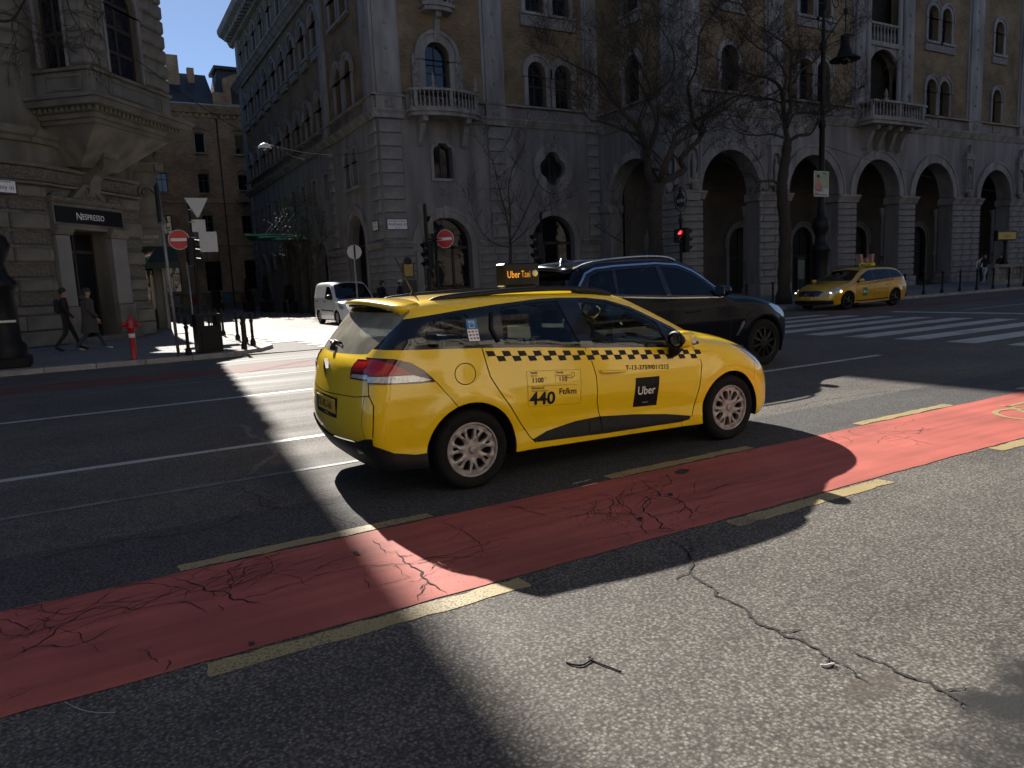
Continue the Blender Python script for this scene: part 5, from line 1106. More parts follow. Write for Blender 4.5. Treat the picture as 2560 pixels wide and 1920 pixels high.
for j in range(19):
    y = 19.25+j*.52; x = 4.55+(j % 2)*.3
    while x < 12.2:
        L = .62
        if not (x < 4.9 and y < 22): slab_piece(plaza, x+L/2, y+.25, L-.012, .508, .030, rnd.choice(('granite_light', 'granite_light', 'granite_mid')))
        x += L
pv = brick_mat('paving_far', (.235, .218, .20), (.20, .186, .172), (.13, .12, .11), .62, .52, .8)
_nt2 = pv.node_tree
for n in _nt2.nodes:
    if n.type == 'COMBXYZ':
        for l in list(n.inputs[0].links)+list(n.inputs[1].links): _nt2.links.remove(l)
        sp = [q for q in _nt2.nodes if q.type == 'SEPXYZ'][0]; _nt2.links.new(sp.outputs[0], n.inputs[0]); _nt2.links.new(sp.outputs[1], n.inputs[1])
sheet('far_paving', R4(4.34, 12.38, 29.15, 88), .029, 'paving_far', plaza)
for j in range(14):
    y = 19.12+j*.42; x = -2.6+(j % 2)*.2
    while x < 4.0:
        if math.hypot(max(0, x+.4-2.1), max(0, 21.1-y)) < 1.85: slab_piece(pav_l, x+.2, y+.21, .392, .412, .108, 'pavement_grey')
        x += .4
# ------------------------------------------------------------------ building helpers
pm('stone_b', (.205, .197, .192), .85, .45, 1.4, bump=.12, bscale=30, streak=.16); pm('stone_b2', (.235, .227, .22), .85, .45, 2.0, bump=.15, bscale=40, streak=.2)
pm('block_b', (.215, .207, .201), .85, .4, 1.3, bump=.2, bscale=35)
brick_mat('brick_b', (.225, .166, .098), (.165, .12, .07), (.15, .122, .09), .25, .075, .9)
flat('win_dark', (.02, .02, .022), .5); pm('wood_dark', (.035, .022, .015), .6, .4, 8)
def bglass(name, tint):
    m, nt, b = _mat(name); b.inputs['Base Color'].default_value = c4(tint); b.inputs['Roughness'].default_value = .04; b.inputs['Specular IOR Level'].default_value = .6
    tc = _n(nt, 'ShaderNodeTexCoord'); no = _n(nt, 'ShaderNodeTexNoise'); no.inputs['Scale'].default_value = 1.4; no.inputs['Detail'].default_value = 2; nt.links.new(tc.outputs['Object'], no.inputs['Vector'])
    bp = _n(nt, 'ShaderNodeBump'); bp.inputs['Strength'].default_value = .12; bp.inputs['Distance'].default_value = .05; nt.links.new(no.outputs[0], bp.inputs['Height']); nt.links.new(bp.outputs[0], b.inputs['Normal'])
flat('pane_inner', (.008, .008, .008), .5, spec=.2); bglass('pane_dark', (.006, .008, .011)); bglass('pane_blue', (.008, .012, .02))
pm('room_dark', (.02, .018, .016), .9)
def FR(o, u, n): return (Vector(o), Vector(u), Vector(n))
def W3(fr, a, z, d=0): return fr[0]+fr[1]*a+Vector((0, 0, 1))*z+fr[2]*d
def fbox(fr, u0, u1, z0, z1, d0, d1, name, mat, parent, bev=0.0):
    c = W3(fr, (u0+u1)/2, (z0+z1)/2, (d0+d1)/2); ang = math.atan2(fr[1].y, fr[1].x); m = MB()
    (m.bbox if bev else m.box)(*( (tuple(c), (u1-u0, abs(d1-d0), z1-z0), bev, ang) if bev else (tuple(c), (u1-u0, abs(d1-d0), z1-z0), ang)))
    return m.build(name, mat, parent)
def mould(fr, u0, u1, prof, name, mat, parent, caps=True):
    """horizontal moulding: (d,z) profile run from u0 to u1"""
    m = MB(); n = len(prof); V = [W3(fr, u0, z, d) for d, z in prof]+[W3(fr, u1, z, d) for d, z in prof]
    m.add(V, [(i, (i+1) % n, n+(i+1) % n, n+i) for i in range(n)]+[tuple(range(n))[::-1], tuple(range(n, 2*n))]); return m.build(name, mat, parent)
def stepprof(z, h, d, k=3):
    """simple stepped cornice profile, growing outwards upwards"""
    p = [(0, z)]
    for i in range(k): zz = z+h*i/k; dd = d*(i+1)/k; p += [(dd*.8, zz), (dd, zz+h/k*.5)]
    return p+[(d, z+h), (0, z+h)]
def win(fr, u0, u1, z0, zs, parent, arched=True, depth=.28, vert=1, trans=(.62,), sur=.16, proud=.07, sill=True, glass='pane_dark', stone='stone_b2', cap=True, rise=None, bar=.05, wood='win_dark'):
    poly = arch(u0, u1, z0, zs, 12, rise) if arched else rect(u0, u1, z0, zs); top = max(p[1] for p in poly)
    t = .07; inn = arch(u0+t, u1-t, z0+t, zs, 12, None if rise is None else max(.02, rise-t)) if arched else rect(u0+t, u1-t, z0+t, zs-t)
    m = MB().slab(fr, poly, [inn], -depth-.08, -depth)
    ang = math.atan2(fr[1].y, fr[1].x)
    def bx_(a0, a1, b0, b1): m.box(tuple(W3(fr, (a0+a1)/2, (b0+b1)/2, -depth-.035)), (a1-a0, .07, b1-b0), ang)
    for i in range(vert):
        c = u0+(u1-u0)*(i+1)/(vert+1); bx_(c-bar/2, c+bar/2, z0, top-.04 if vert == 1 else zs)
    for f in trans: zz = z0+(zs-z0)*f if f <= 1 else z0+f; bx_(u0+.02, u1-.02, zz-bar*.6, zz+bar*.6)
    w = m.build('window', wood, parent)
    MB().slab(fr, poly, [], -depth-.06, -depth-.05).build('pane', glass, w)
    if sur:
        if arched: o = arch(u0-sur, u1+sur, z0, zs, 14, None if rise is None else rise+sur); MB().slab(fr, o, [poly], -.02, proud).build('architrave', stone, w); o2 = arch(u0-sur*1.5, u1+sur*1.5, zs-.25, zs, 14, None if rise is None else rise+sur*1.5); i2 = arch(u0-sur, u1+sur, zs-.25, zs, 14, None if rise is None else rise+sur); MB().slab(fr, o2, [i2], -.02, proud*1.8).build('hood_mould', stone, w)
        else: MB().slab(fr, rect(u0-sur, u1+sur, z0-.02, zs+sur), [poly], -.02, proud).build('architrave', stone, w)
    if sill: fbox(fr, u0-sur-.1, u1+sur+.1, z0-.16, z0-.02, -.02, .2, 'sill', stone, w)
    return poly
def wall(fr, outline, holes, name, mat, parent, th=.4): return MB().slab(fr, outline, holes, -th, 0).build(name, mat, parent)
BM = {}
def block(parent, fr, u0, u1, z0, z1, proud, mat, name='stone_block', bev=.03, dep=.06):
    L, h, d = round(u1-u0-.02, 2), round(z1-z0-.025, 3), proud+dep
    key = (L, h, d, mat)
    if key not in BM: BM[key] = MB().bbox((0, 0, 0), (L, d, h), bev).mesh('stone_block', mat)
    o = bpy.data.objects.new(name, BM[key]); COL.objects.link(o); o.parent = parent; c = W3(fr, (u0+u1)/2, (z0+z1)/2, (proud-dep)/2)
    M = Matrix.Translation(c) @ Matrix.Rotation(math.atan2(fr[1].y, fr[1].x), 4, 'Z'); o.matrix_parent_inverse = pinv(parent); o.matrix_basis = M; return o
def courses(parent, fr, u0, u1, z0, z1, h, holes, L=1.0, proud=.04, mat='block_b', seedoff=0, bev=.03):
    n = max(1, round((z1-z0)/h)); h = (z1-z0)/n
    for r in range(n):
        a, b = z0+r*h, z0+(r+1)*h; cuts = []
        for hp in holes:
            xs = []
            for i in range(len(hp)):
                (x1, y1), (x2, y2) = hp[i], hp[(i+1) % len(hp)]
                for t in np.linspace(0, 1, 9 if math.dist(hp[i], hp[(i+1) % len(hp)]) < 1 else 70):
                    y = y1+(y2-y1)*t
                    if a-.01 <= y <= b+.01: xs.append(x1+(x2-x1)*t)
            ys = [q[1] for q in hp]
            if min(ys) < b and max(ys) > a and xs: cuts.append((min(xs), max(xs)))
        iv = [(u0, u1)]
        for c0, c1 in cuts:
            nv = []
            for s, e in iv:
                if c1 <= s or c0 >= e: nv.append((s, e)); continue
                if c0 > s: nv.append((s, c0))
                if c1 < e: nv.append((c1, e))
            iv = nv
        for s, e in iv:
            if e-s < .12: continue
            k = max(1, round((e-s)/L)); off = (.5/k if (r+seedoff) % 2 and k > 1 else 0)
            ed = [s]+[s+(e-s)*(i+off)/k for i in range(1 if not off else 0, k) if (i+off) > 0]+[e]
            ed = sorted(set(round(q, 3) for q in ed))
            for p, q in zip(ed[:-1], ed[1:]):
                if q-p > .1: block(parent, fr, p, q, a, b, proud, mat, bev=bev)
BALM = {}
def baluster_mesh(h, r, mat):
    k = (round(h, 2), round(r, 3), mat)
    if k not in BALM: BALM[k] = MB().lathe([(r*.9, 0), (r*.9, h*.08), (r*.45, h*.12), (r*.95, h*.36), (r*.85, h*.45), (r*.4, h*.75), (r*.5, h*.85), (r*.9, h*.92), (r*.9, h)], seg=8).mesh('baluster', mat)
    return BALM[k]
def balcony(fr, uc, w, z, d, parent, mat='stone_b2', h=.95, corb=2, n=12, bow=.25, name='balcony'):
    """bow-fronted slab balcony with balusters, cap rail and scroll corbels; z = floor"""
    b = empty(name, tuple(W3(fr, uc, z, 0))); b.parent = parent; b.matrix_parent_inverse = pinv(parent)
    N_ = 16; f = [(uc-w/2, 0)]+[(uc-w/2+w*i/N_, d-bow+bow*math.sin(math.pi*i/N_)**.7) for i in range(N_+1)]+[(uc+w/2, 0)]
    def plan(pts, z0, z1, nm, mt, grow=0):
        m = MB(); k = len(pts); P = [((a-uc)*(1+grow/w*2)+uc, dd*(1+grow/d) if dd > 0 else 0) for a, dd in pts]
        m.add([W3(fr, a, z0, dd) for a, dd in P]+[W3(fr, a, z1, dd) for a, dd in P], [(i, (i+1) % k, k+(i+1) % k, k+i) for i in range(k)]+[tuple(range(k))[::-1], tuple(range(k, 2*k))]); return m.build(nm, mt, b)
    plan(f, z-.14, z, 'floor_slab', mat, .1); plan(f, z-.32, z-.14, 'floor_moulding', mat, 0); plan(f, z+h-.12, z+h, 'cap_rail', mat, .05); plan(f, z, z+.10, 'base_rail', mat, -.02)
    path = [(a, dd-.08) for a, dd in f[1:-1]]; path = [(f[0][0]+.08, .1)]+[(min(max(a, uc-w/2+.08), uc+w/2-.08), dd) for a, dd in path]+[(f[-1][0]-.08, .1)]
    P = resample(path, False, .02); tot = (len(P)-1); bm = baluster_mesh(h-.22, .065, mat)
    for i in range(n*2+2):
        a, dd = P[int(tot*(i+.5)/(n*2+2))]
        if i % 8 == 3 or i == 0:
            m = MB().box(tuple(W3(fr, a, z+h*.5, dd)), (.16, .16, h-.2), math.atan2(fr[1].y, fr[1].x)); m.build('pedestal', mat, b); continue
        o = bpy.data.objects.new('baluster', bm); COL.objects.link(o); o.parent = b; o.matrix_parent_inverse = pinv(b); o.location = W3(fr, a, z+.1, dd)
    for i in range(corb):
        a = uc-w*.32+(w*.64)*i/max(1, corb-1) if corb > 1 else uc
        pr = [(0, z-.32), (d*.75, z-.32), (d*.72, z-.55), (d*.5, z-.62), (d*.42, z-.85), (d*.3, z-1.2), (d*.22, z-1.5), (d*.1, z-1.62), (0, z-1.5)]
        mould(fr, a-.14, a+.14, pr, 'corbel', mat, b)
    return b

# ------------------------------------------------------------------ the palace with arcade (Andrassy corner)
def palace():
    B = empty('palace', (26.0, 34, .1), 0, 'large stone and yellow brick palace with arched arcade, balconies and round-arched windows behind the trees', 'building')
    H = 22.6
    # --- arcade wing front
    fa = FR((0, 28, 0), (1, 0, 0), (0, -1, 0)); holes, X1 = [], 68
    arcs = [(27.36, 31.55), (33.8, 38.03), (39.57, 43.79), (45.35, 49.57), (52.7, 56.54), (58.6, 62.4)]
    for a, b in arcs: holes.append(arch(a, b, .1, 5.6, 20))
    wall(fa, rect(26.135, X1, .1, 10.45), holes, 'arcade_wall', 'stone_b', B, .9)
    for i, (a, b) in enumerate(arcs):
        MB().slab(fa, arch(a-.42, b+.42, 5.6, 5.6, 24), [arch(a, b, 5.6, 5.6, 20)], -.02, .07).build('archivolt', 'stone_b2', B)
        MB().slab(fa, arch(a-.55, b+.55, 5.6, 5.6, 24), [arch(a-.42, b+.42, 5.6, 5.6, 24)], -.02, .12).build('archivolt', 'stone_b2', B)
    piers = [(26.12, 27.36), (31.55, 33.8), (38.03, 39.57), (43.79, 45.35), (49.57, 52.7), (56.54, 58.6)]
    for a, b in piers:
        courses(B, fa, a-.06, b+.06, .75, 5.15, .36, [], 1.3, .10, 'block_b', 0, .05)
        fbox(fa, a-.14, b+.14, .1, .72, -.9, .2, 'plinth', 'stone_b2', B, .03)
        mould(fa, a-.18, b+.18, [(-.9, 5.18), (.10, 5.18), (.14, 5.3), (.22, 5.42), (.28, 5.5), (.28, 5.58), (-.9, 5.58)], 'impost', 'stone_b2', B)
        for x in ((a+.25, b-.25) if b-a > 1 else ((a+b)/2,)):
            c = W3(fa, x, 0, -1.15); MB().lathe([(.24, .1), (.24, .5), (.17, .6), (.165, 2.0), (.20, 2.02), (.20, 2.1), (.16, 2.12), (.15, 4.4), (.19, 4.5), (.27, 4.85), (.27, 5.0)], (c.x, c.y, 0), 12).build('column', 'stone_b2', B)
    # niches on the wide piers
    def niche(fr, u, z, nm='niche'):
        n = empty(nm, tuple(W3(fr, u, z, 0))); n.parent = B; n.matrix_parent_inverse = pinv(B)
        ang = math.atan2(fr[1].y, fr[1].x)
        MB().slab(fr, rect(u-.48, u+.48, z, z+2.15), [arch(u-.3, u+.3, z+.25, z+1.45, 8)], 0, .16).build('niche_frame', 'stone_b2', n)
        MB().slab(fr, [(u-.58, z+2.15), (u+.58, z+2.15), (u+.3, z+2.5), (u+.12, z+2.55), (u, z+3.1), (u-.12, z+2.55), (u-.3, z+2.5)], [], 0, .24).build('niche_gable', 'stone_b2', n)
        c = W3(fr, u, 0, .24); MB().lathe([(.16, z-.3), (.26, z), (.24, z+.1)], (c.x, c.y, 0), 8).build('niche_bracket', 'stone_b2', n)
        c = W3(fr, u, 0, .12); MB().lathe([(.10, z+.25), (.15, z+.4), (.10, z+.7), (.16, z+.95), (.13, z+1.15), (.05, z+1.22), (.08, z+1.32), (.06, z+1.45), (.01, z+1.5)], (c.x, c.y, 0), 10).build('figure', 'stone_b2', n)
        for s in (-.42, .42):
            c = W3(fr, u+s, 0, .2); MB().lathe([(.06, z), (.06, z+2.2), (.085, z+2.3), (.01, z+2.75)], (c.x, c.y, 0), 6).build('pinnacle', 'stone_b2', n)
    for u in (32.67, 51.1, 57.6): niche(fa, u, 5.9)
    for u in (26.75,): niche(fa, u, 5.9)
    # belt and parapet of the first floor
    mould(fa, 26.0, X1, stepprof(9.4, .38, .3), 'belt_cornice', 'stone_b2', B); mould(fa, 26.0, X1, [(0, 10.42), (.28, 10.42), (.3, 10.5), (.0, 10.56)], 'ledge', 'stone_b2', B)
    for x in np.arange(34.4, 38, 1.45): fbox(fa, x, x+1.1, 9.88, 10.34, 0, .05, 'carved_panel', 'stone_carved', B)
    for x in (46.2, 47.6, 53.9): fbox(fa, x, x+1.05, 9.88, 10.34, 0, .05, 'carved_panel', 'stone_carved', B)
    # upper brick wall with windows
    up = [(28.76, 29.95)]; pairs = [(34.55, 35.65), (36.0, 37.1), (46.2, 47.25), (47.6, 48.65)]; sing = [(53.7, 54.75), (60.0, 61.05)]
    hh = []
    for u0, u1 in up+pairs+sing: hh.append(win(fa, u0, u1, 10.62, 12.2, B, sur=.2, sill=False, glass='pane_blue', depth=.34)); 
    for u0, u1 in up+pairs+sing: hh.append(win(fa, u0, u1, 14.95, 16.5, B, sur=.2, glass='pane_blue', depth=.34)); 
    for c0, c1 in ((34.4, 37.3), (46.0, 48.85), (53.5, 54.95), (28.5, 30.2)): fbox(fa, c0-.15, c1+.15, 14.35, 14.75, 0, .14, 'carved_apron', 'stone_carved', B)
    log = [arch(40.3, 43.3, 10.56, 12.4, 16), rect(40.3, 43.3, 14.7, 19.0)]
    wall(fa, rect(26.135, X1, 10.5, H), hh+log, 'brick_wall', 'brick_b', B, .5)
    # loggia bay
    lg = empty('loggia', tuple(W3(fa, 41.8, 10.5, 0))); lg.parent = B; lg.matrix_parent_inverse = pinv(B)
    MB().slab(fa, rect(40.1, 43.55, 10.56, 14.0), [log[0]], -.3, .15).build('loggia_arch', 'stone_b2', lg); fbox(fa, 40.1, 43.55, 14.0, 14.25, -.3, .28, 'loggia_floor', 'stone_b2', lg)
    fbox(fa, 40.3, 43.35, 15.2, 15.32, -.1, .2, 'loggia_rail', 'stone_b2', lg)
    for i in range(9):
        c = W3(fa, 40.55+i*.32, 0, .08); o = bpy.data.objects.new('baluster', baluster_mesh(.94, .09, 'stone_b2')); COL.objects.link(o); o.parent = lg; o.matrix_parent_inverse = pinv(lg); o.location = (c.x, c.y, 14.26)
    for x in (40.2, 43.1, 43.55):
        c = W3(fa, x, 0, .22); MB().lathe([(.2, 10.6), (.15, 10.8), (.14, 13.2), (.2, 13.4), (.2, 13.6), (.14, 13.7), (.14, 17.6), (.2, 17.8)], (c.x, c.y, 0), 10).build('loggia_column', 'stone_b2', lg)
    fbox(fa, 40.3, 43.3, 10.5, 19.0, -1.7, -1.6, 'loggia_back', 'stone_b', lg); wb = FR((0, 29.6, 0), (1, 0, 0), (0, -1, 0)); win(wb, 41.0, 42.4, 10.6, 12.4, B, sur=0, sill=False, depth=-.03)
    balcony(fa, 41.8, 5.0, 9.75, 1.35, B, corb=4, n=11, bow=.12)
    for x in (40.6, 42.9): 
        c = W3(fa, x, 0, 1.1); MB().lathe([(.1, 10.7), (.14, 10.85), (.06, 10.95), (.12, 11.1), (.02, 11.4)], (c.x, c.y, 0), 8).build('finial', 'stone_b2', B)
    # stone pilasters on the brick
    for a, b in ((26.12, 27.13), (32.04, 33.11), (39.22, 40.08), (43.81, 44.63), (50.83, 52.16), (57.06, 58.2)):
        fbox(fa, a, b, 10.56, H, 0, .16, 'pilaster', 'stone_b2', B); fbox(fa, max(a-.16, 26.14), max(a, 26.15), 10.56, H, 0, .05, 'quoin_strip', 'stone_b2', B); fbox(fa, b, b+.16, 10.56, H, 0, .05, 'quoin_strip', 'stone_b2', B)
        fbox(fa, a-.1, b+.1, 9.75, 10.42, 0, .22, 'pedestal', 'stone_b2', B); fbox(fa, (a+b)/2-.25, (a+b)/2+.25, 9.9, 10.3, .2, .26, 'rosette', 'stone_carved', B)
        for z in np.arange(11.4, 20, 1.15): fbox(fa, (a+b)/2-.07, (a+b)/2+.07, z, z+.14, .15, .22, 'boss', 'stone_b2', B)
    # --- return wall of the wing (x = 26.12)
    fr_ = FR((26.12, 0, 0), (0, 1, 0), (-1, 0, 0)); ra = arch(29.5, 33.9, .1, 5.5, 20)
    wall(fr_, rect(28.012, 34.82, .1, 10.45), [ra], 'return_wall', 'stone_b', B, .9)
    MB().slab(fr_, arch(29.1, 34.3, 5.5, 5.5, 24), [arch(29.5, 33.9, 5.5, 5.5, 20)], -.02, .09).build('archivolt', 'stone_b2', B)
    courses(B, fr_, 27.93, 29.5, .75, 5.1, .36, [], 1.6, .10, 'block_b', 0, .05); fbox(fr_, 27.85, 29.6, .1, .72, -.9, .18, 'plinth', 'stone_b2', B, .03)
    mould(fr_, 27.75, 29.7, [(-.9, 5.1), (.10, 5.1), (.22, 5.34), (.28, 5.5), (-.9, 5.5)], 'impost', 'stone_b2', B); mould(fr_, 33.8, 34.83, [(-.9, 5.1), (.10, 5.1), (.22, 5.34), (.28, 5.5), (-.9, 5.5)], 'impost', 'stone_b2', B)
    niche(fr_, 28.7, 5.9)
    mould(fr_, 27.75, 34.8, stepprof(9.4, .38, .3), 'belt_cornice', 'stone_b2', B); mould(fr_, 27.75, 34.8, [(0, 10.42), (.28, 10.42), (.3, 10.5), (0, 10.56)], 'ledge', 'stone_b2', B)
    h2 = [win(fr_, 31.1, 32.3, 10.62, 12.4, B, sur=.2, sill=False), win(fr_, 31.1, 32.3, 15.1, 16.7, B, sur=.2)]
    wall(fr_, rect(28.012, 34.82, 10.5, H), h2, 'brick_wall', 'brick_b', B, .5); fbox(fr_, 28, 29.3, 10.56, H, 0, .16, 'pilaster', 'stone_b2', B); fbox(fr_, 27.84, 29.4, 9.75, 10.42, 0, .22, 'pedestal', 'stone_b2', B); fbox(fr_, 30.8, 32.6, 14.5, 14.9, 0, .14, 'carved_apron', 'stone_carved', B)
    # arcade interior
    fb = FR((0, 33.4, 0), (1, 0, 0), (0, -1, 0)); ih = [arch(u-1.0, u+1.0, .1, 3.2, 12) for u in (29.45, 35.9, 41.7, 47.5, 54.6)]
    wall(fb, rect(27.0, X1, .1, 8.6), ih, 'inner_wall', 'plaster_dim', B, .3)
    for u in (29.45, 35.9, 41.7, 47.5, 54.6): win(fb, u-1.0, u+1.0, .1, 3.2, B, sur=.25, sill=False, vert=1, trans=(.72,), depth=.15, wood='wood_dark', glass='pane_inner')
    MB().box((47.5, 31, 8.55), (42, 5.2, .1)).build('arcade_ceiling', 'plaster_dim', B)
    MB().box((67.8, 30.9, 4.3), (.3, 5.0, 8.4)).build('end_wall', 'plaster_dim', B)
    # --- corner pavilion
    fp = FR((0, 34.83, 0), (1, 0, 0), (0, -1, 0)); hp = []
    d1 = arch(14.91, 17.71, .1, 3.5, 18); d2 = arch(21.5, 24.26, .1, 3.65, 18); hp += [d1, d2]
    quat = []; 
    for k in range(4):
        cx, cz = 22.95+.36*math.cos(math.pi/2*k), 7.55+.40*math.sin(math.pi/2*k)
        quat += [(cx+.48*math.cos(math.pi/2*k+t), cz+.5*math.sin(math.pi/2*k+t)) for t in np.linspace(-1.25, 1.25, 9)]
    sw = spline([(15.8, 6.84), (16.86, 6.84), (16.86, 8.1), (16.8, 8.35), (16.6, 8.42), (16.55, 8.56), (16.1, 8.56), (16.05, 8.42), (15.86, 8.35), (15.8, 8.1)], True, 1)
    hp += [quat, sw]
    wall(fp, rect(12.965, 26.11, .1, 10.7), hp, 'ground_wall', 'stone_b', B, .5)
    for d in (d1, d2):
        u0, u1 = d[0][0], d[1][0]; zs = 3.5 if d is d1 else 3.65
        win(fp, u0, u1, .1, zs, B, sur=.34, proud=.05, sill=False, vert=2, trans=(.35, .97), depth=.35, glass='pane_dark', wood='wood_dark', bar=.13)
        MB().slab(fp, [((u0+u1)/2-.12, zs+1.35), ((u0+u1)/2+.12, zs+1.35), ((u0+u1)/2+.18, zs+1.95), ((u0+u1)/2-.18, zs+1.95)], [], 0, .16).build('keystone', 'stone_b2', B)
    courses(B, fp, 12.9, 26.1, .7, 3.36, .38, [arch(u0-.36, u1+.36, .1, zs, 18) for u0, u1, zs in ((14.91, 17.71, 3.5), (21.5, 24.26, 3.65))], 1.15, .05, 'block_b', 0, .035)
    for a, b in ((12.85, 14.5), (18.1, 21.1), (24.65, 26.1)): mould(fp, a, b, [(0, 3.42), (.1, 3.44), (.14, 3.55), (.2, 3.62), (.2, 3.72), (0, 3.78)], 'string_course', 'stone_b2', B); fbox(fp, a, b, .1, .68, 0, .12, 'plinth', 'stone_b2', B, .02)
    for z in np.arange(4.2, 9.4, .47):      # fine ashlar joints
        pass
    qw = MB(); sc = lambda k: [(22.95+(x-22.95)*k, 7.55+(z-7.55)*k) for x, z in quat]
    qq = MB().slab(fp, sc(1.0), [sc(.88)], -.4, -.3).build('quatrefoil_window', 'win_dark', B); MB().slab(fp, quat, [], -.36, -.35).build('pane', 'pane_dark', qq); MB().slab(fp, ell(22.95, 7.55, 1.12, 1.16, 28), [quat], -.02, .06).build('architrave', 'stone_b2', qq); MB().slab(fp, ell(22.95, 7.55, 1.28, 1.32, 28), [ell(22.95, 7.55, 1.12, 1.16, 28)], -.02, .1).build('hood_mould', 'stone_b2', qq)
    for a in ((22.92, 22.98, 6.75, 8.4),): fbox(fp, *a, -.36, -.3, 'glazing_bar', 'win_dark', qq)
    sq = MB().slab(fp, sw, [[(16.33+(x-16.33)*.9, 7.7+(z-7.7)*.94) for x, z in sw]], -.34, -.26).build('window', 'win_dark', B); MB().slab(fp, sw, [], -.33, -.32).build('pane', 'pane_dark', sq); MB().slab(fp, [(16.33+(x-16.33)*1.3, 7.72+(z-7.72)*1.16) for x, z in sw], [sw], -.02, .07).build('architrave', 'stone_b2', sq); fbox(fp, 16.29, 16.37, 6.85, 8.5, -.33, -.27, 'glazing_bar', 'win_dark', sq)
    for x in (16.33, 22.95): fbox(fp, x-.2, x+.2, 6.0 if x < 20 else 5.55, 6.35 if x < 20 else 5.95, 0, .05, 'carved_panel', 'stone_carved', B)
    # rusticated pilaster strips
    for a, b in ((13.0, 14.15), (18.95, 19.95), (25.3, 26.1)):
        courses(B, fp, a, b, 3.85, 9.55, .62, [], 2, .12, 'block_b', 0, .03); fbox(fp, a-.12, b+.12, 9.6, 9.9, 0, .2, 'capital', 'stone_b2', B)
        fbox(fp, a, b, 10.75, H, 0, .16, 'pilaster', 'stone_b2', B)
        for s in (a-.16, b): fbox(fp, s, s+.16, 10.75, H, 0, .05, 'quoin_strip', 'stone_b2', B)
        fbox(fp, a-.08, b+.08, 9.98, 10.62, 0, .2, 'pedestal', 'stone_b2', B); fbox(fp, (a+b)/2-.22, (a+b)/2+.22, 10.1, 10.5, .18, .24, 'rosette', 'stone_carved', B)
        for z in np.arange(11.6, 20, 1.15): fbox(fp, (a+b)/2-.07, (a+b)/2+.07, z, z+.14, .15, .22, 'boss', 'stone_b2', B)
    mould(fp, 12.7, 26.0, stepprof(9.62, .36, .3), 'belt_cornice', 'stone_b2', B); mould(fp, 12.7, 26.0, [(0, 10.62), (.26, 10.62), (.28, 10.7), (0, 10.78)], 'ledge', 'stone_b2', B)
    hu = [win(fp, 15.63, 16.95, 10.75, 12.75, B, sur=.36, proud=.1, sill=False, glass='pane_blue')]
    for u0, u1 in ((21.55, 22.68), (23.26, 24.34)): hu.append(win(fp, u0, u1, 10.78, 12.5, B, sur=.24, proud=.1, sill=False)); fbox(fp, u0-.1, u1+.1, 10.0, 10.55, 0, .06, 'carved_panel', 'stone_carved', B)
    for u0, u1 in ((15.63, 16.95), (21.55, 22.68), (23.26, 24.34)): hu.append(win(fp, u0, u1, 15.55, 17.1, B, sur=.24, proud=.1, glass='pane_blue'))
    wall(fp, rect(12.965, 26.11, 10.7, H), hu, 'brick_wall', 'brick_b', B, .5); fbox(fp, 21.2, 24.7, 14.8, 15.35, 0, .16, 'carved_apron', 'stone_carved', B)
    for x in (15.1, 17.45): fbox(fp, x-.2, x+.2, 10.75, 12.75, 0, .12, 'window_pilaster', 'stone_carved', B)
    balcony(fp, 16.3, 3.7, 9.98, 1.25, B, corb=2, n=10, bow=.55); balcony(fp, 16.3, 1.5, 15.0, .8, B, corb=1, n=3, bow=.2)
    for x in (15.6, 17.9):
        c = W3(fp, x, 0, .95); MB().lathe([(.1, 10.93), (.14, 11.05), (.06, 11.15), (.12, 11.3), (.02, 11.7)], (c.x, c.y, 0), 8).build('finial', 'stone_b2', B)
    # plaques and street signs
    def splate(fr, u, z, w, h, lines, nm='street_sign'):
        s = fbox(fr, u-w/2, u+w/2, z-h/2, z+h/2, .05, .16, nm, 'sign_navy', B); fbox(fr, u-w/2+.04, u+w/2-.04, z-h/2+.04, z+h/2-.04, .15, .165, 'sign_face', 'sign_white', s)
        for tx, sz, dz in lines: text_on('sign_lettering', tx, sz, (W3(fr, u, z+dz, .17), fr[1], fr[2]), 'decal_black', s, 'CENTER', .004)
        return s
    splate(fp, 13.6, 4.55, 1.1, .55, (('VI. kerület Terézváros', .10, .12), ('Andrássy út', .2, -.06), ('22 - 26', .09, -.2)))
    pq = fbox(fp, 13.75, 14.35, 1.95, 2.65, .05, .13, 'brass_plaque', 'brass', B); MB().sphere(tuple(W3(fp, 14.05, 2.75, .1)), .2, 12, 8, (1, .5, 1)).build('plaque_crest', 'wood_dark', pq); fbox(fp, 13.82, 14.28, 2.0, 2.6, .12, .14, 'plaque_face', 'brass_pale', pq)
    fbox(fp, 13.6, 14.45, .95, 1.8, .05, .12, 'dark_plaque', 'slate', B)
    # --- side-street elevation
    fs = FR((12.95, 0, 0), (0, 1, 0), (-1, 0, 0)); YE = 67.2; hs = [arch(37.6, 40.6, .1, 3.9, 16)]; hu = []
    win(fs, 37.6, 40.6, .1, 3.9, B, sur=.34, proud=.06, sill=False, vert=2, trans=(.35, .97), depth=.6, wood='wood_dark', bar=.12)
    ys = [43.9+2.6*i for i in range(9)]
    for y0, y1 in ((38.0, 38.75), (39.3, 40.05)): hs.append(win(fs, y0, y1, 6.85, 8.3, B, rise=.5, sur=.14, vert=0, trans=()))
    for y in ys: hs.append(win(fs, y-.45, y+.45, 6.8, 8.2, B, arched=False, sur=.16, vert=0, trans=(), sill=False))
    for y in (46.0, 50.5): hs.append(win(fs, y-1.2, y+1.2, .1, 3.2, B, sur=.3, sill=False, depth=.5, vert=1))
    for y in (54.5, 57.5, 60.4, 63.3): hs.append(win(fs, y-.85, y+.85, .1, 3.4, B, sur=.25, sill=False, depth=.5, vert=1))
    wall(fs, rect(34.842, YE, .1, 10.7), hs, 'ground_wall', 'stone_b', B, .6)
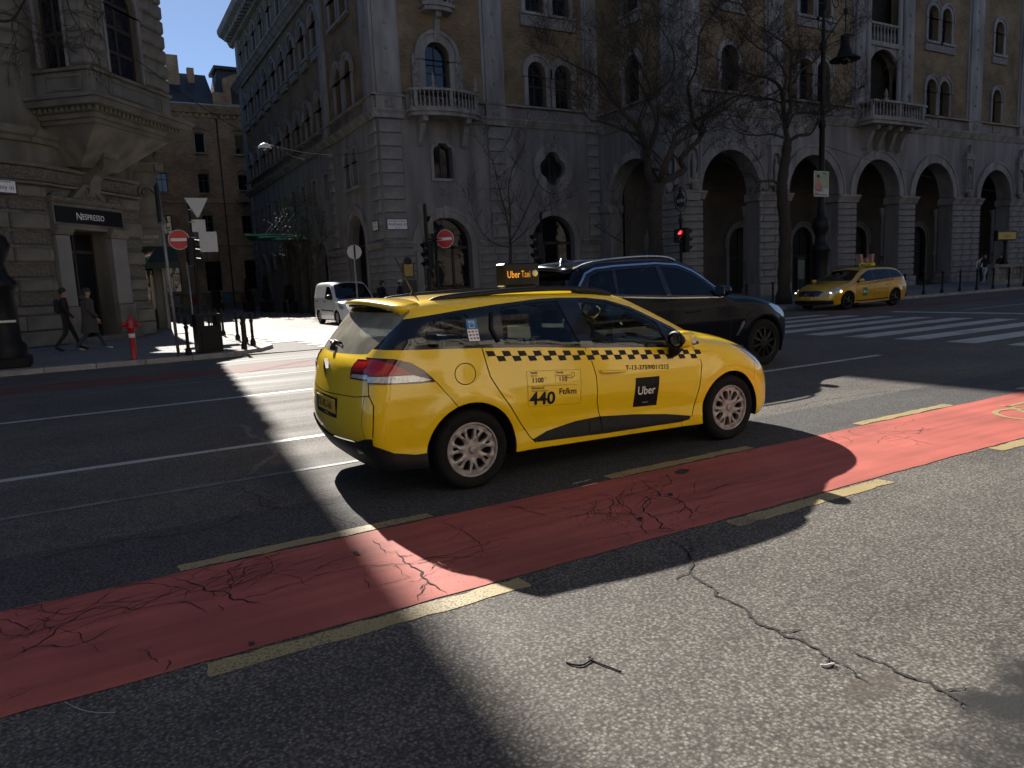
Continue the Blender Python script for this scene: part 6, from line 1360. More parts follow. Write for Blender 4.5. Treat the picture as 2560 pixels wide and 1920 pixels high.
    courses(B, fs, 34.8, 46, .7, 3.36, .38, [arch(37.3, 40.9, .1, 3.9, 16), arch(44.6, 47.4, .1, 3.2, 14)], 1.2, .05, 'block_b', 1, .035); courses(B, fs, 46, YE, .7, 3.36, .44, [arch(y-w, y+w, .1, 3.3, 14) for y, w in ((46, 1.4), (50.5, 1.4), (54.5, 1.05), (57.5, 1.05), (60.4, 1.05), (63.3, 1.05))], 1.6, .05, 'block_b', 1, .035)
    for a, b in ((34.7, 37.2), (41.0, 44.6), (47.5, 49.0), (51.9, 53.5)): mould(fs, a, b, [(0, 3.42), (.1, 3.44), (.2, 3.62), (.2, 3.72), (0, 3.78)], 'string_course', 'stone_b2', B)
    for a, b in ((34.9, 36.0), (42.3, 43.2), (65.6, 66.6)):
        courses(B, fs, a, b, 3.85, 9.55, .62, [], 2, .12, 'block_b', 0, .03); fbox(fs, a, b, 10.75, H, 0, .16, 'pilaster', 'stone_b2', B); fbox(fs, a-.08, b+.08, 9.98, 10.62, 0, .2, 'pedestal', 'stone_b2', B)
        for z in np.arange(11.6, 18, 1.15): fbox(fs, (a+b)/2-.07, (a+b)/2+.07, z, z+.14, .15, .22, 'boss', 'stone_b2', B)
    mould(fs, 34.6, YE, stepprof(9.62, .36, .3), 'belt_cornice', 'stone_b2', B); mould(fs, 34.6, YE, [(0, 10.62), (.26, 10.62), (.28, 10.7), (0, 10.78)], 'ledge', 'stone_b2', B)
    for y0, y1 in ((38.0, 39.1), (39.7, 40.8)):
        hu.append(win(fs, y0, y1, 10.8, 12.7, B, sur=.22, proud=.1)); hu.append(win(fs, y0, y1, 15.4, 16.9, B, sur=.22, proud=.1))
    for y in ys:
        hu.append(win(fs, y-.5, y+.5, 10.75, 12.1, B, sur=.24, proud=.12)); hu.append(win(fs, y-.5, y+.5, 15.3, 16.8, B, sur=.24, proud=.12)); fbox(fs, y-.75, y+.75, 14.7, 15.1, 0, .16, 'carved_apron', 'stone_carved', B); hu.append(win(fs, y-.42, y+.42, 19.3, 21.0, B, sur=.2, proud=.1, sill=False))
    wall(fs, rect(34.842, YE, 10.7, H), hu, 'brick_wall', 'brick_b', B, .6)
    mould(fs, 34.4, YE+.3, stepprof(18.3, .55, .6), 'upper_cornice', 'stone_b2', B)
    splate(fs, 35.6, 4.55, .8, .5, (('VI. kerület', .09, .1), ('Dalszínház utca', .1, -.08)))
    # --- main cornice, roof and dark core that closes the volume
    def eaves(fr, a, b): mould(fr, a, b, [(0, H-.6), (.3, H-.5), (.5, H-.1), (1.1, H+.25), (1.2, H+.5), (1.2, H+.75), (0, H+.9)], 'eaves_cornice', 'stone_b2', B)
    eaves(fs, 33.6, YE+.8); eaves(fp, 11.8, 26.0); eaves(fr_, 26.9, 34.8); eaves(fa, 24.9, X1)
    for y in np.arange(35.5, YE, .8): fbox(fs, y, y+.35, H-.35, H-.02, .2, .85, 'modillion', 'stone_b2', B)
    core = MB(); core.box(((13.6+X1)/2, (35.5+YE)/2, (H+.9)/2), (X1-13.6, YE-35.5, H+.7)); core.build('core', 'room_dark', B)
    MB().box((47.5, 32.2, 15.9), (41.4, 6.4, 14.4)).build('core', 'room_dark', B)
    r = MB(); ez = H+.9; r.add([(12.2, 34, ez), (26.2, 34, ez), (26.2, 27.4, ez), (X1, 27.4, ez), (X1, YE, ez), (12.2, YE, ez), (16, 38, ez+2.2), (30, 38, ez+2.2), (30, 31.5, ez+2.2), (X1, 31.5, ez+2.2), (X1, YE-3, ez+2.2), (16, YE-3, ez+2.2)], [(0, 1, 7, 6), (1, 2, 8, 7), (2, 3, 9, 8), (4, 5, 11, 10), (5, 0, 6, 11), (6, 7, 8, 9, 10, 11)]); r.build('roof', 'slate', B)
    # --- glass canopy over the hotel door
    cp = empty('canopy', (12.9, 52, 5.0)); cp.parent = B; cp.matrix_parent_inverse = pinv(B)
    for i, (pts, z) in enumerate((([(12.9, 50.2), (12.9, 56.0), (10.6, 56.2), (9.6, 52.4), (11.6, 50.4)], 5.15), ([(12.9, 49.0), (12.9, 52.0), (10.6, 52.8), (10.2, 51.0), (11.8, 49.4)], 4.95), ([(12.9, 48.2), (12.9, 50.5), (11.0, 51.0), (11.0, 49.6)], 4.78))):
        k = len(pts); MB().add([(x, y, z+(12.9-x)*.06) for x, y in pts]+[(x, y, z+.09+(12.9-x)*.06) for x, y in pts], [tuple(range(k))[::-1], tuple(range(k, 2*k))]+[(j, (j+1) % k, k+(j+1) % k, k+j) for j in range(k)]).build('canopy_panel', 'canopy_green', cp)
    for y in (49.5, 51.5, 53.5, 55.5): MB().tube([(12.9, y, 7.2), (11.2, y-.2, 5.3)], .02, 5).build('tie_rod', 'chrome', cp)
    return B
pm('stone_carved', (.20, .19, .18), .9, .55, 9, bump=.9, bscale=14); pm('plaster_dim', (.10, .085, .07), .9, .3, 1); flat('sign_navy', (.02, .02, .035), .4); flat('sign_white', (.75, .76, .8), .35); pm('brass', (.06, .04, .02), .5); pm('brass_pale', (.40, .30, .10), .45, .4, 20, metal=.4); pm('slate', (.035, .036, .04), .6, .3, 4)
m_ = flat('canopy_green', (.12, .42, .28), .2)
palace()
# ------------------------------------------------------------------ left corner building with the coffee shop
pm('stone_a', (.165, .153, .13), .85, .5, 1.6, bump=.15, bscale=30, streak=.2); pm('stone_a2', (.16, .148, .126), .85, .42, 1.6, bump=.15, bscale=40); pm('carved_a', (.135, .123, .104), .95, .6, 14, bump=1.0, bscale=22)
def corner_house():
    A = empty('corner_building', (0, 30, .1), 0, 'dark rusticated stone corner building with a big first-floor bay over the coffee shop door', 'building')
    c50, s50 = math.cos(math.radians(50)), math.sin(math.radians(50))
    f2 = FR((-1.0, 28.7, 0), (c50, s50, 0), (s50, -c50, 0)); f1 = FR((-3.4, 27.1, 0), (.832, .555, 0), (.555, -.832, 0)); L1 = 2.884
    f0 = FR((-24, 27.1, 0), (1, 0, 0), (0, -1, 0)); f3 = FR((1.99, 32.26, 0), (0, 1, 0), (1, 0, 0)); H = 21.5
    door = rect(.88, 2.82, .1, 3.95)
    wall(f2, rect(0.005, 4.645, .1, H), [door, rect(.95, 2.2, 9.0, 12.0)], 'wall', 'stone_a', A, .6); wall(f1, rect(0, L1, .1, H), [], 'wall', 'stone_a', A, .5); wall(f0, rect(0, 20.6, .1, H), [rect(16.0, 17.4, 9.0, 12.2), rect(12.0, 13.4, 9.0, 12.2)], 'wall', 'stone_a', A, .5); wall(f3, rect(0.01, 11.5, .1, H), [], 'wall', 'stone_a', A, .5)
    holes = [rect(.22, 3.7, .0, 5.0)]
    rows = [(1.40, 1.84, 1), (1.86, 2.28, 0), (2.32, 2.78, 1), (2.82, 3.30, 0), (3.36, 3.82, 1), (3.86, 4.40, 0), (4.45, 4.84, 1), (4.88, 5.26, 0)]
    for fr, u0, u1, hl in ((f2, -.03, 4.68, holes), (f1, -.03, L1+.03, []), (f0, 17.5, 20.6, []), (f3, 0, 3, [])):
        for z0, z1, cv in rows: courses(A, fr, u0, u1, z0, z1, z1-z0, hl, 1.25, .07 if cv else .12, 'carved_a' if cv else 'stone_a2', int(z0*7), .05)
        for z0, z1 in ((.1, .62), (.62, 1.12)): courses(A, fr, u0-.1, u1+.1, z0, z1, z1-z0, hl, 1.3, .24, 'stone_a2', int(z0*9), .03)
        mould(fr, u0-.05, u1+.05, [(0, 1.13), (.2, 1.13), (.24, 1.2), (.12, 1.32), (.12, 1.38), (0, 1.4)], 'plinth_moulding', 'stone_a2', A) if not hl else [mould(fr, a, b, [(0, 1.13), (.2, 1.13), (.24, 1.2), (.12, 1.32), (.12, 1.38), (0, 1.4)], 'plinth_moulding', 'stone_a2', A) for a, b in ((-.1, .2), (3.72, 4.75))]
        mould(fr, u0-.08, u1+.08, [(0, 5.28), (.2, 5.3), (.24, 5.36), (0, 5.4)], 'string_course', 'stone_a2', A); fbox(fr, u0, u1, 5.42, 5.82, 0, .09, 'carved_frieze', 'carved_a', A)
        mould(fr, u0-.1, u1+.1, [(0, 5.84), (.14, 5.86), (.2, 5.95), (0, 5.98)], 'string_course', 'stone_a2', A); mould(fr, u0-.15, u1+.15, [(0, 6.6), (.12, 6.62), (.18, 6.74), (.3, 6.8), (.36, 6.95), (.36, 7.02), (0, 7.08)], 'belt_cornice', 'stone_a2', A)
    # banded upper walls
    courses(A, f1, -.03, L1+.02, 8.9, 14.5, .5, [], 1.1, .1, 'stone_a2', 0, .08); courses(A, f0, 17.6, 20.6, 8.9, 13, .5, [], 1.1, .1, 'stone_a2', 0, .08)
    # shop door with pilasters, sign and pediment
    d = empty('shop_front', tuple(W3(f2, 1.9, .1, 0))); d.parent = A; d.matrix_parent_inverse = pinv(A)
    for a, b in ((.26, .86), (2.84, 3.62)):
        fbox(f2, a, b, 1.35, 3.72, 0, .20, 'pilaster', 'stone_smooth', d, .01); fbox(f2, a-.05, b+.05, .1, 1.33, 0, .27, 'pilaster_base', 'stone_a2', d, .02); mould(f2, a-.08, b+.1, [(0, 3.72), (.22, 3.74), (.3, 3.86), (.36, 3.96), (.36, 4.04), (0, 4.06)], 'capital', 'stone_a2', d)
    fbox(f2, .95, 2.75, 3.95, 4.06, 0, .18, 'lintel', 'stone_a2', d)
    fbox(f2, .28, 3.62, 4.07, 4.80, 0, .17, 'fascia', 'stone_a2', d); sg = fbox(f2, .36, 3.52, 4.15, 4.68, .16, .21, 'shop_sign', 'sign_black', d)
    text_on('sign_lettering', 'N', .36, (W3(f2, 1.22, 4.27, .21), f2[1], f2[2]), 'letter_white', sg, 'LEFT', .012, .001); text_on('sign_lettering', 'ESPRESSO', .27, (W3(f2, 1.50, 4.30, .21), f2[1], f2[2]), 'letter_white', sg, 'LEFT', .012, .001, True, .92)
    mould(f2, .2, 3.75, [(0, 4.80), (.2, 4.82), (.3, 4.9), (.3, 4.96), (0, 5.0)], 'sign_cornice', 'stone_a2', d)
    MB().slab(f2, [(1.1, 4.98), (2.75, 4.98), (2.15, 5.5), (1.7, 5.5)], [[(1.4, 5.03), (2.45, 5.03), (2.05, 5.4), (1.8, 5.4)]], -.05, .28).build('pediment', 'stone_a2', d); fbox(f2, 1.4, 2.45, 5.02, 5.42, 0, .2, 'pediment_carving', 'carved_a', d)
    for u in (.5, 3.15): MB().sphere(tuple(W3(f2, u, 4.98, .2)), .26, 12, 6, (1, .5, .8)).build('shell_ornament', 'carved_a', d)
    # deep door: glazed leaf set back
    fd = FR(W3(f2, 0, 0, -.5), f2[1], f2[2]); win(fd, .9, 2.8, .12, 3.93, A, arched=False, depth=.05, vert=1, trans=(.82,), sur=0, sill=False, wood='wood_dark', bar=.1)
    tb = (W3(fd, 1.35, 2.35, -.02), f2[1], f2[2]); text_on('door_mark', 'B', .16, tb, 'decal_grey', d, 'CENTER', .0); 
    rp = [W3(fd, 1.35+.13*math.cos(a), 2.41+.13*math.sin(a), -.02) for a in np.linspace(0, 2*math.pi, 25)]; MB().tube(rp, .008, 4).build('door_mark_ring', 'decal_grey', d)
    fbox(f2, .5, 3.3, .1, .26, 0, .75, 'door_step', 'stone_a2', d, .02)
    # --- the bay
    b = empty('bay', tuple(W3(f2, 2.4, 6, 1))); b.parent = A; b.matrix_parent_inverse = pinv(A); s0, s1, D = .43, 4.42, 2.0
    def pl(z0, z1, g, nm, mt, s0=s0, s1=s1, D=D):
        P = [(s0-g, 0), (s1+g, 0), (s1+g, D+g), (s0-g, D+g)]; MB().add([W3(f2, a, z0, dd) for a, dd in P]+[W3(f2, a, z1, dd) for a, dd in P], [(0, 1, 2, 3), (7, 6, 5, 4), (0, 4, 5, 1), (1, 5, 6, 2), (2, 6, 7, 3), (3, 7, 4, 0)]).build(nm, mt, b)
    P0 = [(s0+.1, 0), (s1-.1, 0), (s1-.1, D-.1), (s0+.1, D-.1)]; P1 = [(1.3, 0), (3.3, 0), (3.2, .5), (1.4, .5)]
    MB().add([W3(f2, a, 6.05, dd) for a, dd in P1]+[W3(f2, a, 7.2, dd) for a, dd in P0], [(0, 1, 2, 3), (7, 6, 5, 4), (0, 4, 5, 1), (1, 5, 6, 2), (2, 6, 7, 3), (3, 7, 4, 0)]).build('bay_corbel', 'stone_a', b)
    pl(7.2, 7.34, .0, 'soffit', 'stone_a2'); pl(7.34, 7.5, .12, 'cornice_fillet', 'stone_a2'); pl(7.5, 7.66, .22, 'cornice_bed', 'stone_a'); pl(7.66, 7.86, .52, 'cornice_corona', 'stone_a2'); pl(7.86, 7.96, .6, 'cornice_cap', 'stone_a2')
    fF = FR(W3(f2, 0, 0, D), f2[1], f2[2]); fL = FR(W3(f2, s0, 0, 0), f2[2], -f2[1]); fRr = FR(W3(f2, s1, 0, 0), f2[2], f2[1])
    dm = MB().box((0, 0, 0), (.1, .12, .13)).mesh('dentil', 'stone_a2')
    for fr, a, e in ((fF, s0-.2, s1+.2), (fL, .1, D+.2)):
        x = a
        while x < e:
            o = bpy.data.objects.new('dentil', dm); COL.objects.link(o); o.parent = b; o.matrix_parent_inverse = pinv(b); o.matrix_basis = Matrix.Translation(W3(fr, x, 7.585, .27)) @ Matrix.Rotation(math.atan2(fr[1].y, fr[1].x), 4, 'Z'); x += .2
    for fr, a, e in ((fF, s0, s1), (fL, 0, D), (fRr, 0, D)):
        fbox(fr, a+.01, e-.01, 7.96, 8.78, -.1, .05, 'parapet', 'stone_a', b); mould(fr, a-.04, e+.04, [(0, 8.78), (.14, 8.8), (.18, 8.88), (0, 8.92)], 'parapet_cap', 'stone_a2', b); mould(fr, a-.02, e+.02, [(0, 7.97), (.14, 7.98), (.1, 8.1), (0, 8.12)], 'parapet_base', 'stone_a2', b)
        w = e-a
        MB().slab(fr, rect(a+w*.2, e-w*.12, 8.2, 8.68), [rect(a+w*.2+.06, e-w*.12-.06, 8.26, 8.62)], .04, .08).build('parapet_panel', 'stone_a2', b)
    MB().slab(fL, rect(0.0, D-.005, 8.9, H), [arch(.3, 1.25, 8.95, 12.2, 10)], -.4, 0).build('bay_wall', 'stone_a', b); MB().slab(fF, rect(s0+.005, s1-.005, 8.9, H), [arch(1.42, 3.03, 8.95, 11.35, 14)], -.4, 0).build('bay_wall', 'stone_a', b); MB().slab(fRr, rect(0, D-.005, 8.9, H), [], -.4, 0).build('bay_wall', 'stone_a', b)
    win(fF, 1.42, 3.03, 8.95, 11.35, b, sur=.12, proud=.06, vert=1, trans=(.34, .68, 1.0), depth=.22, sill=False, glass='pane_blue', wood='wood_dark', bar=.1); win(fL, .3, 1.25, 8.95, 12.2, b, sur=.1, proud=.05, vert=1, trans=(.34, .68), depth=.22, sill=False, wood='wood_dark', bar=.08)
    courses(b, fF, s0-.06, 1.26, 8.95, 14.6, .5, [], .45, .1, 'stone_a2', 0, .09); courses(b, fF, 3.19, s1+.08, 8.95, 14.6, .5, [], .6, .1, 'stone_a2', 1, .09); courses(b, fL, 1.4, D+.06, 8.95, 14.6, .5, [], .8, .1, 'stone_a2', 0, .09)
    mould(f2, 1.95, 2.45, [(0, 5.0), (.15, 5.05), (.28, 5.3), (.34, 5.6), (.5, 5.8), (.85, 5.95), (.95, 6.15), (.95, 6.4), (0, 6.4)], 'scroll_bracket', 'stone_a2', b); fbox(f2, 1.82, 2.58, 6.38, 6.62, 0, 1.1, 'bracket_cap', 'stone_a2', b)
    # street sign at the left
    sg2 = fbox(f1, 1.0, 2.1, 4.9, 5.4, .1, .2, 'street_sign', 'sign_navy', A); fbox(f1, 1.05, 2.05, 4.95, 5.35, .19, .205, 'sign_face', 'sign_white', sg2)
    for tx, sz, dz in (('VI. kerület Terézváros', .085, .3), ('Andrássy út', .19, .1)): text_on('sign_lettering', tx, sz, (W3(f1, 1.55, 4.95+dz, .208), f1[1], f1[2]), 'decal_black', sg2, 'CENTER', .003)
    # core
    MB().add([(-23.5, 27.7, .1), (-3.6, 27.7, .1), (-1.3, 29.4, .1), (1.4, 32.6, .1), (1.4, 39.8, .1), (-23.5, 39.8, .1), (-23.5, 27.7, H), (-3.6, 27.7, H), (-1.3, 29.4, H), (1.4, 32.6, H), (1.4, 39.8, H), (-23.5, 39.8, H)], [(0, 1, 7, 6), (1, 2, 8, 7), (2, 3, 9, 8), (3, 4, 10, 9), (4, 5, 11, 10), (5, 0, 6, 11), (6, 7, 8, 9, 10, 11)]).build('core', 'room_dark', A)
    Pb = [(s0+.45, 0), (s1-.45, 0), (s1-.45, D-.45), (s0+.45, D-.45)]; MB().add([W3(f2, a, 8.0, dd) for a, dd in Pb]+[W3(f2, a, H, dd) for a, dd in Pb], [(0, 1, 2, 3), (7, 6, 5, 4), (0, 4, 5, 1), (1, 5, 6, 2), (2, 6, 7, 3), (3, 7, 4, 0)]).build('core', 'room_dark', b)
    pl(H, H+.8, .5, 'eaves_cornice', 'stone_a2')
    MB().box((-11, 33.5, H+.4), (26.5, 13.6, .8)).build('eaves_cornice', 'stone_a2', A)
    return A
pm('stone_smooth', (.20, .194, .182), .7, .15, 2); flat('sign_black', (.006, .006, .007), .35); flat('letter_white', (.8, .82, .84), .4)
corner_house()

# ------------------------------------------------------------------ second house of the side street, left
def shop_house():
    S = empty('shop_building', (2.5, 37, .1), 0, 'dark low shop front past the coffee shop corner with scroll ornament, black sign and awning', 'building')
    f = FR((2.0, 36, 0), (1, 0, 0), (0, -1, 0)); H = 8.0; w = 1.1
    wall(f, rect(0, w-.01, .1, H), [rect(.25, .95, .1, 3.3)], 'wall', 'stone_a', S, .5); fe = FR((3.1, 0, 0), (0, 1, 0), (1, 0, 0)); wall(fe, rect(36.01, 44, .1, H), [], 'wall', 'stone_a', S, .5)
    for z, h, d in ((5.0, .25, .14), (6.9, .35, .35), (7.7, .35, .45)): mould(f, -.2, w+d-.01, stepprof(z, h, d), 'cornice', 'stone_a2', S); mould(fe, 36.02-d, 44, stepprof(z, h, d), 'cornice', 'stone_a2', S)
    a = [W3(f, .62+.36*math.exp(-t*.16)*math.cos(t), 6.0+.36*math.exp(-t*.16)*math.sin(t), .08) for t in np.linspace(0, 13, 60)]; MB().tube(a, .06, 6).build('scroll_ornament', 'stone_a2', S)
    fbox(f, .4, .9, 7.22, 7.68, 0, .06, 'carved_panel', 'carved_a', S)
    sg = fbox(f, .02, 1.08, 3.75, 4.45, .02, .12, 'shop_sign', 'sign_black', S); text_on('sign_lettering', 'BELODORE', .165, (W3(f, .55, 4.08, .12), f[1], f[2]), 'letter_dim', sg, 'CENTER', .006); text_on('sign_lettering', 'Natural Store', .08, (W3(f, .55, 3.9, .12), f[1], f[2]), 'letter_dim', sg, 'CENTER', .006)
    MB().add([W3(f, .0, 3.7, .05), W3(f, w+.5, 3.7, .05), W3(f, w+.5, 3.0, .9), W3(f, .0, 3.0, .9), W3(f, w+.5, 2.75, .9), W3(f, .0, 2.75, .9)], [(0, 3, 2, 1), (3, 5, 4, 2), (1, 2, 4)]).build('awning', 'awning_green', S)
    win(f, .25, .95, .1, 3.3, S, arched=False, sur=.1, sill=False, wood='wood_dark'); fbox(f, .45, .7, 1.0, 2.5, -.2, -.12, 'cream_panel', 'panel_cream', S)  # plain cream panel set in the doorway
    for y in (37.5, 40.5): win(fe, y, y+1.6, .1, 3.2, S, arched=False, sur=.15, sill=False)
    MB().box((2.2, 40.3, H/2), (1.4, 7.2, H-.3)).build('core', 'room_dark', S); MB().box((2.2, 40, H+.12), (1.9, 8.2, .2)).build('roof', 'slate', S)
    T = empty('terrace_house', (-6, 56, .1), 0, 'plain tall house behind the low shop front in the side street', 'building'); MB().box((-8.1, 58, 9), (20, 28, 18)).build('wall', 'stone_a', T); MB().box((-8.1, 58, 18.3), (21, 29, .6)).build('roof', 'slate', T)
    return S
flat('letter_dim', (.45, .46, .46), .5); pm('awning_green', (.012, .03, .025), .8, .3, 5); flat('panel_cream', (.45, .38, .28), .6)
shop_house()

# ------------------------------------------------------------------ brick house closing the side street
def end_house():
    C = empty('brick_house', (10, 76, .02), 0, 'weathered brown brick house with slate roof and chimneys closing the side street', 'building')
    f = FR((0, 76, 0), (1, 0, 0), (0, -1, 0)); X0, X1, H = -18, 44, 18.9; hs = []
    for i in range(-5, 9):
        x = 10.2+3.6*i
        for z0, z1 in ((14.78, 16.6), (11.1, 12.85), (7.3, 9.0)):
            hs.append(win(f, x, x+.95, z0, z1, C, arched=False, sur=.0, sill=True, depth=.22, stone='brick_trim', vert=1 if z0 < 14 else 0, trans=(.65,) if z0 < 14 else (), wood='win_pale' if z0 > 14 else 'win_dark'))
            if -1 < i < 3:
                for k in range(9): MB().box((x+.475+(k-4)*.15, 75.93, z1+.62-.012*(k-4)**2), (.10, .14, .42), 0).build('voussoir', 'brick_trim', C)
        hs.append(win(f, x-.15, x+1.25, 1.9, 4.7, C, arched=False, sur=.0, depth=.3, stone='brick_trim', wood='wood_dark'))
    wall(f, rect(X0, X1, .05, H), hs, 'brick_wall', 'brick_c', C, .5)
    mould(f, X0, X1, [(0, 18.3), (.2, 18.35), (.45, 18.7), (.6, 18.9), (.6, 19.0), (0, 19.0)], 'eaves_cornice', 'brick_trim', C); fbox(f, X0, X1, 18.98, 19.1, -.2, .7, 'gutter', 'zinc', C)
    for x in np.arange(5, 16, .55): fbox(f, x, x+.22, 17.95, 18.3, 0, .2, 'eaves_bracket', 'brick_trim', C)
    for z in (6.1, 10.1): mould(f, X0, X1, [(0, z), (.1, z+.03), (.1, z+.2), (0, z+.24)], 'string_course', 'brick_trim', C)
    MB().tube([(12.3, 75.9, 18.6), (12.35, 75.9, 6), (12.35, 75.9, .3)], .07, 6).build('downpipe', 'win_dark', C)
    bc = fbox(f, 13.4, 15.2, 10.2, 10.4, 0, .9, 'balcony', 'brick_trim', C); fbox(f, 13.4, 15.2, 11.2, 11.32, .75, .9, 'cap_rail', 'brick_trim', bc)
    for i in range(8): MB().lathe([(.06, 10.4), (.04, 10.6), (.07, 10.8), (.04, 11.2)], (13.5+i*.22, 75.18, 0), 6).build('baluster', 'brick_trim', bc)
    r = MB().add([(X0, 75.6, 19.05), (12.4, 75.6, 19.05), (12.4, 80.5, 23.0), (X0, 80.5, 23.0), (X0, 85, 19), (12.4, 85, 19)], [(0, 1, 2, 3), (3, 2, 5, 4), (1, 5, 2)]); r.build('roof', 'slate_tiles', C); MB().add([(12.4, 75.6, 19.05), (X1, 75.6, 19.05), (X1, 80.5, 23), (14.8, 80.5, 23), (14.8, 85, 19), (X1, 85, 19)], [(0, 1, 2, 3), (3, 2, 5, 4)]).build('roof', 'slate_tiles', C)
    ch = MB().box((9.0, 79, 22.5), (1.6, 1.0, 3.2)); ch.build('chimney', 'brick_c', C); MB().box((10.9, 79.3, 22.0), (.6, .6, 2.4)).build('chimney', 'brick_c', C); MB().box((7.2, 79, 22.6), (.9, 1.0, 3.0)).build('chimney', 'brick_c', C)
    # mansard tower with dormer
    MB().add([(12.2, 75.9, 19.1), (17, 75.9, 19.1), (17, 80, 19.1), (12.2, 80, 19.1), (12.9, 76.6, 22.6), (16.4, 76.6, 22.6), (16.4, 79.4, 22.6), (12.9, 79.4, 22.6)], [(0, 1, 5, 4), (1, 2, 6, 5), (2, 3, 7, 6), (3, 0, 4, 7), (4, 5, 6, 7)]).build('mansard', 'slate', C); MB().box((14.65, 78, 22.75), (4.1, 3.4, .3)).build('mansard_cap', 'slate', C)
    fd = FR((0, 75.6, 0), (1, 0, 0), (0, -1, 0)); MB().slab(fd, [(13.2, 19.0), (15.6, 19.0), (15.6, 21.6), (14.4, 22.1), (13.2, 21.6)], [arch(13.8, 15.0, 19.3, 20.7, 10)], -.8, 0).build('dormer', 'brick_c', C); MB().slab(fd, arch(13.8, 15.0, 19.3, 20.7, 10), [], -.5, -.45).build('dormer_pane', 'pane_dark', C)
    fbox(f, 12.2, 13.2, 19.05, 20.3, -.2, .35, 'gable_pier', 'brick_c', C)
    # painted base wall with graffiti
    fbox(f, X0, X1, .05, 1.7, 0, .1, 'plinth', 'stone_a2', C)
    cols = ['graf_blue', 'graf_yellow', 'graf_red', 'graf_white', 'graf_pink']
    for i in range(14): x = 5.5+.75*i; fbox(f, x, x+rnd.uniform(.5, .75), .5+rnd.uniform(0, .3), 1.3+rnd.uniform(0, .3), .1, .112, 'graffiti', rnd.choice(cols), C, 0)
    MB().box((13, 81, 9.6), (61, 8, 18.8)).build('core', 'room_dark', C)
    return C
brick_mat('brick_c', (.46, .31, .18), (.33, .21, .115), (.30, .235, .17), .30, .09, .9); pm('brick_trim', (.36, .265, .17), .9, .4, 2); flat('win_pale', (.45, .44, .42), .6); pm('zinc', (.30, .32, .34), .5, .2, 3, metal=.4)
brick_mat('slate_tiles', (.06, .06, .065), (.04, .04, .045), (.015, .015, .015), .35, .28, .5)
for n_, c_ in (('graf_blue', (.10, .20, .24)), ('graf_yellow', (.30, .22, .06)), ('graf_red', (.28, .05, .05)), ('graf_white', (.3, .29, .27)), ('graf_pink', (.26, .12, .13))): pm(n_, c_, .8, .5, 6)
end_house()

# ------------------------------------------------------------------ houses on the camera's side of the avenue (seen in the glass and paint)
def opposite(x0, x1, y, H, label, name, st='stone_o'):
    O_ = empty(name, ((x0+x1)/2, y, .1), 0, label, 'building'); f = FR((0, y, 0), (1, 0, 0), (0, 1, 0)); hs = []
    n = int((x1-x0)/4.2)
    for i in range(n):
        x = x0+1.4+i*4.2
        for k, z in enumerate((.6, 6.0, 11.0, 15.6)):
            if z+3 < H: hs.append(win(f, x, x+1.5, z, z+2.6, O_, sur=.25, proud=.1, glass='pane_dark', stone=st, arched=k < 2))
    wall(f, rect(x0, x1, .1, H), hs, 'facade', st, O_, .5)
    for z, d in ((5.0, .4), (10.2, .3), (H-.8, 1.0)): mould(f, x0, x1, stepprof(z, .7, d), 'cornice', st, O_)
    MB().box(((x0+x1)/2, y-7, H/2), (x1-x0, 12.5, H-.4)).build('core', 'room_dark', O_); MB().box(((x0+x1)/2, y-6.5, H+.2), (x1-x0, 13.5, .5)).build('roof', 'slate', O_)
pm('stone_o2', (.13, .11, .09), .85, .3, .6); pm('stone_o', (.50, .455, .39), .85, .3, .6)  # tones shape the fill light: side blocks darkened, middle front brightened
opposite(-44, -2, -11, 20, 'unseen brown apartment block, darkened to cut fill light, across the avenue from the coffee shop corner', 'apartment_block', 'stone_o2'); opposite(0, 20, -12.5, 22, 'long pale stone opera front across the avenue from the arcade', 'opera_house'); opposite(22, 90, -11, 20, 'unseen brown apartment block, darkened to cut fill light, across the avenue beyond the opera front', 'apartment_block', 'stone_o2')
# ------------------------------------------------------------------ street furniture
def PYs(px, py, y):
    d = _F*1830.37+_R*(px-1280)-_U*(py-960); k = y/d.y; return Vector((d.x*k, y, EYE+d.z*k))
pm('iron_black', (.006, .0065, .007), .5, .3, 20, bump=.1, bscale=60, spec=.22); pm('steel_grey', (.22, .22, .215), .45, .3, 12, metal=.6); flat('sign_back', (.42, .43, .43), .55); flat('sign_red', (.42, .012, .016), .4); flat('hydrant_red', (.36, .012, .014), .4); flat('signal_red_lit', (1, .02, .02), .4, emit=(1, .015, .02), es=4)
flat('lamp_off', (.03, .03, .03), .2); glass_mat('lantern_glass', (.6, .6, .55)); flat('strip_white', (.6, .6, .58), .4)
for n_, c_ in (('poster_white', (.42, .44, .46)), ('poster_green', (.24, .32, .22)), ('poster_skin', (.38, .2, .15)), ('poster_pink', (.42, .13, .16)), ('sign_back_dark', (.12, .125, .13)), ('copper', (.5, .27, .2)), ('metro_yellow', (.5, .33, .03))): flat(n_, c_, .6)
flat('teal_panel', (.03, .09, .09), .3)
def bollard_mesh():
    return MB().lathe([(.075, 0), (.075, .12), (.055, .15), (.042, .19), (.038, .62), (.05, .64), (.05, .67), (.036, .70), (.036, .76), (.055, .79), (.06, .83), (.045, .87), (.012, .90)], seg=12).mesh('bollard', 'iron_black')
bm_ = bollard_mesh()
def bollard(x, y, z, label, group, h=1.0):
    b = empty('bollard', (x, y, z), 0, label, 'bollard', group); o = bpy.data.objects.new('post', bm_); COL.objects.link(o); o.parent = b; o.scale = (1, 1, h)
    r = bpy.data.objects.new('collar', colm); COL.objects.link(r); r.parent = b; r.location = (0, 0, .66*h); return b
colm = MB().lathe([(.052, 0), (.056, .01), (.056, .03), (.052, .04)], seg=12).mesh('collar', 'iron_black')
LB1 = 'black iron bollard along the side-street pavement edge behind the litter bin'
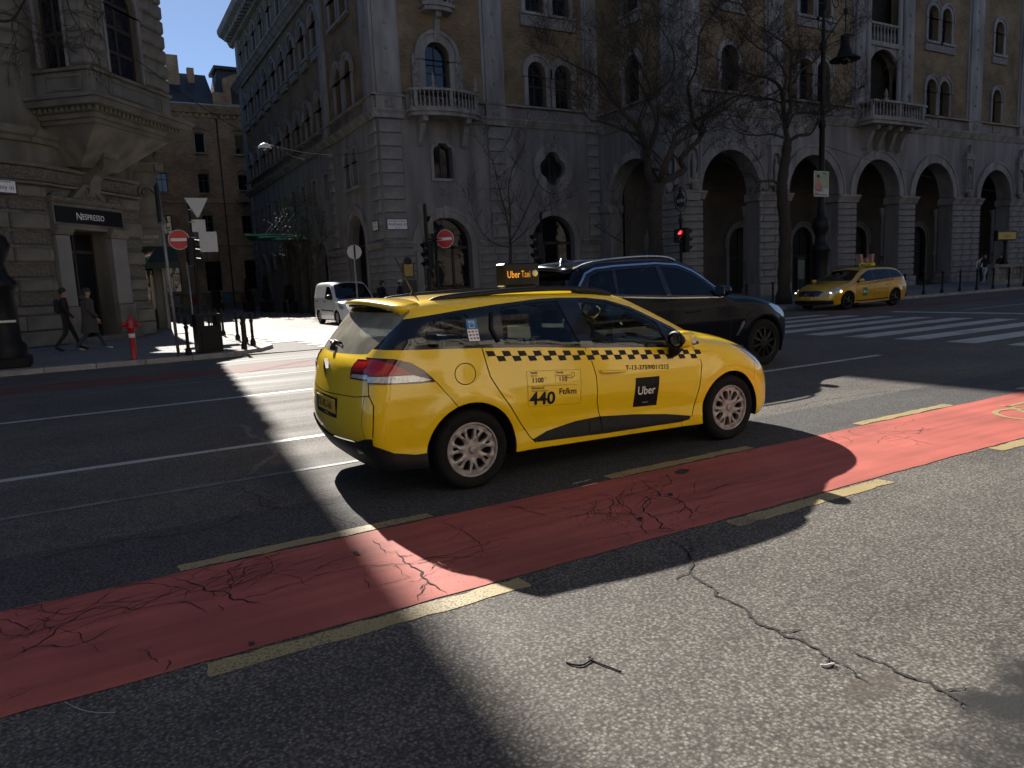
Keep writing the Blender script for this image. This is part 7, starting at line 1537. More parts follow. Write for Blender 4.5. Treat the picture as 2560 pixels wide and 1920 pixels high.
for x, y, lb in ((1.98, 19.35, 'black iron bollard between the tall grey pole and the litter bin'), (3.34, 19.72, 'black iron bollard at the tip of the rounded kerb, first past the litter bin'), (3.78, 20.9, LB1), (3.82, 22.2, LB1), (3.87, 23.8, LB1), (3.95, 27.1, LB1), (3.98, 28.8, LB1)): bollard(x, y, .108, lb, 'bollards round the pavement corner', 1.0)
for i in range(14):
    bollard(4.08, 31.5+3*i, .02, 'black iron bollard in the long row down the side street', 'bollards down the side street', 1.05)
def chain(a, b, sag=.12, parent=None, r=.012):
    P = [Vector(a).lerp(Vector(b), t)-Vector((0, 0, sag*4*t*(1-t))) for t in np.linspace(0, 1, 9)]; return MB().tube(P, r, 5).build('chain', 'iron_black', parent)
rb = []
for i in range(9):
    p = (30.9+1.42*i, 19.38, .105); bo = bollard(*p, 'black iron bollard in the chained row past the parked yellow cab', 'chained bollards at the far kerb', 1.1); rb.append(bo)
    if i: chain((p[0]-1.42, 19.38, .85), (p[0], 19.38, .85), .10, bo)
for p in ((22.6, 19.4), (21.2, 19.4)): bollard(p[0], p[1], .105, 'black iron bollard by the trunk of the large bare tree', 'bollards beside the tree trunks', 1.05)
# retractable barrier posts on the square
for px, py in ((621.9, 782.5), (638, 785), (655.2, 787), (674, 776), (692.5, 791.5), (722.8, 795.5)):
    x, y = G(px, py+4, .03); k = min(1, 46/y); x, y = x*k, y*k
    b = empty('barrier_post', (x, y, .03), 0, 'slim black barrier post with flat foot standing on the sunlit square', 'barrier post', 'barrier posts on the square'); MB().lathe([(.02, .01), (.02, .95), (.032, .96), (.032, 1.0), (.005, 1.02)], seg=8).build('post', 'iron_black', b, False); MB().box((0, 0, .012), (.55, .07, .02)).build('foot', 'iron_black', b, False)
# hydrant
h = empty('hydrant', (.80, 19.42, .108), .3, 'red pillar fire hydrant with white band on the left pavement', 'hydrant')
MB().lathe([(.085, 0), (.075, .03), (.068, .06), (.062, .58), (.07, .60), (.07, .70), (.095, .72), (.095, .76), (.08, .78), (.085, .88), (.06, .95), (.03, .97), (.03, 1.0), (.005, 1.0)], seg=16).build('pillar', 'hydrant_red', h, False); MB().lathe([(.0635, .50), (.072, .505), (.072, .60), (.0635, .605)], seg=16).build('white_band', 'strip_white', h, False)
for s in (-1, 1):
    MB().lathe([(.035, .06), (.04, .12), (.06, .125), (.06, .17), (.045, .19), (.001, .19)], (0, 0, .82), 12, 'X').build('outlet', 'hydrant_red', h, False).rotation_euler = (0, 0, 0 if s > 0 else math.pi)
# litter bin
b = empty('litter_bin', (2.5, 19.72, .108), .12, 'square black litter bin with open slot near the pavement corner', 'litter bin')
m = MB(); W_, D_, H_ = .58, .42, .95
for x in (-W_/2+.02, W_/2-.02): m.box((x, 0, .475), (.04, D_, H_))
m.box((0, 0, .31), (W_-.08, D_-.01, .62)); m.box((0, 0, .93), (W_+.02, D_+.02, .05)); m.box((-.17, 0, .77), (.14, D_-.02, .28)); m.box((.22, 0, .77), (.04, D_-.02, .28)); m.box((0, 0, .64), (W_-.08, D_-.02, .03)); m.build('bin_body', 'iron_black', b, False)
for x in (-.06, .06): MB().box((x*.3+.08, -D_/2+.02, .77), (.015, .015, .28)).build('slot_bar', 'iron_black', b, False)
MB().bbox((0, -D_/2-.006, .32), (.40, .012, .48), .006).build('bin_door', 'iron_black', b, False)
# sign discs
def disc(parent, c, r, face, mat, name, th=.02, seg=28):
    """c centre, face = horizontal unit normal"""
    n = Vector(face).normalized(); u = Vector((-n.y, n.x, 0)); P = [(r*math.cos(2*math.pi*i/seg), r*math.sin(2*math.pi*i/seg)) for i in range(seg)]
    return MB().slab((Vector(c), u, n), P, [], -th, 0, True).build(name, mat, parent, False)
def no_entry(parent, c, r, face):
    n = Vector(face).normalized(); s = disc(parent, c, r, n, 'strip_white', 'no_entry_sign'); disc(s, Vector(c)+n*.003, r*.95, n, 'sign_red', 'red_disc', .002)
    u = Vector((-n.y, n.x, 0)); MB().slab((Vector(c)+n*.006, u, n), rect(-r*.78, r*.78, -r*.15, r*.15), [], -.002, 0).build('white_bar', 'strip_white', s, False)
def plate(parent, c, w, hh, face, mat, name='sign_plate', tri=False):
    n = Vector(face).normalized(); u = Vector((-n.y, n.x, 0)); o = [(-w/2, hh/2), (w/2, hh/2), (.03, -hh/2), (-.03, -hh/2)] if tri else rect(-w/2, w/2, -hh/2, hh/2)
    return MB().slab((Vector(c), u, n), o, [], -.02, 0, True).build(name, mat, parent, False)
def signal(parent, c, face, lit=None, n=3, sz=.30, mat='iron_black'):
    """traffic signal head: housing, visors, lenses; face = direction the lenses look"""
    f = Vector(face).normalized(); ang = math.atan2(f.y, f.x); c = Vector(c)
    hd = MB().bbox((0, 0, 0), (.2, sz*1.05, sz*n), .03).build('signal_head', mat, parent, False); hd.location = c; hd.rotation_euler = (0, 0, ang)
    for i in range(n):
        z = sz*(n-1)/2-i*sz
        v = MB(); seg = 10; R = sz*.36
        A = [math.radians(-20+220*k/seg) for k in range(seg+1)]; V = [(.10, R*math.cos(a), z+R*math.sin(a)) for a in A]+[(.10+.22*max(.35, (math.sin(a)+.6)/1.6), R*math.cos(a), z+R*math.sin(a)-.03) for a in A]
        v.add(V, [(k, k+1, seg+2+k, seg+1+k) for k in range(seg)], True); v.build('visor', mat, hd, False)
        MB().lathe([(.001, .115), (R*.7, .11), (R*.9, .10)], (0, 0, z), 14, 'X').build('lens', ('signal_red_lit' if lit == i else 'lamp_off'), hd, False)
    return hd
# tall pole with edge-on sign at the pavement edge
p0 = (1.72, 18.98, .108); t = empty('sign_pole', p0, 0, 'tall grey steel pole with a dark sign seen edge-on at the left kerb', 'sign pole')
MB().tube([(0, 0, 0), (-.03, 0, 1.8), (-.06, 0, 3.95)], .036, 8).build('pole', 'steel_grey', t, False); MB().bbox((-.09, 0, 3.55), (.05, .6, .85), .01).build('edge_on_sign', 'iron_black', t, False)
for z in (1.2, 2.1, 2.9, 3.2): MB().lathe([(.038, 0), (.044, .005), (.044, .035), (.038, .04)], (-.03, 0, z), 8).build('clamp', 'steel_grey', t, False)
# signal mast at the side-street mouth (left)
q = PYs(492, 700, 26.6); t = empty('signal_mast', (q.x, 26.6, .02), 0, 'black signal mast with backs of a give-way sign and two blank plates', 'traffic signal')
MB().lathe([(.14, 0), (.14, .35), (.10, .42), (.08, 1.0), (.06, 1.05), (.05, 4.6)], seg=12).build('mast', 'iron_black', t, False)
q2 = PYs(491, 520, 26.6); plate(t, (q2.x-q.x, -.12, q2.z-.02), .72, .62, (0, -1, 0), 'sign_back', 'give_way_sign', True); q3 = PYs(496, 565, 26.6); plate(t, (q3.x-q.x, -.10, q3.z-.02), .42, .40, (0, -1, 0), 'sign_back'); q4 = PYs(520, 605, 26.6); plate(t, (q4.x-q.x, -.10, q4.z-.02), .56, .66, (0, -1, 0), 'sign_back')
for i, z in enumerate((3.4, 3.9, 4.3)): MB().box((.02, -.12, z), (.16, .04, .03)).build('bracket', 'steel_grey', t, False)
signal(t, (-.12, -.05, 2.95), (1, .15, 0)); q5 = PYs(446, 600, 26.6); no_entry(t, (q5.x-q.x, -.16, q5.z-.02), .32, (-.1, -1, 0)); MB().tube([(q5.x-q.x, -.12, q5.z-.02), (0, -.05, q5.z-.02)], .02, 6).build('sign_arm', 'steel_grey', t, False)
MB().tube([(-.25, -.1, 0), (-.25, -.1, 2.6)], .03, 6).build('stay_pole', 'steel_grey', t, False)
# second signal mast before the palace corner
q = PYs(1073, 700, 22.4); t = empty('signal_mast', (q.x, 22.4, .03), 0, 'black signal mast with red no-entry sign before the palace corner door', 'traffic signal')
MB().lathe([(.12, 0), (.12, .5), (.07, .6), (.05, 4.1)], seg=10).build('mast', 'iron_black', t, False); MB().tube([(.35, .1, 0), (.35, .1, 3.2)], .03, 6).build('stay_pole', 'iron_black', t, False)
q2 = PYs(1069, 528, 22.4); plate(t, (q2.x-q.x, .08, q2.z-.1), .62, .54, (0, 1, 0), 'sign_back_dark', 'give_way_sign', True); q3 = PYs(1071, 562, 22.4); plate(t, (q3.x-q.x, .08, q3.z-.03), .4, .55, (0, 1, 0), 'sign_back_dark')
signal(t, (-.02, -.12, 2.45), (-1, -.35, 0), sz=.3); q5 = PYs(1111, 597.5, 22.4); no_entry(t, (q5.x-q.x, -.06, q5.z-.03), .30, (-.75, -.66, 0)); MB().tube([(q5.x-q.x+.03, .03, q5.z-.03), (.0, .05, q5.z-.03)], .02, 6).build('sign_arm', 'iron_black', t, False)
# round sign seen from behind
q = PYs(886, 630, 27.5); t = empty('road_sign', (q.x, 27.5, .03), 0, 'pale round road sign seen from behind on a thin pole near the white van', 'road sign')
disc(t, (0, 0, q.z-.03), .27, (-.2, -1, 0), 'sign_back', 'sign_disc'); MB().tube([(0, .03, 0), (0, .03, q.z+.15)], .03, 6).build('pole', 'steel_grey', t, False); MB().box((0, -.03, q.z-.03), (.06, .02, .5)).build('rail', 'iron_black', t, False)
# signal by the middle door
q = PYs(1352, 540, 19.7); t = empty('signal_mast', (q.x, 19.7, .105), 0, 'slim black signal post seen from the side beside the black SUV roof', 'traffic signal')
MB().lathe([(.1, 0), (.1, .4), (.05, .5), (.04, 3.4), (.06, 3.42), (.01, 3.55)], seg=10).build('mast', 'iron_black', t, False); signal(t, (-.14, 0, 2.45), (-1, -.1, 0), sz=.28)
# lantern post with lit red pedestrian light
q = PYs(1703, 660, 19.7); t = empty('lantern_post', (q.x, 19.7, .105), 0, 'black lantern post with lit red pedestrian light before the arcade corner', 'traffic signal')
MB().lathe([(.14, 0), (.14, .3), (.09, .45), (.06, .6), (.05, 3.2), (.09, 3.25), (.05, 3.35), (.035, 3.5)], seg=12).build('mast', 'iron_black', t, False)
signal(t, (-.17, -.04, 2.72), (-.25, -1, 0), 0, 2, .24); signal(t, (.20, 0, 2.58), (1, -.1, 0), sz=.28)
o = [(.28*math.cos(a), 0, 3.98+.42*math.sin(a)) for a in np.linspace(0, 2*math.pi, 25)]; MB().tube(o, .018, 6).build('lantern_ring', 'iron_black', t, False); MB().lathe([(.04, 3.72), (.13, 3.75), (.16, 3.98), (.15, 4.0)], seg=10).build('lantern_bowl', 'lantern_glass', t, False); MB().lathe([(.17, 3.99), (.12, 4.12), (.05, 4.2), (.06, 4.28), (.01, 4.42)], seg=10).build('lantern_cap', 'iron_black', t, False)
# ornate lamp post right
def lamp_post(x, y, label, arm=1, hi=True):
    t = empty('street_lamp', (x, y, .105), 0, label, 'street lamp')
    MB().bbox((0, 0, .12), (.95, .95, .24), .03).build('plinth', 'iron_black', t, False)
    MB().lathe([(.42, .24), (.42, .5), (.34, .6), (.32, 1.7), (.40, 1.8), (.40, 1.92), (.26, 2.05), (.20, 2.3), (.30, 2.5), (.36, 2.7), (.30, 2.9), (.17, 3.0), (.14, 3.3), (.12, 3.4)], seg=16).build('pedestal', 'iron_black', t, False)
    MB().lathe([(.12, 3.4), (.11, 6.0), (.15, 6.05), (.15, 6.2), (.10, 6.3), (.085, 8.6), (.13, 8.65), (.13, 8.85), (.07, 8.95), (.06, 9.9)], seg=12).build('shaft', 'iron_black', t, False)
    if hi:
        MB().tube(spline([(0, 0, 8.9), (.05, 0, 9.8), (.35, 0, 10.5), (.9, 0, 10.8), (1.35, 0, 10.85)], False, 6), .035, 6).build('swan_arm', 'iron_black', t, False)
        for c, r, a0, a1 in (((.75, 10.25), .32, 0, 480), ((.42, 9.65), .26, 90, 520), ((-.22, 9.4), .20, -40, 400), ((1.5, 10.95), .3, 90, 420)):
            P = [(c[0]+r*(1-.75*k/30)*math.cos(math.radians(a0+(a1-a0)*k/30)), 0, c[1]+r*(1-.75*k/30)*math.sin(math.radians(a0+(a1-a0)*k/30))) for k in range(31)]; MB().tube(P, .02, 5).build('scroll', 'iron_black', t, False)
        MB().tube([(.1, 0, 8.9), (1.3, 0, 10.0)], .025, 6).build('brace', 'iron_black', t, False); MB().lathe([(.02, 9.25), (.02, 9.9), (.09, 9.95), (.09, 10.08), (.02, 10.15), (.02, 10.75), (.07, 10.8), (.02, 10.95)], (1.35, 0, 0), 10).build('drop_rod', 'iron_black', t, False)
        MB().lathe([(.08, 9.28), (.2, 9.22), (.17, 9.1), (.19, 8.85), (.26, 8.7), (.32, 8.55), (.6, 8.42), (.6, 8.39), (.3, 8.44)], (1.35, 0, 0), 20).build('lamp_shade', 'iron_black', t, False); MB().sphere((1.35, 0, 8.42), .2, 12, 8, (1, 1, .9)).build('lamp_globe', 'lantern_glass', t, False)
    return t
q = PYs(2053, 520, 20.3); lp = lamp_post(q.x, 20.3, 'tall ornate black street lamp with hanging bell shade before the arcade'); lp.scale = (1, 1, 1.16)
lamp_post(-1.74, 20.0, 'foot of a black ornate lamp post on the pavement before the coffee shop', hi=False); MB().box((-1.74, 19.56, 1.15), (.62, .01, .05)).build('reflective_band', 'strip_white', None)
for o in bpy.data.objects:
    if o.name == 'reflective_band':
        L = [x for x in bpy.data.objects if x.name.startswith('street_lamp') and x.location.x < 0][0]; o.parent = L; o.matrix_parent_inverse = pinv(L)
# poster on the lamp post
a, b = PYs(2035, 427, 20.05), PYs(2071, 492, 20.05); t = empty('poster', (q.x, 20.05, b.z), 0, 'white election poster with a portrait strapped to the tall street lamp', 'poster'); w, hh = b.x-a.x, a.z-b.z; f = FR((a.x, 20.04, b.z), (1, 0, 0), (0, -1, 0))
fbox(f, 0, w, 0, hh, -.02, 0, 'poster_board', 'poster_white', t); fbox(f, .03, w*.97, hh*.33, hh*.97, 0, .003, 'picture_area', 'poster_green', t)
MB().slab(f, spline([(w*.12, hh*.34), (w*.5, hh*.34), (w*.46, hh*.5), (w*.36, hh*.58), (w*.38, hh*.7), (w*.33, hh*.8), (w*.22, hh*.8), (w*.18, hh*.7), (w*.2, hh*.58), (w*.12, hh*.5)], True, 3), [], .002, .006).build('portrait', 'poster_skin', t); MB().slab(f, ell(w*.27, hh*.80, w*.11, hh*.07, 14), [], .002, .0075).build('portrait_hair', 'wood_dark', t)
MB().slab(f, spline([(w*.06, hh*.33), (w*.56, hh*.33), (w*.5, hh*.47), (w*.3, hh*.5), (w*.1, hh*.46)], True, 3), [], .002, .009).build('portrait_dress', 'poster_pink', t)
text_on('poster_lettering', 'DURÓ', hh*.17, (W3(f, w*.05, hh*.2), f[1], f[2]), 'decal_black', t, 'LEFT', .006, .004); text_on('poster_lettering', 'TISZA', hh*.10, (W3(f, w*.55, hh*.88), f[1], f[2]), 'decal_black', t, 'LEFT', .008, .002); fbox(f, w*.05, w*.9, hh*.05, hh*.08, 0, .004, 'poster_line', 'decal_black', t); fbox(f, w*.05, w*.3, hh*.11, hh*.14, 0, .004, 'poster_line', 'decal_black', t)
# metro entrance: balustrade and yellow sign
mx, my = 44.2, 22.0; t = empty('metro_entrance', (mx+3, my, .105), 0, 'stone balustrade of a metro entrance with a yellow name board on a post', 'metro entrance')
for i in range(7):
    x = mx-1.3+i*1.45; fbox(FR((0, my, 0), (1, 0, 0), (0, -1, 0)), x, x+.35, .1, 1.25, -.18, .18, 'pier', 'stone_b2', t)
    if i < 6:
        for k in range(5): MB().lathe([(.08, .35), (.05, .5), (.09, .7), (.05, 1.0)], (x+.5+.2*k, my, 0), 6).build('baluster', 'stone_b2', t)
fbox(FR((0, my, 0), (1, 0, 0), (0, -1, 0)), mx-1.4, mx+8, 1.05, 1.22, -.2, .2, 'cap_rail', 'stone_b', t); fbox(FR((0, my, 0), (1, 0, 0), (0, -1, 0)), mx-1.4, mx+8, .1, .35, -.2, .2, 'base_rail', 'stone_b', t)
MB().lathe([(.16, 1.22), (.2, 1.3), (.1, 1.5), (.08, 2.3), (.14, 2.5), (.06, 2.6)], (mx, my, 0), 10).build('sign_post', 'iron_black', t)
fbox(FR((0, my, 0), (1, 0, 0), (0, -1, 0)), mx-1.05, mx+.95, 2.5, 3.05, -.1, .1, 'board_case', 'iron_black', t, .02); bd = fbox(FR((0, my, 0), (1, 0, 0), (0, -1, 0)), mx-.95, mx+.85, 2.58, 2.95, .09, .11, 'name_board', 'metro_yellow', t); text_on('board_lettering', 'Opera', .24, ((mx-.05, my-.11, 2.68), (1, 0, 0), (0, -1, 0)), 'decal_black', bd, 'CENTER', .004)
# hotel letter
p = PYs(2162, 668, 25.5); f = FR((p.x, 25.5, 0), (1, 0, 0), (0, -1, 0)); t = empty('hotel_letter', (p.x, 25.5, .105), 0, 'tall copper letter W standing in front of the arcade behind the yellow cab', 'letter sign')
wv = [(-.62, 2.1), (-.42, 2.1), (-.22, .85), (-.06, 1.9), (.06, 1.9), (.22, .85), (.42, 2.1), (.62, 2.1), (.30, .3), (.14, .3), (0, 1.3), (-.14, .3), (-.30, .3)]; MB().slab(f, [(a*1.0, b) for a, b in wv], [], -.15, .15, True).build('letter', 'copper', t); fbox(f, -.7, .7, .105, .3, -.3, .3, 'plinth', 'iron_black', t)
# info totem in front of the arcade
p = PYs(2000, 660, 21.2); t = empty('info_board', (p.x, 21.2, .105), 0, 'slim dark information totem with a teal panel beside the street lamp', 'info board'); fbox(FR((p.x, 21.2, 0), (1, 0, 0), (0, -1, 0)), -.25, .25, .1, 2.0, -.06, .06, 'totem', 'iron_black', t, .01); fbox(FR((p.x, 21.2, 0), (1, 0, 0), (0, -1, 0)), -.2, .2, 1.05, 1.85, .06, .068, 'panel', 'teal_panel', t)
# suspended lamp and wires
s = PYs(662, 368, 27.0); t = empty('hanging_lamp', (s.x, 27.0, s.z), 0, 'small white lamp hung on wires across the side street', 'street lamp')
MB().lathe([(.02, .14), (.1, .12), (.22, .02), (.24, -.04), (.2, -.05)], (s.x, 27, s.z), 12).build('lamp_shade', 'strip_white', t); MB().sphere((s.x, 27, s.z-.03), .16, 10, 6, (1, 1, .5)).build('lamp_bowl', 'lantern_glass', t)
def wire(a, b, sag, label, r=.012):
    P = [Vector(a).lerp(Vector(b), k)-Vector((0, 0, sag*4*k*(1-k))) for k in np.linspace(0, 1, 15)]; o = MB().tube(P, r, 4).build('wire', 'iron_black', None); return tag(o, label, 'wire')
e = PYs(170, 130, 25); wire((s.x, 27, s.z+.12), (2.2, 27.6, 9.2), .15, 'dark wire from the hanging lamp to the bay of the corner building'); wire((s.x, 27, s.z+.12), (12.9, 35.6, 8.2), .3, 'dark wire from the hanging lamp to the palace corner pier'); wire((s.x+.3, 27.05, s.z+.1), (12.9, 45, 9.4), .3, 'thin wire from the hanging lamp to the palace side wall')
a = PYs(2065, 366, 20.3); wire((a.x, 20.3, a.z), (57.5, 27.9, 5.9), .25, 'thin wire from the tall street lamp to the arcade piers', .01)
# flag
fl = empty('flag', (2.1, 32.6, 2.75), 0, 'small red white and green flag on the corner of the coffee shop building', 'flag'); MB().tube([(2.0, 32.5, 2.7), (2.5, 32.35, 3.45)], .012, 5).build('flag_pole', 'steel_grey', fl)
for i, mt in enumerate(('sign_red', 'strip_white', 'green_decal')):
    V = []; 
    for k in range(6):
        for w2 in (i, i+1): V.append((2.42-.05*w2-.055*k+.02*math.sin(k*1.4), 32.38+.03*math.sin(k*1.7+w2), 3.34-.085*w2-.02*k))
    MB().add(V, [(2*k, 2*k+1, 2*k+3, 2*k+2) for k in range(5)], True).build('flag_stripe', mt, fl)
# litter on the road
def litter(name, l, r, mat, label, cat, fn=GR):
    P = spline([(x, y, r+.002) for x, y in fn(l)], False, 5); o = MB().tube(P, r, 5).build(name, mat, None); tag(o, label, cat); return o
a = litter('cable_strip', [(215, 1218), (222, 1232), (245, 1243), (285, 1246), (312, 1232), (328, 1219), (308, 1212)], .004, 'decal_black', 'curled black plastic strip lying on the sunlit asphalt', 'litter'); b = litter('cable_strip', [(318, 1222), (360, 1240), (400, 1255), (445, 1273)], .0035, 'decal_black', 'straight black plastic strip lying beside a curled one on the sunlit asphalt', 'litter')
litter('straw', [(1255, 1247), (1275, 1249), (1295, 1245), (1312, 1242)], .005, 'strip_white', 'short white straw lying beside the long asphalt crack', 'litter'); litter('thread', [(262, 1393), (300, 1412), (330, 1425), (400, 1437), (468, 1436)], .0012, 'sign_back', 'fine pale thread lying on the shaded asphalt by the cycle lane', 'litter', GL)
# planters
def planter(x, y, kind, label):
    t = empty('planter', (x, y, .05), 0, label, 'planter', None); MB().bbox((0, 0, .4), (.8, .8, .75), .03).build('box', 'iron_black', t, False); mm = MB(); r2 = random.Random(int(x*77+y))
    mm2 = MB().tube([(0, 0, .7), (0, 0, 2.2 if kind else 1.2)], .04, 6); mm2.build('stem', 'bark', t, False)
    for i in range(900):
        if kind == 1:
            u = r2.random(); a = u*4.5*2*math.pi; R0 = .36*(1-u*.75); c = Vector((R0*.55*math.cos(a), R0*.55*math.sin(a), .95+u*1.6)); rr = .17*(1-u*.4)
        else: c = Vector((0, 0, 1.15 if i % 3 else 1.65)); rr = .36 if i % 3 else .26
        v = Vector((r2.gauss(0, 1), r2.gauss(0, 1), r2.gauss(0, 1))).normalized()*rr*r2.uniform(.8, 1.05)+c; n = Vector((r2.gauss(0, 1), r2.gauss(0, 1), r2.gauss(0, 1))).normalized(); u2 = n.orthogonal().normalized()*.045; w2 = n.cross(u2)
        mm.add([v-u2-w2, v+u2-w2, v+u2+w2, v-u2+w2], [(0, 1, 2, 3)])
    fo = mm.build('foliage', 'leaf_dark', t, False); return t
pm('bark', (.035, .028, .022), .95, .4, 10, bump=.6, bscale=25); pm('leaf_dark', (.022, .04, .016), .8, .5, 3); pm('leaf_spring', (.065, .06, .028), .8, .5, 3)
planter(12.0, 51.5, 0, 'black box planter with two clipped ball shrubs near the palace wall'); planter(11.6, 57, 1, 'black box planter with a tall clipped spiral shrub by the hotel door'); planter(11.0, 61, 1, 'black box planter with a clipped spiral shrub farther down the side street'); planter(9.4, 66, 0, 'black box planter with ball shrubs before the brick house')

# ------------------------------------------------------------------ bare trees
def tree(name, loc, label, limbs, trunk_r, seed, depth=4, spread=.6, twig=.9, dens=1.0, leaves=0, cat='tree', group=None, droop=0.0, minr=.004):
    R = random.Random(seed); t = empty(name, loc, 0, label, cat, group); O = Vector(loc); trunk, crown = MB(), MB(); lv = MB()
    def grow(p, d, r, L, lev):
        n = 4 if lev < 2 else 3; path = [p]; rad = [r]; q = p; dd = d.normalized()
        for i in range(n):
            dd = (dd+Vector((R.gauss(0, 1), R.gauss(0, 1), R.gauss(0, .7)))*.22+Vector((0, 0, .10-droop*lev))).normalized(); q = q+dd*L/n; path.append(q); rad.append(max(minr*.7, r*(1-.62*(i+1)/n)))
        crown.tube(path, rad, 5 if r > .03 else (4 if r > .012 else 3), True, False)
        if leaves and lev >= 2:
            for k in range(leaves):
                c = path[R.randrange(1, n+1)]+Vector((R.gauss(0, .1), R.gauss(0, .1), R.gauss(0, .1))); a = Vector((R.gauss(0, 1), R.gauss(0, 1), R.gauss(0, 1))).normalized(); u = a.orthogonal().normalized()*.03; w = a.cross(u); lv.add([c-u-w, c+u-w, c+u+w, c-u+w], [(0, 1, 2, 3)])
        if lev >= depth: return
        k = 2+(R.random() < .55*dens)+(dens > 1.1)*(lev > 1)*(R.random() < .55)+(lev >= depth-1)*(R.random() < .8*dens)
        for i in range(k+1):
            j = R.randrange(1, n+1); ax = Vector((R.gauss(0, 1), R.gauss(0, 1), R.gauss(0, .6))).normalized(); nd = (dd+ax*spread*R.uniform(.7, 1.4)).normalized(); grow(path[j], nd, max(minr, rad[j]*R.uniform(.5, .75)), L*R.uniform(.5, .8), lev+1)
    first = True
    for pts, r0, r1, sub in limbs:
        P = [Vector(a) for a in spline([tuple(Vector(q)-O) for q in pts], False, 5)]; n = len(P); rad = [(r0+(r1-r0)*i/(n-1))*(1+.10*math.sin(i*2.1)) for i in range(n)]
        if first: rad[0] *= 1.35; rad[1] *= 1.12; trunk.tube(P, rad, 10); first = False
        else: crown.tube(P, rad, 7)
        if sub:
            acc = 0
            for i in range(2, n):
                acc += (P[i]-P[i-1]).length
                if acc > sub:
                    acc = 0; tg = (P[i]-P[i-1]).normalized()
                    for k in range(1+(R.random() < .4)):
                        ax = Vector((R.gauss(0, 1), R.gauss(0, 1), R.gauss(0, .5))).normalized(); grow(P[i], (tg*.5+ax*.9+Vector((0, 0, .25))).normalized(), max(.012, rad[i]*R.uniform(.28, .5)), twig*R.uniform(.6, 1.25), 1)
            grow(P[-1], (P[-1]-P[-2]), rad[-1]*.9, twig, 1); grow(P[-1], (P[-1]-P[-2])+Vector((R.gauss(0, .1), R.gauss(0, .1), 0)), rad[-1]*.7, twig, 1)
    trunk.build('trunk', 'bark', t, False); crown.build('crown', 'bark', t, False)
    if lv.v: lv.build('leaves', 'leaf_spring', t, False)['kind'] = 'stuff'
    return t
A5 = lambda l, y, w=0: [PYs(1150+a/3.16, b/3.16, y+w*math.sin(i*.9)*.8+w*i*.18) for i, (a, b) in enumerate(l)]
A6 = lambda l, y, w=0: [PYs(1860+a/3.16, b/3.16, y+w*math.sin(i*.9)*.8+w*i*.18) for i, (a, b) in enumerate(l)]
y1 = 21.3; base = PYs(1638, 640, y1); bz = Vector((base.x, y1, .1))
tree('plane_tree', tuple(bz), 'large bare tree with forked crooked limbs before the palace re-entrant corner', [
    ([bz, (base.x+.05, y1, 1.2)]+A5([(1540, 1690), (1545, 1600), (1560, 1500), (1570, 1440)], y1), .30, .21, 0),
    (A5([(1560, 1500), (1500, 1400), (1480, 1280), (1470, 1180), (1440, 1100), (1400, 1000), (1300, 900), (1200, 780), (1100, 620), (930, 530), (780, 450)], y1, .5), .17, .018, .8),
    (A5([(1480, 1230), (1530, 1080), (1555, 980), (1540, 900), (1490, 790), (1440, 700), (1390, 600), (1350, 500)], y1, -.5), .11, .02, .7),
    (A5([(1490, 790), (1560, 720), (1640, 650), (1690, 540), (1690, 430), (1650, 330), (1560, 180)], y1-.6, -.3), .06, .014, .6),
    (A5([(1440, 1080), (1350, 1050), (1200, 990), (1100, 960), (1020, 940), (970, 860)], y1, .6), .06, .014, .6),
    (A5([(1570, 1450), (1600, 1360), (1640, 1250), (1690, 1130), (1700, 1070), (1800, 990), (1950, 900), (2070, 820), (2212, 740), (2330, 690)], y1, -.6), .13, .016, .8),
    (A5([(1580, 1440), (1700, 1390), (1770, 1330), (1740, 1270), (1800, 1190), (1890, 1100), (1910, 1040), (1860, 1000), (1830, 900), (1810, 760), (1800, 680), (1860, 560), (1880, 400), (1890, 280), (1960, 150), (2060, 20)], y1, .3), .13, .016, .7),
    (A5([(1890, 1080), (1920, 960), (2000, 910), (2120, 840), (2212, 760)], y1+.4, .4), .06, .014, .6),
    (A5([(1400, 1000), (1420, 930), (1460, 830), (1500, 700), (1440, 560), (1350, 360), (1340, 200), (1300, 90)], y1+.5, .3), .05, .012, .6)], .3, 11, 4, .75, 1.25, 1.15, minr=.0065)
y2 = 20.6; b2 = PYs(1959, 752, y2); bz = Vector((b2.x, y2, .1))
tree('plane_tree', tuple(bz), 'bare tree with dense twiggy crown next to the tall ornate street lamp', [
    ([bz]+[PYs(1961, 660, y2), PYs(1963, 570, y2)]+A6([(300, 1520), (300, 1450), (330, 1250), (345, 1120)], y2), .26, .17, 0),
    (A6([(345, 1120), (320, 950), (310, 820), (290, 700), (200, 620), (100, 600), (0, 570), (-120, 520)], y2, .4), .12, .014, .6), (A6([(345, 1120), (430, 1070), (520, 1060), (600, 940), (700, 860), (800, 800)], y2, -.4), .08, .014, .6), (A6([(345, 1000), (400, 900), (560, 900), (740, 920)], y2, .5), .07, .012, .5),
    (A6([(330, 950), (370, 850), (360, 700), (370, 560), (370, 400), (250, 290), (100, 200)], y2, -.3), .10, .014, .6), (A6([(360, 700), (450, 560), (560, 480), (640, 380), (780, 300)], y2, .3), .05, .012, .5), (A6([(300, 1480), (230, 1430), (100, 1430), (60, 1370), (0, 1330)], y2, .2), .06, .02, .8), (A6([(320, 1090), (220, 1060), (100, 1070), (0, 1060), (-100, 1020)], y2, -.4), .05, .012, .5), (A6([(310, 820), (200, 780), (60, 800), (-60, 850)], y2, .5), .05, .012, .5), (A6([(300, 740), (330, 600), (240, 450), (120, 380), (20, 300), (-80, 180)], y2, .4), .05, .012, .5)], .26, 23, 4, .8, 1.05, 1.2, minr=.0065)
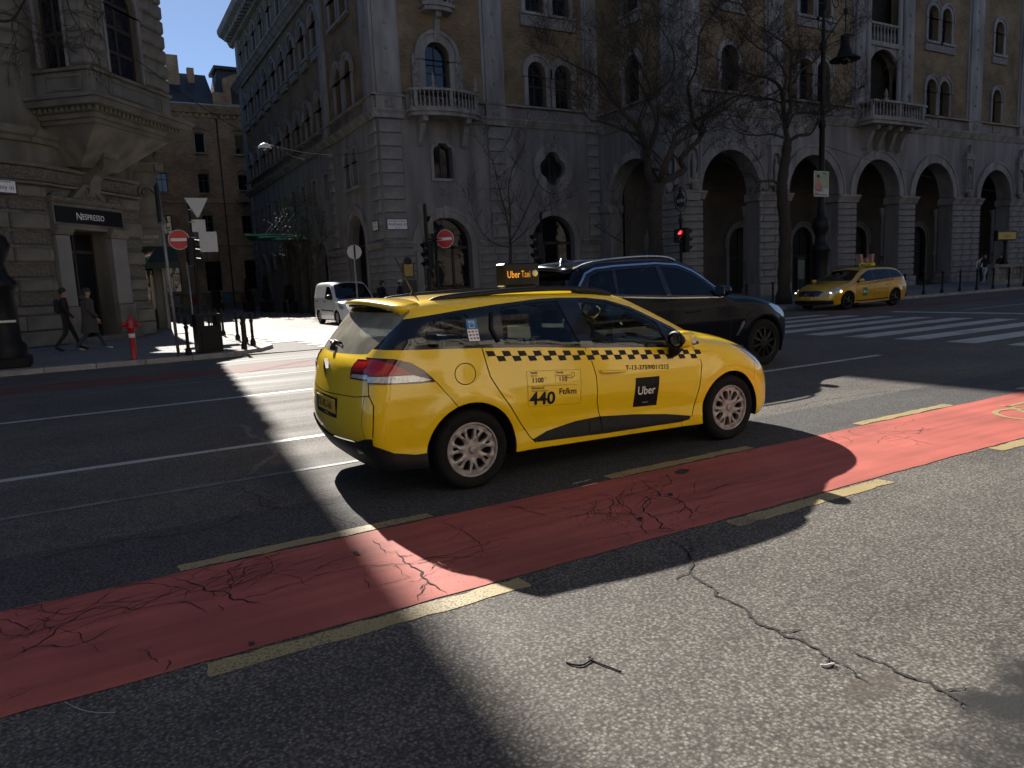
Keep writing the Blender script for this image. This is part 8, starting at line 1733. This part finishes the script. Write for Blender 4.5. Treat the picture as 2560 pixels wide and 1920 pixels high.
y3 = 20.6; b3 = PYs(1277, 656, y3); bz = Vector((b3.x, y3, .1)); A7 = lambda l, y: [PYs(1200+a/3.16, 350+b/3.16, y+.2*math.sin(i*1.3)) for i, (a, b) in enumerate(l)]
tree('young_tree', tuple(bz), 'slender young bare tree before the palace corner pavilion', [([bz]+A7([(240, 960), (242, 860), (235, 750)], y3), .06, .045, 0), (A7([(235, 750), (200, 560), (150, 380), (110, 200), (60, 60)], y3), .03, .008, .45), (A7([(235, 740), (240, 560), (225, 400), (250, 250), (300, 120)], y3), .03, .008, .45), (A7([(240, 800), (330, 640), (400, 480), (460, 330), (480, 250)], y3), .028, .008, .45), (A7([(240, 850), (150, 830), (60, 780), (0, 700), (-60, 560)], y3), .022, .007, .45), (A7([(245, 820), (340, 740), (440, 640), (540, 520)], y3), .022, .007, .45)], .06, 31, 3, .6, .75, 1.1, minr=.005)
y4 = 24.5; b4 = PYs(1573, 640, y4); bz = Vector((b4.x, y4, .1)); tree('young_tree', tuple(bz), 'thin young bare tree behind the black SUV at the arcade side arch', [([bz]+A7([(1180, 900), (1185, 760), (1180, 640)], y4), .05, .03, 0), (A7([(1180, 700), (1100, 560), (1060, 460), (1040, 380)], y4), .02, .006, .5), (A7([(1180, 660), (1220, 520), (1230, 420)], y4), .02, .006, .5), (A7([(1180, 840), (1040, 760), (940, 700), (860, 620)], y4), .02, .006, .5)], .05, 37, 3, .6, .7, .8, minr=.003)
y5 = 21.5; U = lambda l: [PYs(a/3.456, b/3.456, y5+.25*math.sin(i)) for i, (a, b) in enumerate(l)]
tree('plane_tree', (-6.2, y5, .1), 'bare tree whose drooping twigs hang before the upper windows of the corner building', [([(-6.2, y5, .1), (-6.15, y5, 3), (-6.0, y5, 6), (-5.5, y5, 8.2)], .26, .15, 0), ([(-5.5, y5, 8.2), (-4.6, y5, 9.6)]+U([(-200, -100), (60, -250), (300, -330), (560, -260)]), .10, .02, .5), ([(-5.6, y5, 8.0)]+U([(-260, 60), (0, 180), (110, 165), (180, 60), (240, -40)]), .05, .014, .35), (U([(110, 165), (105, 250), (140, 340), (120, 420), (80, 500)]), .016, .006, .3), (U([(110, 165), (200, 220), (250, 270), (330, 300)]), .014, .005, .3), (U([(560, -260), (580, 0), (620, 130), (690, 250), (740, 390), (790, 480)]), .02, .006, .3), (U([(560, -260), (700, -60), (760, 60), (830, 120), (860, 250)]), .02, .006, .3), (U([(180, 60), (260, 180), (330, 240)]), .012, .005, .3)], .26, 41, 3, .6, .5, .9, droop=.12, minr=.005)
for x, y, sd, lb in ((11.3, 43.0, 51, 'young tree coming into leaf between the white van and the palace side wall'), (11.5, 46.5, 53, 'young tree coming into leaf beside the green glass canopy')):
    bz = Vector((x, y, .1)); tree('street_tree', tuple(bz), lb, [([bz, (x, y, 1.5), (x+.05, y, 2.6)], .08, .06, 0), ([(x+.05, y, 2.6), (x, y, 4.2), (x+.1, y, 6.2)], .05, .012, .4), ([(x+.03, y, 2.4), (x-.6, y, 3.8), (x-.9, y, 5.3)], .03, .01, .4), ([(x+.03, y, 2.5), (x+.6, y-.2, 3.6), (x+.8, y-.2, 5)], .03, .01, .4)], .08, sd, 3, .6, .75, 1.0, leaves=2, group='young street trees by the palace side wall')
bz = Vector((9.6, 70, .1)); tree('street_tree', tuple(bz), 'small bare tree before the brick house at the street end', [([bz, (9.6, 70, 1.6), (9.65, 70, 2.4)], .08, .06, 0), ([(9.65, 70, 2.4), (9.5, 70, 4), (9.4, 70, 6.6)], .05, .012, .5), ([(9.65, 70, 2.4), (10.2, 70, 4), (10.7, 70, 5.6)], .04, .01, .5), ([(9.65, 70, 2.4), (9.0, 70, 3.6), (8.5, 70, 5)], .04, .01, .5)], .08, 61, 3, .6, 1.0, .9)
# ------------------------------------------------------------------ people
for n_, c_, r_ in (('skin', (.36, .20, .14), .6), ('cloth_black', (.012, .012, .014), .9), ('cloth_brown', (.055, .045, .038), .85), ('cloth_navy', (.012, .016, .03), .9), ('cloth_white', (.5, .5, .5), .8), ('denim', (.03, .04, .07), .9), ('shoe_pale', (.42, .36, .28), .7), ('hair_dark', (.02, .014, .01), .7), ('cap_dark', (.03, .026, .022), .8)): pm(n_, c_, r_, .25, 14)
def person(loc, rz, label, top, legs, shoes, step=.32, swing=.35, head='hair_dark', cap=None, coat=None, h=1.0, bag=False, hood=False):
    t = empty('person', loc, rz, label, 'person'); V, E, Rr = [], [], []
    def nd(p, r, par=None):
        V.append(p); Rr.append(r if isinstance(r, tuple) else (r, r)); i = len(V)-1
        if par is not None: E.append((par, i))
        return i
    pel = nd((0, 0, .96), (.135, .11)); wa = nd((0, 0, 1.10), (.125, .10), pel); ch = nd((.01, 0, 1.30), (.155, .115), wa); nb = nd((.01, 0, 1.46), (.08, .07), ch); nk = nd((.02, 0, 1.53), .052, nb); hd = nd((.035, 0, 1.62), (.078, .088), nk); ht = nd((.025, 0, 1.71), (.07, .078), hd)
    nd((.125, 0, 1.615), .014, hd); nd((.10, 0, 1.555), .03, hd)
    for s in (-1, 1): nd((.02, s*.088, 1.62), (.012, .02), hd)
    for s, f in ((1, 1), (-1, -1)):
        hip = nd((0, s*.085, .90), .095, pel); kx = .5*step*f+(.10 if f < 0 else .06); kn = nd((kx*.8, s*.09, .50), .062, hip); ax = step*f*1.0-.02
        ank = nd((ax, s*.09, .10 if f > 0 else .13), .042, kn); toe = nd((ax+.15, s*.095, .04 if f > 0 else .035), .036, ank); nd((ax+.21, s*.097, .035), .028, toe)
        sh = nd((.0, s*.18, 1.41), .062, ch); el = nd((-.10*f*swing*2-.02, s*.235, 1.14), .045, sh); wr = nd((-.20*f*swing*2+.10, s*.225, .93), .03, el); pa = nd((-.22*f*swing*2+.12, s*.22, .86), (.022, .036), wr)
        px, py, pz = V[pa]
        for k, (dx, l) in enumerate(((.03, .075), (.011, .085), (-.008, .08), (-.026, .065))):
            a = nd((px+dx, py, pz-.045), .0095, pa); b = nd((px+dx+.012, py-s*.008, pz-.045-l*.5), .0085, a); nd((px+dx+.026, py-s*.014, pz-.04-l*.85), .007, b)
        a = nd((px+.045, py-s*.012, pz-.005), .0105, pa); nd((px+.06, py-s*.018, pz-.045), .0085, a)
    me = bpy.data.meshes.new('b'); me.from_pydata(V, E, []); ob = bpy.data.objects.new('b', me); COL.objects.link(ob); ob.modifiers.new('s', 'SKIN'); sv = me.skin_vertices[0].data
    for i, r in enumerate(Rr): sv[i].radius = r
    sv[0].use_root = True; ss = ob.modifiers.new('u', 'SUBSURF'); ss.levels = 2; ss.render_levels = 2
    dg = bpy.context.evaluated_depsgraph_get(); m2 = bpy.data.meshes.new_from_object(ob.evaluated_get(dg)); bpy.data.objects.remove(ob); m2.name = 'body'
    for mt in (top, legs, shoes, 'skin'): m2.materials.append(MATS[mt])
    mi = []
    for p in m2.polygons:
        c = p.center
        if c.z > 1.49: k = 3
        elif c.z < .085: k = 2
        elif abs(c.y) > .17 and c.z < .91 and c.z > .6: k = 3
        elif c.z < .95 and abs(c.y) < .17: k = 1
        else: k = 0
        mi.append(k)
    m2.polygons.foreach_set('material_index', mi); m2.polygons.foreach_set('use_smooth', [True]*len(mi)); b = link('body', m2, t)
    for s in (-1, 1): MB().sphere((.112, s*.032, 1.638), .011, 6, 4).build('eye', 'cap_dark', t, False)
    MB().tube([(.113, -.022, 1.575), (.119, 0, 1.573), (.113, .022, 1.575)], .005, 5).build('mouth', 'cap_red', t, False)
    if cap:
        MB().lathe([(.112, -.01), (.113, .03), (.095, .085), (.05, .115), (.001, .12)], (.02, 0, 1.665), 14).build('cap', cap, t, False); MB().bbox((.145, 0, 1.665), (.12, .15, .012), .004).build('cap_peak', cap, t, False)
    else: MB().sphere((.008, 0, 1.665), .108, 12, 8, (.95, .92, .95)).build('hair', head, t, False)
    if cap: MB().sphere((-.022, 0, 1.61), .098, 10, 6, (.85, .9, .9)).build('hair', head, t, False)
    if hood: MB().sphere((-.09, 0, 1.50), .13, 10, 6, (.8, 1.25, .7)).build('hood', coat or top, t, False)
    if coat:
        m = MB(); rows = [(1.49, .075, .075), (1.45, .14, .17), (1.38, .165, .20), (1.2, .16, .185), (1.0, .175, .20), (.8, .20, .215), (.62, .225, .225), (.50, .24, .23)]; sg = 18; V2 = []
        for z, a, c in rows:
            for k in range(sg):
                an = 2*math.pi*k/sg; w = 1+.03*math.sin(5*an+z*9); V2.append((a*math.cos(an)*w+.01, c*math.sin(an)*w, z+.012*math.sin(3*an)))
        m.add(V2, [(i*sg+k, (i+1)*sg+k, (i+1)*sg+(k+1) % sg, i*sg+(k+1) % sg) for i in range(len(rows)-1) for k in range(sg)], True); m.build('coat', coat, t, False)
        for s in (-1, 1):
            f = s; el = (-.10*f*swing*2-.02, s*.245, 1.14); wr = (-.20*f*swing*2+.10, s*.232, .95); MB().tube([(0, s*.17, 1.42), (-.04*f*swing, s*.23, 1.28), el, wr], [.075, .078, .068, .052], 10).build('sleeve', coat, t, False)
    if bag: MB().bbox((-.16, 0, 1.25), (.16, .30, .40), .05).build('backpack', 'cloth_black', t, False)
    t.scale = (h, h, h); return t
person((-.62, 24.55, .108), .05, 'person in dark clothes walking behind the one in the long coat, past the coffee shop', 'cloth_black', 'cloth_black', 'cloth_black', .3, .2, h=1.03, bag=True)
person((-.05, 24.15, .108), .05, 'person in long brown hooded coat and pale trainers walking past the coffee shop door', 'cloth_brown', 'denim', 'shoe_pale', .36, .25, coat='cloth_brown', hood=True, cap='cap_dark', h=1.0)
p = PYs(955, 720, 33.2); person((p.x, 33.2, .03), .1, 'person in black jacket and cap walking behind the white van', 'cloth_black', 'cloth_black', 'cloth_black', .3, cap='cap_dark', h=1.02, bag=True)
p = PYs(1000, 720, 33.4); person((p.x, 33.4, .1), -.1, 'person in dark jacket and white cap walking along the palace wall', 'cloth_navy', 'cloth_black', 'cloth_black', .25, cap='cloth_white', h=.98)
p = PYs(2462, 680, 25.0); person((p.x, 25.0, .105), math.pi, 'person in black jacket and white trousers walking before the arcade', 'cloth_black', 'cloth_white', 'shoe_pale', .3, h=1.0)
p = PYs(2502, 660, 26.0); person((p.x, 26.0, .105), math.pi*.9, 'person in dark coat with pale shirt standing behind the metro balustrade', 'cloth_white', 'cloth_black', 'cloth_black', .1, coat='cloth_black', h=1.0)
p = PYs(2452, 670, 26.6); person((p.x, 26.6, .105), 0, 'person in pale grey top walking close to the arcade pier', 'paper', 'cloth_black', 'cloth_black', .2, h=.98)
